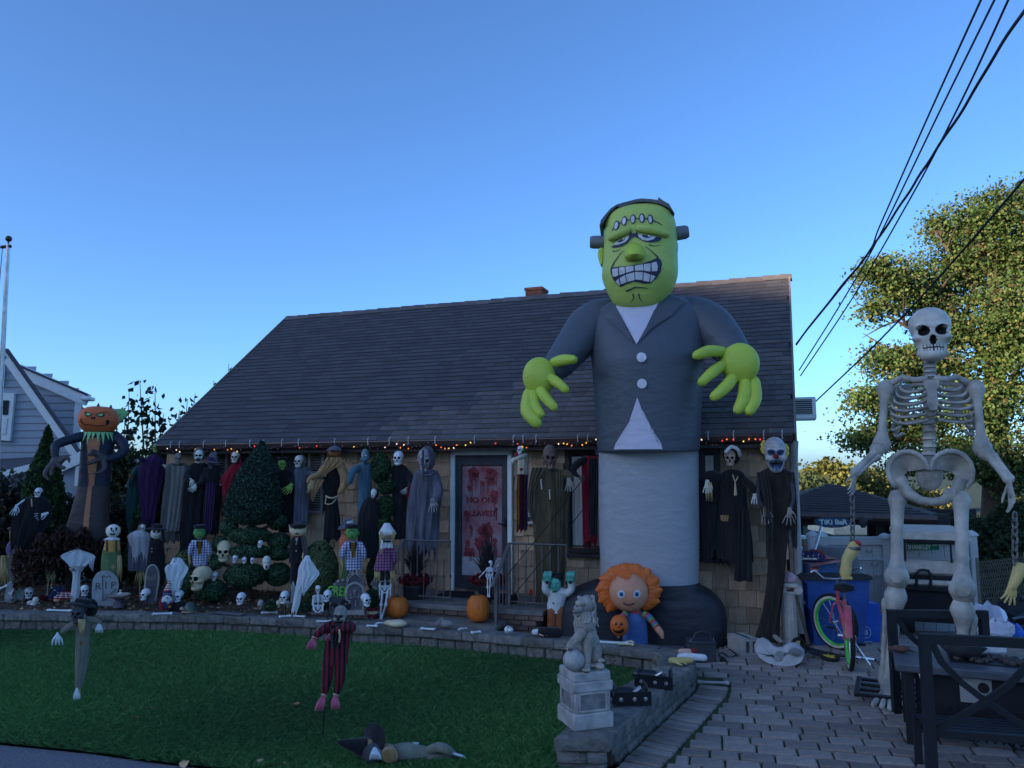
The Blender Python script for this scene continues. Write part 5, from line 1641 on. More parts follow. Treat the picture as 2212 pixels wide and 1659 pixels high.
f. drape('skirt_panel',CPURP,[(1043,446,465),(1080,444,463),(1146,441,457)],-.24,k=4);f. head('zombie',(SKINS['dark'],BLACK,TOOTH),456,1004,22);f. lathe('hat',CDGREY,458,[(1001,15),(999,17),(996,12),(987,10.5),(980,7),(977,2)],tilt=.15)
f. lathe('hat_band',CPURP,458,[(996,12.4),(988,11)],tilt=.15);f. tube('hat_tip',CDGREY,[(462,984),(465,979),(467,983,-.05)],[6,5,2]);f. tube('sleeve',CBLACK,[(478,1020),(484,1030,-.1),(479,1040,-.15)],[7,6,5]);f. hand(SKINS['grey'],478,1036,14,-.1,-.15);f. cord(463,978)
f=hang('red_reaper','skull in a red hooded shroud beside the cone topiary',500,1085,.42)
f. robe(CRED,[(1001,503,516),(1016,490,522),(1033,481,518),(1055,483,506),(1085,484,498)],amp=.18,rag=16);f. ell('hood',CRED,509,987,11.5,16,11,.06);f. tube('veil',CRED,[(517,990,.03),(518,1010),(512,1030)],[4,6,8])
f. head('skull',SK,508.5,988,25,(0,0,-.3),'skull');f. drape('shroud',CGREY,[(1060,484,503),(1100,488,506),(1125,486,500)],-.02,k=8);f. cord(509,973)
f=hang('green_faced_figure','green-faced flat-haired figure in black beside the cone topiary',612,1150,.42)
f. robe(CBLACK,[(1014,604,620),(1022,594,632),(1050,596,636),(1090,600,640),(1150,604,640)],amp=.12);f. head('zombie',(SKINS['green'],BLACK,TOOTH),609.5,1003,26,(0,0,.15));f. lathe('hair',CBLACK,609.5,[(994,10.5),(989,11),(987,9)],asp=1.1)
f. tube('sleeve',CBLACK,[(630,1030),(634,1042,-.12),(632,1048,-.2)],[8,7,5]);f. hand(mat('green_hand',(.24,.38,.08)),631,1046,28,.75,-.22);f. cord(610,986)
f=hang('grey_reaper','hooded skull in a plain grey robe left of the burlap scarecrow',651,1128,.42)
f. robe(CDGREY,[(1008,644,662),(1016,636,668),(1040,638,666),(1090,636,664),(1128,634,664)],amp=.1,rag=8);f. ell('hood',CGREY,650,997,12,15,12,.05);f. head('skull',SK,645.5,997,27,(0,0,-.35),'skull')
f. tube('sleeve',CDGREY,[(664,1022),(676,1024,-.08),(684,1026,-.12)],[7,6,5]);f. hand(SKINS['pale'],684,1025,12,.2,-.12);f. cord(650,983)
f=hang('burlap_scarecrow','pumpkin-headed scarecrow in a burlap shawl with black body before the grey shutter',718,1185,.5)
f. robe(CBLACK,[(995,712,730),(1010,700,732),(1050,697,733),(1073,704,728),(1120,702,733),(1160,699,733)],amp=.14,rag=12);f. straw(718,1150,1185,16,14,flare=1.1)
f. drape('shawl',CBURL,[(988,706,736),(1000,700,738),(1020,696,710),(1030,694,704)],-.19);f. tube('sleeve',CBURL,[(700,1012),(688,1026,-.1),(672,1032,-.15),(667,1040,-.15)],[9,7,6,5]);f. drape('sleeve_rag',CBURL,[(1036,668,700),(1050,669,692),(1070,671,682),(1084,674,677)],-.16);f. straw(671,1038,1066,8,9,-.17)
f. tube('sleeve',CBURL,[(733,1000),(742,1022,-.1),(747,1040,-.15),(735,1062,-.18)],[9,10,9,6]);f. straw(742,1045,1072,14,12,-.18,flare=1.3)
f. tube('rope_belt',TWINE,[(704,1072,-.13),(716,1076,-.2),(730,1072,-.13)],2);f. tube('rope_belt',TWINE,[(705,1075,-.14),(703,1088,-.18),(716,1088,-.2),(726,1078,-.16)],1.2)
o=f. lathe('pumpkin_head',mat('brown_pumpkin',(.22,.09,.03),rough=.6,var=.35),722.5,[(988,4),(986,10),(980,14),(974,14),(968,11),(965,4)]);f. lathe('cap',CDGREY,722.5,[(973,17),(971,16),(967,11),(963,3)])
for x,z in((715,974),(722,975),(729,974)):f. ell('eye',BLACK,x,z,2.2,2.2,2,-.12)
f. cord(722,963)
f=hang('blue_mummy','blue hooded mummy figure with glowing white eyes under the eave',788,1135,.42)
f. robe(CBLUE,[(1000,780,797),(1006,772,806),(1040,774,802),(1090,774,800),(1135,772,790)],amp=.1,rag=10,asp=.4);f. head('mask',(SKINS['blue'],SKINS['blue']),788.5,986,34,(0,0,-.3),wide=.8)
for x in(783,790.5):f. ell('eye',SKINS['pale'],x,984,1.8,1.8,1.8,-.13)
f. tube('bandage',CBLUE,[(781,992,-.1),(788,995,-.13),(796,988,-.08)],3);f. tube('sleeve',CBLUE,[(776,1010),(763,1017,-.1),(757,1032,-.15),(755,1042,-.15)],[8,9,7,5]);f. drape('sleeve_rag',CBLUE,[(1020,754,768),(1040,752,764),(1046,754,760)],-.17);f. cord(788,971)
f=Fig('masked_ghoul','white-masked figure in a black robe lower than the others near the flag','halloween figure',798,1205,.75,group=HG)
f. robe(CBLACK,[(1072,796,812),(1085,784,815),(1110,776,817),(1150,774,815),(1205,778,812)],amp=.12);f. ell('hood',CBLACK,810,1066,8.5,11,9,.06);f. head('mask',(SKINS['pale'],BLACK),807,1066,21,(0,0,-.5),'mask')
f. tube('stake',BLKM,[(800,1200),(800,1290)],1.2)
f=hang('black_reaper','white skull in a black robe with bony hand left of the grey zombie',866,1165,.42)
f. robe(CBLACK,[(1002,853,868),(1012,846,880),(1040,848,892),(1080,850,886),(1165,852,878)],amp=.14);f. head('skull',(BONEW,BLACK),860.5,990,32,(0,0,-.25),'skull')
f. tube('sleeve',CBLACK,[(882,1024),(890,1044,-.1),(882,1056,-.18)],[8,8,6]);f. hand(BONEG,880,1054,18,.8,-.2);f. drape('red_rag',CRED,[(1040,891,896),(1060,879,894),(1085,880,890),(1110,886,891)],-.22,k=4);f. cord(861,974)
f=hang('gauze_zombie','large-headed zombie in torn blue-grey gauze left of the front door',920,1175,.5)
f. robe(CDGREY,[(1012,906,926),(1022,896,946),(1060,890,950),(1110,884,946),(1175,880,942)],amp=.24,rag=34,folds=12);f. ell('hood',CDGREY,923,990,19,28,15,.06);f. head('zombie',(SKINS['mummy'],BLACK,TOOTH),916,995,52,(.1,0,.1),wide=.86)
f. drape('gauze',CDGREY,[(972,912,917),(1000,911,916),(1030,912,917)],-.36);f. tube('sleeve',CDGREY,[(940,1030),(947,1060,-.1),(940,1082,-.2)],[10,11,8]);f. hand(SKINS['mummy'],934,1078,30,-.05,-.24,spread=.35);f. drape('sleeve_rag',CDGREY,[(1080,936,950),(1110,940,948),(1140,943,946)],-.12,k=6)
f. tube('cloth_strip',CDGREY,[(905,1020,-.15),(925,1028,-.22),(944,1018,-.12)],2.5);f. cord(920,968)
f=hang('ribbon_clown','small skull clown with rainbow ribbons hanging right of the front door',1125,1152,.42)
f. head('skull',(BONEW,BLACK),1124,972,19,(0,0,-.6),'skull');f. ell('hair',mat('green_wig',(.05,.3,.1)),1129,970,6,7,6,.06);f. robe(cloth('dirty_white',(.42,.4,.34)),[(981,1121,1136),(990,1119,1142),(1026,1118,1141)],amp=.1,nm='torso',asp=.6)
f. tube('sleeve',MATS['dirty_white'],[(1136,984,-.1),(1124,988,-.2),(1112,992,-.22)],[5,5,4]);f. hand(SKINS['pale'],1110,990,17,.75,-.22);f. ell('bow',CRED,1116,982,4,5,3,-.2);f. ell('pompom',CRED,1126,1014,3.5,3.5,3,-.14)
for i,(nm,c)in enumerate((('red',(.3,.02,.04)),('yellow',(.5,.38,.04)),('blue',(.05,.07,.35)),('purple',(.2,.03,.22)),('green',(.06,.2,.08)),('red',0),('yellow',0),('blue',0),('lilac',(.3,.25,.5)))):
 m_=mat('satin_'+nm,c or(.3,.3,.3),rough=.35,bump=.1);x=1118+i*2.6
 f. drape('ribbon',m_,[(1024,x-.5,x+2.4),(1070,x-2.5,x+.8),(1110,x-1.8,x+1.6),(1150-(i%3)*3,x-2.2,x+.6)],-.1-.03*(i%2))
f. cord(1126,962)
f=Fig('brown_ghoul','tall brown ghoul in moss-coloured gauze standing right of the door','halloween figure',1180,1380,.62,group=HG)
f. robe(CBROWN,[(1012,1172,1204),(1022,1152,1222),(1050,1146,1229),(1100,1150,1228),(1180,1158,1224),(1270,1160,1216),(1380,1156,1204)],amp=.12,rag=10,folds=14,asp=.35);f. head('zombie',(SKINS['brown'],BLACK,TOOTH),1188,988,56,(.12,0,.05),wide=.88)
f. drape('gauze_cape',CBROWN,[(1010,1150,1180),(1050,1142,1160),(1090,1140,1158),(1120,1146,1154)],-.16,k=10);f. tube('sleeve',CBROWN,[(1218,1022),(1230,1030,-.1),(1232,1040,-.15)],[10,9,7]);f. hand(SKINS['grey'],1229,1034,30,0,-.2);f. drape('gauze',CBROWN,[(1020,1196,1216),(1120,1200,1216),(1240,1196,1210),(1340,1190,1206)],-.2,k=8)
for x,v in((1169,1038),(1187,1060)):
 o=f. head('skull',SK,x,v,6,nm='charm_skull',dy=-.26);f. tube('charm_bone',BONE,[(x,v+3,-.26),(x+1,v+18,-.26)],1.2)
f=hang('red_black_figure','red and black tattered figure half hidden behind the giant inflatable',1268,1165,.3)
f. robe(CRED,[(985,1268,1288),(996,1258,1296),(1040,1258,1294),(1100,1259,1290),(1165,1260,1288)],amp=.14,rag=24);f. drape('black_panel',CBLACK,[(990,1272,1292),(1060,1272,1292),(1150,1272,1290)],-.24,k=14);f. head('zombie',(SKINS['dark'],BLACK,TOOTH),1292,970,30)
f. tube('sleeve',CBLACK,[(1264,994),(1246,1003,-.1),(1238,1018,-.15),(1248,1028,-.2)],[9,8,7,4]);f. hand(SKINS['brown'],1248,1028,19,-.9,-.2)
f=hang('bandana_reaper','brown skull in a black robe and striped bandana right of the giant inflatable',1590,1235,.42)
f. robe(CBLACK,[(1014,1574,1592),(1026,1556,1608),(1060,1554,1610),(1110,1552,1614),(1160,1549,1620),(1205,1552,1622)],amp=.12,rag=14);f. drape('black_panel',CBLACK,[(1100,1590,1618),(1180,1588,1623),(1254,1586,1626)],-.1,k=3)
f. ell('hood',CBLACK,1580,984,19,22,18,.08);f. head('skull',(BONET,BLACK),1577,990,36,(0,0,-.05),'skull');f. tube('bandana',CWHITE,[(1568,976,-.15),(1580,965,-.12),(1594,972,-.08),(1598,984,0)],4);f. tube('cord_tie',TWINE,[(1583,1026,-.2),(1588,1040,-.22),(1594,1030,-.2)],1.2);f. tube('tassel',TWINE,[(1588,1040,-.22),(1589,1068,-.22)],[1.2,3.5])
f. tube('sleeve',CBLACK,[(1560,1032),(1535,1028,-.08),(1522,1032,-.1)],[11,12,10]);f. drape('sleeve_rag',CBLACK,[(1028,1512,1550),(1080,1514,1550),(1150,1516,1546),(1200,1518,1540)],-.06,k=14);f. straw(1531,1042,1082,9,9,-.16);f. hand(SKINS['pale'],1528,1038,30,.05,-.16)
f. tube('sleeve',CBLACK,[(1606,1036),(1622,1050,-.1),(1630,1062,-.15)],[9,9,7]);f. hand(SKINS['pale'],1631,1062,28,0,-.17);f. drape('patch',CBURL,[(1113,1556,1574),(1124,1557,1573)],-.32,k=3);f. cord(1580,964)
f=Fig('clown_ghoul','huge grinning clown-faced ghoul in a black veil at the right house corner','halloween figure',1668,1385,.6,group=HG)
f. robe(CSHEER,[(1010,1660,1688),(1022,1642,1708),(1060,1638,1712),(1110,1650,1708),(1160,1662,1700),(1250,1660,1692),(1330,1648,1682),(1385,1632,1680)],amp=.16,rag=6,asp=.5,folds=8)
f. head('clown',(mat('grey_white_face',(.34,.34,.36),var=.3,scale=6,bump=.3),BLACK,TOOTH,MOUTH_RED,EYEBLUE,EYEBLUE),1674,981,76,(.08,0,.05),wide=.95);YEL=mat('yellow_tuft',(.5,.42,.08),rough=.9)
for x,v in((1650,964),(1697,972)):
 for k in range(5):f. ell('hair_tuft',YEL,x+(-1  if x<1670  else 1)*(k%2)*3,v-8+k*5,4.5,6,6,.02)
f. drape('veil',CSHEER,[(1020,1634,1660),(1080,1648,1668),(1140,1654,1670),(1200,1656,1668)],-.2,k=10);f. drape('veil',CSHEER,[(1020,1690,1716),(1100,1700,1722),(1180,1712,1722)],-.05,k=10)
f. tube('arm',SKINS['dark'],[(1706,1030),(1714,1070,-.1),(1708,1100,-.15)],[6,4,3.5]);f. hand(SKINS['grey'],1706,1098,38,.1,-.18,spread=.5,thin=.6);f. tube('arm',SKINS['dark'],[(1640,1030),(1638,1070,-.1),(1648,1095,-.15)],[6,4,3.5]);f. hand(SKINS['grey'],1652,1096,38,-.1,-.18,thin=.6)
f. tube('foot',SKINS['grey'],[(1674,1375,-.1),(1682,1382,-.2),(1688,1386,-.3)],[5,5,4])
f=Fig('black_skeleton_reaper','skeleton in a black shroud before the pointed evergreen at far left','halloween figure',72,1170,p=A(72,1170,12.6),group=HG)
f. robe(CBLACK,[(1072,70,88),(1078,54,96),(1100,44,104),(1130,34,100),(1170,28,66)],amp=.14,rag=20);f. ell('hood',CBLACK,84,1064,10,11,10,.05);f. head('skull',(BONEW,BLACK),83,1064,21,(0,0,-.35),'skull');f. tube('strap',TWINE,[(68,1078,-.14),(69,1094,-.2)],1.2)
f. tube('arm_bone',BONEW,[(57,1078),(44,1086,-.08),(37,1092,-.1)],[2.4,1.8,1.6]);f. hand(BONEW,36,1091,24,.25,-.12,thin=.55);f. tube('arm_bone',BONEW,[(102,1108),(100,1130),(97,1142)],[2,1.4,1]);f. hand(BONEW,103,1108,26,1.2,-.1,thin=.55);f. tube('pole',BLKM,[(84,1075,.05),(84,1150,.05),(84,1215,.05)],1.5)
# ---- staked scarecrow dolls and ghosts in the bed
SG='scarecrow dolls staked in the garden bed'
def doll_(name,label,cx,vb,off,p=None):
 f=Fig(name,label,'scarecrow',cx,vb,off,p,SG);return f
DEN=cloth('grey_denim',(.12,.115,.1));PLP=mat('purple_plaid',(.12,.09,.18),var=.6,scale=30);CREAM=mat('cream_face',(.5,.42,.28),var=.08,bump=.1);GRNC=cloth('green_corduroy',(.1,.17,.08));ORC=mat('orange_knit',(.5,.25,.07),var=.3,scale=40)
f=doll_('girl_scarecrow','straw-haired girl scarecrow in overalls and a brown hat with a yellow flower',40,1268,2.0)
f. robe(DEN,[(1178,24,56),(1200,20,60),(1225,19,59),(1250,21,57),(1262,24,54)],amp=.06,nm='overalls',asp=.55);f. robe(PLP,[(1166,26,54),(1180,17,62),(1196,18,61)],amp=.04,nm='shirt',asp=.5);f. drape('bib',DEN,[(1176,30,50),(1198,29,51)],-.2)
o=f. ell('head',CREAM,42,1151,12.5,13.5,12,-.02);f. lathe('hat',cloth('brown_felt',(.09,.06,.05)),42,[(1144,24),(1141,20),(1138,15),(1131,13),(1128,6)],tilt=.12,asp=.8);f. ell('flower',YEL,43,1135,6,6,3,-.18);f. ell('nose',CRED,43,1152,2,2,2,-.17)
for x in(38.5,48):f. ell('eye',BLACK,x,1145.5,1.8,1.8,1.5,-.15)
for x,w_ in((26,7),(58,6)):f. straw(x,1142,1172,w_,10,-.04,nm='hair')
f. straw(12,1200,1268,16,22,-.02);f. straw(62,1200,1262,14,20,-.02);f. tube('stake',STRAW,[(40,1255),(40,1300)],1.5)
f=doll_('pumpkin_skeleton','carved grey pumpkin head above a small yellowed skeleton at left',104,1284,2.05)
o=f. lathe('pumpkin',mat('mouldy_pumpkin',(.27,.22,.19),var=.4,scale=5,col2=(.32,.17,.09)),98,[(1218,5),(1215,14),(1207,20),(1198,21),(1190,17),(1187,6)]);f. tube('stem',BONEG,[(107,1188),(109,1182)],[3,2])
for q in([(86,1192),(94,1195),(88,1197)],[(101,1193),(112,1193),(106,1197)],[(94,1197),(97,1196),(96,1199)],[(81,1202),(90,1206),(104,1203),(104,1207),(92,1210),(83,1208)]):f. plate('face',BLACK,q,-.3,-.2)
J=dict(head=f. L(110,1221),neck=f. L(110,1228),chest=f. L(110,1231),pelvis=f. L(110,1246),pw=.06,sh_l=f. L(103,1231),sh_r=f. L(118,1231),el_l=f. L(102,1244),el_r=f. L(118,1244),wr_l=f. L(102,1254),wr_r=f. L(117,1253),ha_l=f. L(102,1258,-.02),ha_r=f. L(116,1257,-.02),hi_l=f. L(107,1250),hi_r=f. L(113,1250),kn_l=f. L(103,1264),kn_r=f. L(111,1264),an_l=f. L(102,1282),an_r=f. L(110,1281))
BONEY=mat('yellowed_bone',(.33,.3,.17));skeleton(f. t,J,.17,(BONEY,BONEY),1.0,False,.1)
f=doll_('clown_scarecrow','white-faced clown scarecrow in green dungarees behind the round tombstone',242,1262,2.0)
f. robe(ORC,[(1162,232,252),(1172,228,257),(1192,224,258)],amp=.03,nm='shirt',asp=.55);f. robe(GRNC,[(1188,223,258),(1210,221,259),(1238,221,258),(1258,223,252)],amp=.06,nm='dungarees',asp=.5)
for x in(229,249):f. drape('strap',GRNC,[(1166,x,x+4),(1192,x-1,x+5)],-.19)
o=f. ell('head',SKINS['pale'],244.5,1147,14.5,14.5,13);f. robe(CWHITE,[(1160,236,250),(1164,228,256),(1167,228,256)],amp=.15,nm='ruff',asp=.6,closed=False)
for q in([(237,1140),(243,1141),(241,1148),(239,1147)],[(248,1141),(254,1140),(252,1147),(250,1148)],[(236,1151),(243,1154),(250,1151),(247,1157),(239,1157)]):f. dec(o,BLACK,q)
f. ell('nose',CRED,244.5,1147.5,2,2.2,2,-.19);f. plate('patch',CBURL,[(240,1222),(246,1216),(250,1222),(244,1227)],-.22,-.18);f. straw(258,1200,1256,5,9,-.05)
for x in(230.5,258.5):f. ell('hair_tuft',mat('orange_tuft',(.4,.14,.03),rough=.9),x,1143,2.6,5,3)
f. tube('stake',STRAW,[(242,1255),(242,1300)],1.3)
f=doll_('gauze_reaper','small hooded reaper with pale gauze cape beside the clown scarecrow',302,1232,1.4)
f. robe(CDGREY,[(1146,294,310),(1156,280,322),(1190,280,321),(1232,279,320)],amp=.05,asp=.4);f. robe(CGAUZE,[(1146,294,310),(1156,279,322),(1175,284,320),(1190,288,316)],amp=.1,rag=34,nm='gauze_cape',asp=.5,dy=-.03);f. ell('hood',CGREY,306,1142,8.5,11,8,.04);f. head('skull',SK,308.5,1141,16,(0,0,-.1),'skull');f. straw(304,1228,1262,12,8,flare=2.);f. tube('stake',STRAW,[(302,1225),(302,1300)],1.2)
f=doll_('sugar_skull_scarecrow','skull-faced doll in a black hat and coat with a red tie',336,1255,1.3)
f. robe(CBLACK,[(1166,328,346),(1176,324,352),(1215,322,354),(1255,324,352)],amp=.06,asp=.5);o=f. ell('head',SKINS['pale'],337,1152,11,12.5,11);f. lathe('hat',CBLACK,339,[(1144,22),(1142,20),(1140,11),(1133,9.5),(1131,5)],tilt=.1,asp=.8);f. drape('hair',cloth('brown_hair',(.05,.035,.03)),[(1143,346,354),(1160,349,357),(1172,350,358)],0,k=3)
for x in(333,342):f. dec(o,BLACK,circ(x,1149,3,3.2,12))
f. dec(o,BLACK,[(335.5,1155),(337.5,1152),(339.5,1155)]);f. dec(o,BLACK,stroke([(330,1157),(337,1161),(344,1157)],1,1))
for x in(332,339):f. drape('tie',CRED,[(1165,x,x+3),(1173,x,x+2)],-.2)
f. ell('button',TOOTH,328,1185,1.4,1.4,1,-.2);f. ell('button',TOOTH,328,1192,1.4,1.4,1,-.2);f. tube('stake',STRAW,[(338,1250),(338,1300)],1.3)
PLW=mat('white_blue_plaid',(.45,.48,.6),rough=.9,var=.1,scale=20)
def plaid(m):
 t=m. node_tree;tc=t. nodes. new('ShaderNodeTexCoord');out=None
 src=next(n for n in t. nodes if n. type=='VALTORGB');prev=src. outputs[0]
 dst=[l. to_socket for l in t. links if l. from_node==src]
 for ax in('X','Z'):
  wv=t. nodes. new('ShaderNodeTexWave');wv. bands_direction=ax;wv. inputs['Scale']. default_value=8;rp=t. nodes. new('ShaderNodeValToRGB');rp. color_ramp. elements[0]. position=.72;rp. color_ramp. elements[1]. position=.8;rp. color_ramp. elements[0]. color=(1,1,1,1);rp. color_ramp. elements[1]. color=(.3,.32,.5,1)
  t. links. new(tc. outputs['Object'],wv. inputs[0]);t. links. new(wv. outputs['Color'],rp. inputs[0]);mx=t. nodes. new('ShaderNodeMix');mx. data_type='RGBA';mx. blend_type='MULTIPLY';mx. inputs[0]. default_value=1;t. links. new(prev,mx. inputs[6]);t. links. new(rp. outputs[0],mx. inputs[7]);prev=mx. outputs[2]
 for s_ in dst:t. links. new(prev,s_)
plaid(PLW);PKP=mat('pink_plaid',(.25,.1,.18),rough=.9,var=.15,scale=20);plaid(PKP)
STRIPE=mat('yellow_stripe_shirt',(.55,.33,.08),rough=.9,var=.1);GFACE=mat('green_felt',(.09,.26,.08),var=.12,bump=.1)
def green_doll(label,cx,vt,vb,k,off,turn):
 f=doll_('green_face_doll',label,cx,vb,off);x=lambda d:cx+d*k;v=lambda d:vt+d*k
 f. robe(PLW,[(v(36),x(-9),x(9)),(v(42),x(-18),x(18)),(v(65),x(-16),x(19)),(v(92),x(-14),x(17))],amp=.08,rag=7,nm='coat',asp=.5);f. drape('shirt',STRIPE,[(v(38),x(-4.5),x(4.5)),(v(70),x(-4.5),x(3.5))],-.2)
 for i in range(8):f. drape('stripe',BLACK,[(v(41+i*3.7),x(-4),x(4)),(v(42.2+i*3.7),x(-4),x(4))],-.215)
 for s_ in(-1,1):f. drape('lapel',CBLACK,[(v(38),x(s_*4),x(s_*8)),(v(50),x(s_*4),x(s_*7)),(v(58),x(s_*4),x(s_*5))],-.222)
 for s_ in(-1,1):f. tube('sleeve',PLW,[(x(s_*14),v(42)),(x(s_*21),v(56),-.05),(x(s_*23),v(68),-.05)],[6*k,6*k,5*k]);f. tube('trouser_leg',CBLACK,[(x(s_*5),v(85)),(x(s_*6),v(104))],6*k);f. straw(x(s_*23),v(68),v(98),3,4)
 o=f. ell('head',GFACE,x(turn*2),v(18),12.5*k,17*k,12*k,p=2.8);f. lathe('hair',CBLACK,x(turn*2),[(v(9),13*k),(v(4),13.5*k),(v(1),12*k),(v(0),5*k)])
 for i in range(6):f. dec(o,BLACK,[(x(turn*2-10+i*3.6),v(8)),(x(turn*2-7+i*3.6),v(8)),(x(turn*2-8.5+i*3.6),v(13))])
 t_=turn*4
 f. dec(o,BLACK,stroke([(x(t_-7),v(18)),(x(t_-4),v(15)),(x(t_+4),v(15)),(x(t_+7),v(18))],1.6*k,1.6*k));f. dec(o,BLACK,stroke([(x(t_-4),v(30)),(x(t_),v(28)),(x(t_+4),v(30))],1.2*k,1.2*k));f. ell('nose',GFACE,x(t_),v(22),2*k,3*k,3*k,-.19)
 for s_ in(-1,1):f. ell('ear',GFACE,x(turn*2+s_*13),v(20),2*k,4*k,2*k)
 f. tube('stake',STRAW,[(cx,v(90)),(cx,v(150))],1.3)
green_doll('green-faced doll in a plaid coat standing left of the big topiary',431,1133,1235,.92,1.5,0)
green_doll('green-faced doll in a plaid coat looking sideways beside the tombstones',763,1131,1240,1.05,1.6,-1)
f=doll_('vampire_doll','pale vampire doll with pointed ears and grey cape beside the topiary',645,1262,1.5)
f. robe(CBLACK,[(1160,634,656),(1170,627,660),(1200,626,660),(1216,626,662)],amp=.05,nm='coat',asp=.5);f. drape('cape',CGREY,[(1158,650,660),(1180,652,664),(1200,655,664)],-.12)
for x in(636,650):f. tube('trouser_leg',CBLACK,[(x,1212),(x-1,1258)],8)
o=f. ell('head',CREAM,643,1147,17,13,12,p=2.3);f. lathe('hair',CBLACK,645,[(1140,16),(1134,17),(1131,14),(1129,5)])
f. dec(o,CBLACK,[(626,1136),(632,1139),(642,1143),(653,1138),(660,1136),(655,1131),(632,1131)],.012)
for s_ in(-1,1):f. plate('ear',CREAM,[(643+s_*14,1140),(643+s_*19,1132),(643+s_*18,1148),(643+s_*15,1152)],-.03,.03)
for x in(637,648):f. dec(o,BLACK,stroke([(x-4,1139+(2  if x>640  else-0)),(x,1141),(x+4,1139)],1.2,1.2));f. dec(o,BLACK,circ(x,1143,2,1,8))
f. dec(o,BLACK,stroke([(636,1155),(641,1152),(647,1155)],1.3,1.3));f. dec(o,CRED,[(638,1153),(646,1153),(642,1157)]);f. robe(CRED,[(1156,630,656),(1162,636,652)],amp=.1,nm='collar',asp=.6,closed=False);f. drape('cravat',CWHITE,[(1162,638,644),(1172,640,642)],-.22)
for v in(1175,1190):f. ell('button',TOOTH,640,v,1.6,1.6,1,-.22)
f. tube('stake',STRAW,[(656,1190,-.1),(645,1260,-.1)],2)
f=doll_('orange_scarecrow','orange-bearded hat scarecrow half hidden behind the green-faced doll',740,1262,1.2)
f. robe(mat('orange_check',(.5,.13,.07),var=.5,scale=40),[(1156,738,754),(1170,733,760),(1195,734,760)],amp=.06,nm='shirt',asp=.5);f. robe(GRNC,[(1190,735,760),(1230,738,756),(1262,736,752)],nm='trousers',asp=.5);f. ell('head',mat('orange_beard',(.4,.1,.05)),748,1146,9,11,9);f. lathe('hat',CDGREY,752,[(1138,22),(1134,20),(1130,12),(1122,10),(1119,4)],tilt=-.25,asp=.8);f. lathe('hat_band',CWHITE,752,[(1131,12.4),(1126,11.4)],tilt=-.25,asp=.8);f. straw(737,1220,1270,8,8)
f=doll_('bonnet_doll','witch-nosed doll in a white bonnet and maroon plaid dress by the left railing',833,1240,1.65)
f. robe(PKP,[(1170,824,844),(1182,820,850),(1206,814,850),(1232,808,851)],amp=.07,nm='dress',asp=.5);o=f. ell('head',CREAM,835,1153,12,12,12);f. robe(CWHITE,[(1130,830,842),(1140,824,848),(1150,819,855),(1154,819,856)],nm='bonnet',asp=.75,amp=.03);f. tube('nose',CREAM,[(836,1152,-.17),(832,1156,-.26),(828,1158,-.32)],[2.2,1.6,.8])
for x in(830,839):f. dec(o,BLACK,circ(x,1149,1.6,1.8,8))
f. dec(o,BLACK,stroke([(831,1160),(837,1162),(842,1159)],.9,.9));f. drape('collar',CWHITE,[(1166,824,846),(1183,821,849)],-.2,k=2);f. drape('bow',CBLACK,[(1167,826,846),(1172,828,844)],-.23);f. straw(823,1148,1200,4,7,-.1,nm='hair',flare=1.);f. straw(850,1148,1165,4,5,-.1,nm='hair',flare=1.)
for x in(816,846):f. straw(x,1228,1258,9,10)
for x in(826,838):f. tube('leg',CBLACK,[(x,1228),(x,1250)],5)
f. tube('arm',PKP,[(848,1184),(852,1205,-.05),(852,1215)],5)
GG='white sheet ghosts'
def ghost(label,cx,vb,off,rows,drape,wings,rag=10,pole=None):
 f=Fig('sheet_ghost',label,'ghost',cx,vb,off,group=GG)
 f. robe(CWHITE,rows,amp=.1,rag=rag,nm='sheet',folds=6,asp=.5)
 for d in drape:f. drape('sheet_fold',CWHITE,d,-.15,k=3)
 f. tube('stake',BLKM,[(pole or cx,rows[0][0]+6),(pole or cx,vb+(10  if vb<1318  else 0))],1)
 return f
f=ghost('flat white sheet ghost with arms spread, its bare stake end showing on top',163,1305,2.05,[(1184,163,171),(1195,157,178),(1222,150,182),(1240,158,173),(1270,156,172),(1305,152,169)],[[(1188,160,176),(1200,131,205),(1212,140,200),(1222,150,186)],[(1205,190,205),(1222,193,202),(1232,199,202)]],None)
f. ell('stake_top',STRAW,169,1185,3,3,3)
f=ghost('white sheet ghost with a drawn face leaning left, gnome in front',380,1295,2.1,[(1205,375,388),(1211,371,395),(1225,366,400),(1250,366,396),(1280,366,386),(1295,370,380)],[[(1220,362,402),(1228,356,407),(1240,358,402),(1256,362,392),(1275,372,388)]],None)
o=[c for c in f. t. children if c. name. startswith('sheet')][0]
for q in([(376,1208),(379,1207),(377,1212)],[(380,1208),(382,1208),(380,1213)],[(374,1213),(379,1213),(376,1217)]):f. dec(o,EYEBLUE,q,.015)
f=ghost('white sheet ghost in profile leaning towards the round bush',652,1318,2.15,[(1200,660,668),(1208,655,671),(1225,646,678),(1245,644,682),(1275,638,656),(1300,633,648),(1318,630,640)],[[(1212,655,674),(1228,650,684),(1240,654,690),(1256,652,678),(1275,653,664),(1285,654,657)]],None,14)
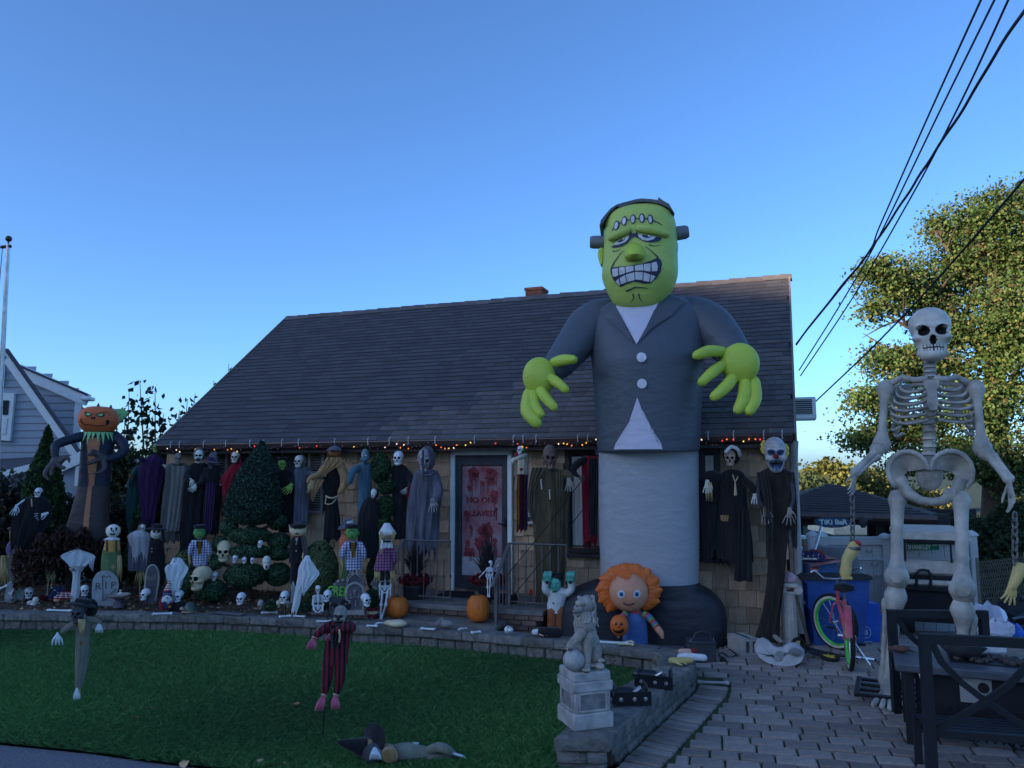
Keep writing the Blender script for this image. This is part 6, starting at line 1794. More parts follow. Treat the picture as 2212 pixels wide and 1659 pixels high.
# ------- skulls, tombstones, statues, pots and the rest of the bed
def GD(vx,vy,h=0.):
 p=G(vx,vy,h)
 for _ in range(12):p=G(vx,vy,zd(p. y)+h)
 return p
SG2='plastic skulls about the garden'
def skull(label,cx,cy,h,off,rz=0.,m=None,tilt=0.,stake=True,p=None,cloth_=False):
 p=Vector(p)if p is not None else W(cx,cy,off)
 px=mpp(p);a=-math. atan2(p. x,p. y)
 t=thing('skull',label,'skull',p-Vector((0,0,h*px*.5)),a+rz,SG2)
 head('skull',(m or BONEW,BLACK),t,(0,0,h*px*.5),h*px,(tilt,0,0),'cranium')
 if stake:
  mb=MB();zb=.2-(p. z-h*px*.5);mb. tube([(0,.04,h*px*.3),(0,.04,zb)],.008,6);mb. build('stake',BLKM,t)
 if cloth_:
  mb=MB();mb. lathe([(.07,.02),(.1,-.06),(.12,-.13)],14,fn=lambda th,i,r,z:(r*(1+.15*math. sin(5*th)*i),z));mb. build('cloth',CBLACK,t)
 return t
skull('white skull over a black cloth between the coffin tombstone and the kneeling cherub',62.5,1281,25,2.2,.0,cloth_=True)
skull('white skull over a black cloth right of the flat sheet ghost',183,1276,25,2.1,.1,cloth_=True)
skull('white skull on a black stake looking left before the dark arched tombstone',314,1284,25,2.2,-.9)
skull('white skull on a black cloth behind the striped-hat gnome',386,1288,26,2.15,-.6,cloth_=True)
skull('white skull on a stake in front of the topiary trunk',520.7,1293,26,2.15,-.45)
skull('grey skull tipped face down in the mulch right of the topiary trunk',563,1305,17,2.1,-.5,BONEG,.5,False)
skull('white skull on a stake left of the profile sheet ghost',614.7,1290,27,2.1,-.5)
skull('small grey skull low behind the skull beside the profile ghost',622,1305,14,2.0,.3,BONEG,.0,False)
skull('pale half mask skull lying left of the skull beside the profile ghost',602,1304,15,2.0,-.9,BONEC,.4,False)
skull('white skull on a stake beside the seated torso skeleton',707,1287,25,2.1,-.35)
skull('white skull half hidden behind the small red flower pot',790,1296,28,2.15,.6,BONEW,0,False)
skull('white skull lying face up on the wall right of the pumpkins',1099,1361.5,21,0,.7,BONEW,-1.2,False,p=G(1099,1361,ZT+.07))
skull('tan skull sitting on top of the upper topiary pad',530.4,1135,24,1.05,-.9,BONET,0,False)
skull('tiny white skull at the left below the topiary cone',494,1119,12,1.0,-.5,BONEW,0,False)
skull('small white skull at the right of the second topiary pad',562.4,1175,16,1.15,-.45,BONEW,0,False)
skull('large cream skull wedged at the left side of the topiary',484,1190,44,1.25,-.15,BONEC,.1,False)
skull('leftmost of three small skulls in a row on the lower topiary pad',508,1207,17,1.3,-.5,BONEW,0,False)
skull('middle one of three small skulls in a row on the lower topiary pad',528,1210,14,1.3,-.1,BONEW,0,False)
skull('rightmost of three small skulls in a row on the lower topiary pad',545,1211,13,1.3,-.2,BONEW,0,False)
t=skull('pale screaming mask tucked at the right of the lower topiary pad',576,1216,30,1.2,.0,SKINS['pale'],0,False)
o=t. children[0];o. data=HEADS['mask']
for i,sl_ in enumerate(o. material_slots):sl_. link='OBJECT';sl_. material=(SKINS['pale'],MOUTH_RED)[i]
skull('huge cream skull in profile on the low topiary branch',434,1249,52,1.6,-.95,BONEC,.0,False)
skull('small white skull behind the huge cream one on the topiary',464,1245,18,1.4,-.6,BONEW,0,False)
TS=mat('grey_foam_stone',(.27,.29,.31),rough=.9,scale=8,var=.25,bump=.5);TSD=mat('dark_foam_stone',(.085,.085,.1),rough=.9,scale=7,var=.4,bump=.6);TSL=mat('pale_stone_rim',(.24,.23,.22),rough=.9,scale=9,var=.35,bump=.5)
def B2(x,y):return x*.16533,1069.8+y*.16533
def F2(x,y):return 576+x*.1488,1124.6+y*.1488
def D2(x,y):return 263.3+x*.1488,1124.6+y*.1488
def stone_(label,cx,vb,off,pts,m,th=.05):
 f=Fig('tombstone',label,'tombstone',cx,vb,off,group='tombstones');f. plate('slab',m,pts,-th,th);return f
f=stone_('coffin-shaped grey tombstone with green swirls at far left',35,1309,2.2,[B2(*p)for p in((60,1445),(60,1330),(75,1230),(100,1150),(150,1120),(165,1055),(195,1025),(235,1022),(265,1055),(280,1115),(315,1130),(340,1200),(320,1300),(290,1400),(270,1445))],TS)
SW=mat('green_swirl_paint',(.1,.22,.16),rough=.8)
for c,r in(((225,1260),6),((200,1340),5)):
 q=[(B2(*c)[0]+r*(1-k/26)*math. cos(k*.5),B2(*c)[1]+r*(1-k/26)*math. sin(k*.5))for k in range(20)]
 f. tube('swirl',SW,[(x,y,-.055)for x,y in q],.8,n=6)
f. tube('rim',TSL,[(*B2(170,1095),-.055),(*B2(190,1090),-.06),(*B2(240,1090),-.06),(*B2(262,1098),-.055)],1)
f=stone_('round-topped grey tombstone engraved with a rose and RIP',230,1309,2.15,[B2(1215,1445),B2(1200,1300),B2(1205,1180)]+[B2(1378+172*math. cos(a),1150-165*math. sin(a))for a in np. linspace(PI*.95,PI*.02,14)]+[B2(1552,1180),B2(1530,1300),B2(1475,1445)],TS)
p=f. L(*B2(1378,1180),0);text('lettering','R I P',.15,TSD,f. t,(p. x,-.054,p. z));
f. tube('rose_stem',TSD,[(*B2(1340,1060),-.055),(*B2(1345,1380),-.055)],.8,n=6);f. tube('rose',TSD,[(*B2(1330,1075),-.055),(*B2(1360,1050),-.055),(*B2(1390,1075),-.055),(*B2(1420,1050),-.055),(*B2(1450,1075),-.055)],.9,n=6);f. tube('branch',TSD,[(*B2(1360,1370),-.055),(*B2(1430,1300),-.055),(*B2(1520,1220),-.055)],.8,n=6)
f=stone_('narrow dark arched tombstone with a worn pale rim',325,1300,2.1,[D2(320,1180),D2(335,900)]+[D2(440+102*math. cos(a)+6*math. sin(a),770-130*math. sin(a))for a in np. linspace(PI,0,12)]+[D2(535,950),D2(495,1180)],TSD)
f. tube('rim',TSL,[(*D2(325,1150),-.05),(*D2(345,850),-.05),(*D2(380,690),-.05),(*D2(450,645),-.05),(*D2(515,700),-.05),(*D2(538,850),-.05),(*D2(490,1150),-.05)],2.,n=8);p=f. L(*D2(430,830),0);text('lettering','RIP',.1,TSL,f. t,(p. x,-.056,p. z))
f=stone_('slim grey picket-shaped marker left of the round bush',632,1302,1.8,[F2(345,1190),F2(360,930),F2(385,870),F2(410,930),F2(400,1190)],TS,.02)
f=stone_('leaning dark tombstone with green CREEP lettering',727,1314,1.95,[F2(895,1280),F2(960,1000),F2(975,920)]+[F2(1075+90*math. cos(a),930-70*math. sin(a))for a in np. linspace(PI*.9,0,9)]+[F2(1165,1280)],TSD)
p=f. L(*F2(1062,1022),0);text('lettering','CREEP',.155,mat('slime_green_paint',(.12,.4,.06),rough=.6),f. t,(p. x,-.056,p. z),(PI/2,.08,0),bold=.004,sc_=(.8,1.15,1))
for a in((925,1200),(945,1100),(965,1010),(985,930),(1040,880),(1110,865)):f. ell('rim_stone',TSL,*F2(*a),3.2,3.2,2.5,-.045)
f. tube('crack',TSL,[(*F2(1000,1090),-.052),(*F2(1060,1130),-.052),(*F2(1120,1090),-.052),(*F2(1150,1130),-.052)],.8,n=5)
f=stone_('dark winged-arch tombstone with a raised skull and RIP',766,1326,1.95,[F2(1150,1290),F2(1160,1020)]+[F2(1285+125*math. cos(a),1020-120*math. sin(a))for a in np. linspace(PI,0,12)]+[F2(1410,1020),F2(1410,1290)],TSD,.06)
f. plate('plinth',TSL,[F2(1140,1345),F2(1140,1285),F2(1415,1285),F2(1415,1345)],-.12,.08)
f. tube('arch_rim',TSL,[(*F2(1155,1280),-.06),(*F2(1160,1030),-.06),(*F2(1195,945),-.06),(*F2(1285,905),-.06),(*F2(1375,945),-.06),(*F2(1408,1030),-.06),(*F2(1400,1280),-.06)],2.6,n=8)
f. head('skull',(TSL,BLACK),*F2(1280,1035),10,dy=-.07,nm='raised_skull')
for s_ in(-1,1):
 for k,(x,y)in enumerate(((60,715),(100,790),(128,880),(135,990))):f. tube('wing_bone',TSL,[(*F2(1285+s_*10,770),-.02),(*F2(1285+s_*(x*.6+12),(y+740)/2-20),-.03),(*F2(1285+s_*x,y),-.02)],[1.6,1.2,.8],n=6)
 f. plate('wing',TSD,[F2(1285+s_*x,y)for x,y in((0,790),(55,720),(105,780),(135,900),(138,1010),(110,960),(60,915),(0,905))],-.0,.03)
 f. tube('arm',TSL,[(*F2(1280+s_*60,1060),-.06),(*F2(1280+s_*50,1130),-.06),(*F2(1280,1090),-.07)],[1.2,1.2,.8],n=6)
p=f. L(*F2(1285,1190),0);text('lettering','R I P',.12,TSL,f. t,(p. x,-.066,p. z))
for lab,a,b_ in(('white bone leaning on the coffin tombstone, outer left one',(0,1220),(90,1180)),('white bone leaning upright before the coffin tombstone',(105,1190),(125,1280)),('white bone slanting over the coffin tombstone, longest one',(210,1200),(70,1400)),('white bone standing below the others at the coffin tombstone',(115,1300),(70,1450)),('white bone lying at the left frame edge',(-40,1420),(60,1410))):
 pa,pb=W(*B2(*a),2.28),W(*B2(*b_),2.3);d=pb-pa
 m=MB();bone(m,Vector(),d,.024,.015,.024,8);o=m. build('bone',BONEW,None,loc=pa);setp(o,lab,'bone','loose bones')
ST=mat('white_plaster',(.5,.5,.49),rough=.8,bump=.15,var=.08)
def cherub(label,cx,vb,parts,rem=.007):
 f=Fig('cherub_statue',label,'statue',cx,vb,2.38)
 mb=MB()
 for x,y,rx,rz,ry,dy in parts:c=f. L(x,y,dy);mb. ell(c,(rx*f. px,ry*f. px,rz*f. px),14,9)
 o=mb. build('figure',ST,f. t);md=o. modifiers. new('r','REMESH');md. mode='VOXEL';md. voxel_size=rem;md. use_smooth_shade=True
 return f
cherub('white cherub figurine lying on its belly on the wall at far left',26,1322,[(38,1309,6,6.5,6,0),(26,1312,12,8,8,0),(15,1317,9,4.5,6,0),(6,1318,7,3,4,0),(24,1304,8,5,3,.05),(40,1318,6,3.5,5,-.05),(32,1317,10,4,7,0)])
cherub('white winged cherub figurine kneeling on the wall',73,1322,[(77,1296,6.5,7,6.5,0),(73,1309,8,8.5,7,0),(65,1303,7,6,2.5,.06),(82,1306,7,5,2.5,.06),(70,1318,5,5,7,-.02),(78,1318,4.5,5,7,-.02),(72,1311,10,3.5,6,-.05)])
FRED,FWH,FNV=cloth('flag_red',(.3,.03,.04)),cloth('flag_white',(.55,.53,.53)),cloth('flag_navy',(.03,.035,.1))
f=Fig('flag_bunting','crumpled stars-and-stripes bunting on the soil under the red maple','flag',128,1300,2.1)
for i in range(7):f. drape('stripe',(FRED,FWH)[i%2],[(1278+i*2.2,132-i*3,156),(1281+i*2.2,130-i*3,156-i)],-.1-.03*i)
f. drape('canton',FNV,[(1268,112,140),(1280,106,138),(1294,104,124)],-.08)
for i in range(14):f. ell('star',FWH,110+(i*7)%27,1270+(i*5)%20,.8,.8,.6,-.13,n=6,m_=4)
f. lathe('pale_shell',SKINS['flesh'],123,[(1301,3),(1297,6.5),(1292,5),(1290,2)],dy=-.2)
f=Fig('bird_bath','low grey bird bath with a small white figure on its rim','bird bath',257,1312,2.2)
f. lathe('stem',TSD,256,[(1311,12),(1308,11),(1303,8),(1296,7),(1290,14)]);f. lathe('dish',TSL,257,[(1293,8),(1291,15),(1286,22),(1283.5,22.5),(1286,20),(1288,10)])
for x,y,r in((260,1282,3.4),(260.5,1276,2.4),(263,1281,2.2),(257,1283,2.2)):f. ell('figure',ST,x,y,r,r,r,-.12)
f=Fig('gnome','bearded garden gnome in a tall red-white striped hat with stars','gnome',357,1317,2.3)
f. robe(CRED,[(1288,350,368),(1298,346,370),(1310,344,368),(1317,348,364)],nm='body',amp=.02,asp=.8);f. lathe('hat_band',FNV,361,[(1289,10.5),(1283,10),(1276,8.4)])
hv=np. linspace(1276,1252,11)
for i in range(10):f. lathe('hat_stripe',(FRED,FWH)[i%2],361.5+i*.5,[(hv[i],8.4*(1-i/11)),(hv[i+1],8.4*(1-(i+1)/11))])
for a in range(5):f. ell('star',FWH,353+a*4.2,1283,1,1,1,-.055-.02*(2-abs(2-a)),n=6,m_=4)
f. ell('beard',CWHITE,360,1296,10,10,5,-.07);f. ell('nose',SKINS['flesh'],360,1291,2.6,2.4,2.6,-.12);f. plate('vest',FNV,[(350,1300),(358,1296),(363,1308),(358,1315)],-.12,-.09);f. ell('boot',mat('tan_boot',(.3,.18,.06)),366,1311,4,3,3,-.08)
f=Fig('turtle_ornament','green garden turtle ornament with a tan foot and head on the wall','garden ornament',408,1323,2.3)
f. lathe('shell',mat('green_glaze',(.035,.06,.045),rough=.3,spec=.6,var=.4),411,[(1320,14),(1314,13.5),(1306,10),(1301,5),(1300,1)]);f. ell('head',mat('tan_glaze',(.35,.24,.16),rough=.4),393,1315,4.6,4,4,-.06);f. ell('body',MATS['tan_glaze'],408,1321,15,2.5,12,-.02)
def small_skel(label,cx,vb,off,pts,s,sk,face=(0,0,0),legs=True,arms=True,p=None):
 f=Fig('small_skeleton',label,'skeleton',cx,vb,off,p,'small plastic skeletons')
 J={k:f. L(*v)for k,v in pts. items()};J['pw']=s*f. px*.33
 skeleton(f. t,J,s*f. px,(BONEW,BONEW),1.05,False,sk*f. px,face,legs,arms,7);return f
small_skel('white half skeleton sitting upright in the leaves before the round bush',687,1322,2.15,dict(head=(686.5,1272.5),neck=(686.5,1281),chest=(687,1286),pelvis=(687,1314),sh_l=(677,1289),sh_r=(697,1289),el_l=(676,1306),el_r=(698,1306),wr_l=(679,1318,-.05),wr_r=(697,1318,-.05),ha_l=(680,1322,-.06),ha_r=(698,1322,-.06)),34,16,legs=False)
small_skel('white skeleton sitting beside the left pumpkin with its legs hanging down',831,1340,0,dict(head=(831,1227),neck=(832,1237),chest=(833,1241),pelvis=(831,1272),sh_l=(822,1243),sh_r=(844,1243),el_l=(820,1266),el_r=(844,1266),wr_l=(820,1284,-.06),wr_r=(843,1284,-.06),ha_l=(820,1294,-.08),ha_r=(843,1293,-.08),hi_l=(826,1278,-.03),hi_r=(837,1278,-.03),kn_l=(823,1307,-.12),kn_r=(833,1307,-.12),an_l=(822,1334,-.1),an_r=(824,1336,-.1)),34,18,(0,0,-.4),p=W(831,1340,1.55))
small_skel('small white skeleton hung on the right railing with one arm out',1057,1290,0,dict(head=(1060,1216),neck=(1059,1222),chest=(1058,1226),pelvis=(1056,1244),sh_l=(1052,1228),sh_r=(1063,1228),el_l=(1044,1238),el_r=(1064,1240),wr_l=(1036,1246),wr_r=(1064,1250),ha_l=(1034,1249),ha_r=(1064,1254),hi_l=(1053,1248),hi_r=(1059,1248),kn_l=(1053,1269),kn_r=(1058,1269),an_l=(1054,1286),an_r=(1057,1287)),21,11,(0,0,2.6),p=W(1057,1290,1.6))
PUM=mat('pumpkin_skin',(.5,.13,.02),rough=.5,scale=5,var=.2,bump=.15,bscale=60,dist=.004)
STEM=mat('pumpkin_stem',(.1,.09,.05),rough=.8)
def pumpkin(label,cx,vt,vb,rx,p):
 t=thing('pumpkin',label,'pumpkin',p,U(0,6),'big orange pumpkins by the steps')
 px=mpp(p);H=(vb-vt)*px;r0=rx*px
 mb=MB();mb. lathe([(r0*max(math. sin(PI*(k/18))**.62,.06),H/2-H/2*math. cos(PI*k/18)*(1-.05*(k in(0,18))))for k in range(19)],84,fn=lambda th,i,r,z:(r*(1-.035*abs(math. cos(th*7))**6),z-.04*H*math. exp(-(r/r0/.3)**2)*(1  if z>H/2  else-.5)))
 mb. build('body',PUM,t,ang=80)
 mb=MB();mb. tube([(0,0,H*.94),(.01,0,H*1.02),(.03,.01,H*1.09)],[.03,.02,.024],8);mb. build('stem',STEM,t)
pumpkin('large round orange pumpkin on the step beside the sitting skeleton',857.6,1294,1339,24.5,W(857.6,1334,1.42))
pumpkin('tall orange pumpkin with a green-tipped stem on the step at the right railing',1033,1291,1348,25.2,W(1033,1343,1.42))
POT=mat('black_pot',(.012,.014,.018),rough=.4,spec=.5,bump=.05);MUM=[(.16,.015,.02),(.22,.02,.03),(.1,.012,.02)]
def blob_leaves(nm,f,blobs,n,size,cols,m=None,lo=.6,parent=None,droop=0.,kind='stuff',wts=None):
 P=[]
 for(x,y,rx,rz,ry,dy)in blobs:
  c=f. L(x,y,dy);q,d=shell_pts(c,(rx*f. px,ry*f. px,rz*f. px),int(n*rx*rz/sum(b[2]*b[3]for b in blobs)),lo,1.08);P. append(q)
 P=np. concatenate(P);V,Q=leaves(P,size,1.3,droop)
 o=np_mesh(nm,V,Q,m or LEAF,parent or f. t,tint=tints(len(P),cols,wts));return setp(o,kind=kind)
def grass_fan(nm,f,cx,v0,v1,w_,n,m,dy=0.):
 mb=MB()
 for i in range(n):
  a=U(-1,1);h=U(.5,1);x1=cx+a*w_*U(.4,1);c0=f. L(cx+a*6,v0,dy+U(-.06,.06));v=v0+(v1-v0)*h*(1-.35*abs(a));c2=f. L(x1,v+abs(a)*14,dy+U(-.2,.2));c1=c0. lerp(c2,.55);c1. z+=.07*h
  mb. tube([c0,c1,c2],[.006,.005,.0025],4,caps=False)
 return setp(mb. build(nm,m,f. t,ang=0),kind='stuff')
DG=mat('dark_purple_grass',(.03,.022,.025),rough=.7)
f=Fig('flower_pot','black pot of red mums and dark grass at the left of the porch','potted plant',895,1302,0,p=W(895,1300,.85),group='black pots of red mums on the porch')
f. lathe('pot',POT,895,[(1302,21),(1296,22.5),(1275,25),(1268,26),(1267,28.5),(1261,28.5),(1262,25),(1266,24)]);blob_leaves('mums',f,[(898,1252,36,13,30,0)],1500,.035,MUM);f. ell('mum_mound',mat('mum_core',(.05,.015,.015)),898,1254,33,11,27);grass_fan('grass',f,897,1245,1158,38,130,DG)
f=Fig('flower_pot','black pot of red mums and dark grass at the right before the door','potted plant',1046,1300,0,p=W(1046,1298,.95),group='black pots of red mums on the porch')
f. lathe('pot',POT,1046,[(1302,14),(1296,15),(1275,17.5),(1268,18),(1267,20),(1262,20),(1263,17)]);blob_leaves('mums',f,[(1055,1252,40,14,28,0)],1500,.035,MUM);f. ell('mum_mound',MATS['mum_core'],1055,1254,36,12,26);grass_fan('grass',f,1052,1246,1138,36,130,DG)
f=Fig('flower_pot','small red pot with a cream band and a little green bush','potted plant',805,1340,0,p=W(805,1338,1.62))
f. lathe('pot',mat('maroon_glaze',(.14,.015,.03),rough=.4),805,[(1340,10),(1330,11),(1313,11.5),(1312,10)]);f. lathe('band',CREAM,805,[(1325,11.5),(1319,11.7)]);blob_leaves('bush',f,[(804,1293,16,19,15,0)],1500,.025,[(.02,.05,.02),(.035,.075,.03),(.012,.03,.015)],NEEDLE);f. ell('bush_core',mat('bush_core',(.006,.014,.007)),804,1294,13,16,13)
f=Fig('garden_lantern','grey garden lantern with a dark cone cap beside the sitting skeleton','lantern',811,1290,1.4)
f. lathe('cap',TSD,811,[(1263,12),(1260,11),(1250,5),(1246,1)]);f. lathe('body',TS,811,[(1278,6),(1263,7)]);f. tube('post',TS,[(811,1278),(811,1325)],1.5)
m=MB();p=W(1100,1303,.75)
for dx in(-.1,.06):m. loft([sect(dx+o_,-.03+q_,z,rx,ry,14)for z,rx,ry,o_,q_ in((0,.05,.13,0,0),(.04,.055,.14,0,0),(.08,.045,.1,0,.03),(.12,.03,.05,0,.06))])
o=m. build('black_boots',BLACK,None,loc=(p. x,p. y,.376),rot=(0,0,-.9));setp(o,'pair of black shoes left on the porch behind the right railing','shoes',kind='thing')
f=Fig('yard_marker','small red oval marker on a wire by the porch corner','marker',1147,1300,0,p=W(1147,1300,.8));f. ell('marker',mat('red_reflector',(.5,.03,.02),rough=.3),1147,1279,4.5,7,2);f. tube('wire',BLKM,[(1147,1285),(1147,1312)],.6)
f=Fig('monster_statue','turquoise-faced plastic monster statue in a white coat holding its head','statue',1208,1381,0,p=W(1208,1381,1.15))
TQ=mat('turquoise_plastic',(.08,.33,.27),rough=.4,bump=.1,var=.15);WC=mat('white_coat_plastic',(.45,.49,.5),rough=.45,bump=.1);OB=mat('brown_orange_plastic',(.2,.07,.03),rough=.5,bump=.1)
o=f. ell('head',TQ,1200,1262,12,18,11,-.04,p=2.7);f. lathe('hair',BLACK,1204,[(1252,14),(1246,14.5),(1240,13),(1239,6)]);f. ell('brow',TQ,1199,1258,9,2.5,4,-.1);f. ell('nose',TQ,1197,1265,2.5,5,4,-.12);f. plate('mouth',BLACK,[(1193,1275),(1203,1274),(1203,1276),(1193,1277)],-.13,-.1)
f. robe(WC,[(1268,1194,1214),(1278,1184,1226),(1296,1184,1222),(1310,1182,1218),(1324,1184,1220)],nm='coat',amp=.03,asp=.6)
for P,r in(([(1186,1280),(1178,1272,-.05),(1179,1256,-.06)],9),([(1222,1282),(1234,1274,-.05),(1233,1258,-.06)],9)):f. tube('sleeve',WC,P,[9,8,7])
for x in(1182,1232):
 h_=f. ell('hand',TQ,x,1250,10,11,8,-.08)
 for k in range(4):f. tube('finger',TQ,[(x-7+k*4.5,1247,-.12),(x-6+k*4.5,1240,-.12),(x-4+k*4,1236,-.06)],2.6,par=h_)
 f. ell('bolt',BLACK,x,1258,3.5,3.5,3,-.14)
for x in(1194,1210):f. tube('trouser_leg',OB,[(x,1318),(x-1,1345),(x-1,1374)],[12,11,11]);f. ell('shoe',BLACK,x-1,1377,13,5,16,-.08)
for v in(1303,):f. ell('button',BLACK,1195,v,2,2,1.5,-.13)
def on_wall(vx,vy,h=.02):return G(vx,vy,ZT+h)
for lab,x,y,l,rz,m_ in(('long white bone lying on the wall below the sheet ghost',128,1318.5,.36,-.05,BONEW),('short white bone on the wall beneath the gnome',351,1325.5,.24,.3,BONEW),('white bone on the wall right of the topiary',582,1323,.2,.3,BONEW),('short curved white bone on the wall below the profile ghost',616,1331,.14,.5,BONEW),('thick ridged spine bone on the wall right of the profile ghost',647,1331,.15,-.15,BONEW),('thin white bone on the wall left of the striped clown',700,1342,.17,.1,BONEW),('small white bone chip below the red flower pot',804,1352,.12,.0,BONEW),('flat white bone on the wall left of the grey foot',924,1358.5,.17,-.25,BONEW),('small white rib bone right of the skeletal hand',1028,1365.5,.1,.6,BONEW),('long thin bones lying on the wall behind the lion',1325,1388,.34,-.1,BONEW),('pale forearm bone leading to the skeletal hand by the doll',1352,1391,.16,-.15,BONEC)):
 loose_bone('bone',lab,on_wall(x,y),l,rz-.1,m_,.016)
def prop_hand(name,label,p,s,m_,rz,cat,sleeve=None,thin=1.,curl=.3):
 t=thing(name,label,cat,p,rz)
 mb=MB();hand_mb(mb,Matrix. Rotation(PI/2,4,'Y'),s,.4,curl,thin);o=mb. build('hand',m_,t,ang=60);o. rotation_euler=(PI/2,0,0);o. location. z=.03
 if sleeve:
  for nm,a,b_,r,mm in sleeve:mb=MB();mb. tube([(a,0,.035),((a+b_)/2,.0,.04),(b_,0,.035)],r,12,rnd_=True);mb. build(nm,mm,t,ang=60)
 return t
prop_hand('skeletal_hand','white skeletal hand lying on the wall below the steps',on_wall(1008,1362),.14,BONEW,.3,'hand prop',thin=.5)
prop_hand('skeletal_hand','cream skeletal hand gripping the wall edge before the doll',on_wall(1368,1393),.16,BONEC,-1.2,'hand prop',thin=.5,curl=.5)
prop_hand('arm_prop','severed arm with pink hand and black coat sleeve on the wall',on_wall(1158,1372),.19,SKINS['flesh'],PI-.12,'arm prop',(('cuff',-.07,.02,.035,CWHITE),('sleeve',-.27,-.07,.06,CBLACK)))
prop_hand('arm_prop','pink rubber arm with a red stump on the curved wall end',on_wall(1470,1414),.2,SKINS['flesh'],PI-.1,'arm prop',(('forearm',-.12,0,.026,SKINS['flesh']),('stump',-.16,-.12,.03,MOUTH_RED)))
prop_hand('arm_prop','white gauze-wrapped rubber arm in the middle of the curved wall end',on_wall(1470,1426),.16,CWHITE,PI-.2,'arm prop',(('forearm',-.24,0,.036,CWHITE),))
prop_hand('arm_prop','yellow rubber arm in front on the curved wall end',on_wall(1450,1434),.2,FLESH,PI-.05,'arm prop',(('forearm',-.2,0,.03,FLESH),))
p=on_wall(951,1356);t=thing('monster_foot_prop','grey rubber monster foot lying on the wall below the steps','monster foot',p)
m=MB();m. ell((.06,0,.05),(.11,.06,.05),14,8)
for i in range(4):m. ell((-.02+i*.012,-.05+i*.033,.07+.01*(i%2)),(.035,.02,.035),10,6)
o=m. build('sole',SKINS['grey'],t);md=o. modifiers. new('r','REMESH');md. mode='VOXEL';md. voxel_size=.008;md. use_smooth_shade=True
p=on_wall(858,1352);t=thing('white_mask','white plastic mask lying face up on the wall by the left pumpkin','mask',p)
m=MB();m. ell((0,0,.03),(.13,.1,.05),16,8);m. ell((-.1,.0,.04),(.07,.06,.035),12,8);o=m. build('shell',BONEC,t);md=o. modifiers. new('r','REMESH');md. mode='VOXEL';md. voxel_size=.008;md. use_smooth_shade=True
p=on_wall(830,1350);t=prop_hand('skeletal_foot_prop','white skeletal foot lying beside the white mask on the wall',p,.15,BONEW,.2,'foot prop',thin=.5)
o=MB(). box((0,0,0),(.5,.1,.025),.006). build('edging_strip',TSD,None,loc=on_wall(495,1325,.02),rot=(0,0,-.35));setp(o,'dark flat edging strip lying on the wall before the topiary','strip')
for lab,x,y,l in(('grey bone lying on the pavers at the curved wall',1540,1474,.3),):loose_bone('bone',lab,GD(x,y,.02),l,-.15,BONEG,.018)
BRT=mat('black_gloss_metal',(.008,.009,.012),rough=.25,spec=.6,bump=.05);STL=mat('bright_steel',(.35,.36,.38),rough=.3,metal=.8,bump=.05)
def bracket(label,vx,vy,rz,s=1.):
 t=thing('trailer_bracket',label,'metal bracket',on_wall(vx,vy,0),rz,'black metal brackets on the wall')
 m=MB();m. box((0,0,.006),(.42*s,.2*s,.012),.003);m. box((0,-.09*s,.06),(.42*s,.012,.12),.003);m. build('plate',BRT,t)
 m=MB();m. tube([(-.2*s,0,.1),(-.02,.03,.1),(.12*s,.0,.06)],[.045,.04,.035],10,rnd_=True);m. build('tube_arm',BRT,t)
 for x in(-.17,.17):m=MB();m. box((x*s,.02,.09),(.02,.12,.16),.004);m. build('ear',BRT,t)
 for x in(-.13,.02,.14):
  m=MB();m. lathe([(.016,0),(.018,.004),(.018,.012),(.009,.014)],8);o=m. build('bolt',STL,t);o. location=(x*s,-.098*s,.06);o. rotation_euler=(PI/2,0,0)
 m=MB();m. tube([(.02,-.06,.11),(.07,-.06,.15),(.1,-.03,.1)],.018,8,rnd_=True);m. build('coupling',STL,t)
bracket('upper black metal trailer bracket lying on the curved wall',1415,1483,-.35,.85);bracket('lower black metal trailer bracket lying behind the lion pedestal',1362,1520,.1,.8)
# ---- staked figures on the lawn
LGp='small scarecrows staked on the lawn'
f=Fig('lawn_scarecrow','witch-hatted skull scarecrow in olive overalls staked on the lawn at left','scarecrow',172,1520,0,p=G(172,1521),group=LGp)
def P2(x,y):return x*.2395,1261.8+y*.2395
f. tube('stake',STRAW,[(172,1345),(172,1430),(173,1521)],1.2)
f. head('skull',(SKINS['dark'],BLACK),172,1322,44,(.15,0,-.5),'head');f. lathe('hat',CBLACK,177,[(1308,29),(1305,27),(1302,17),(1294,15),(1291,6)],tilt=.22,asp=.8);f. ell('hat_crown',CBLACK,197,1314,14,20,13,.1);f. straw(176,1338,1370,14,16,-.08,nm='beard',flare=.5)
f. robe(COLIVE,[(1334,172,190),(1345,166,194),(1370,166,193),(1400,165,192),(1440,164,187),(1485,163,176)],amp=.1,nm='overalls',asp=.6)
f. tube('sleeve',COLIVE,[(172,1342),(152,1352,-.03),(136,1364,-.05)],[7,7,5]);f. tube('sleeve',COLIVE,[(188,1338),(203,1340,-.02),(216,1345,-.04)],[7,7,5])
for x,y,w_,l in((124,1368,20,25),(214,1346,12,20),(166,1488,10,24)):
 for k in range(4):xx=x-w_/2+k*w_/3;f. tube('glove_strip',CWHITE,[(x,y,-.05),(xx,y+l*.6,-.07),(xx-1+k*.7,y+l,-.06)],[2.4,2.6,1.2],n=8,flat=.5)
f. drape('patch',CBURL,[(1384,170,179),(1394,171,180)],-.12)
f=Fig('lawn_clown','ragged clown scarecrow in red and black stripes staked on the lawn','scarecrow',697,1596,0,p=G(697,1597),group=LGp)
def R2(x,y):return 576+x*.2395,1261.8+y*.2395
f. tube('stake',BLKM,[R2(600,300),R2(530,900),R2(520,1150),(697,1597)],1.4)
f. head('clown',(SKINS['grey'],BLACK,TOOTH,BLACK,BLACK,BLACK),*R2(665,285),44,(.1,0,-.3),wide=.95)
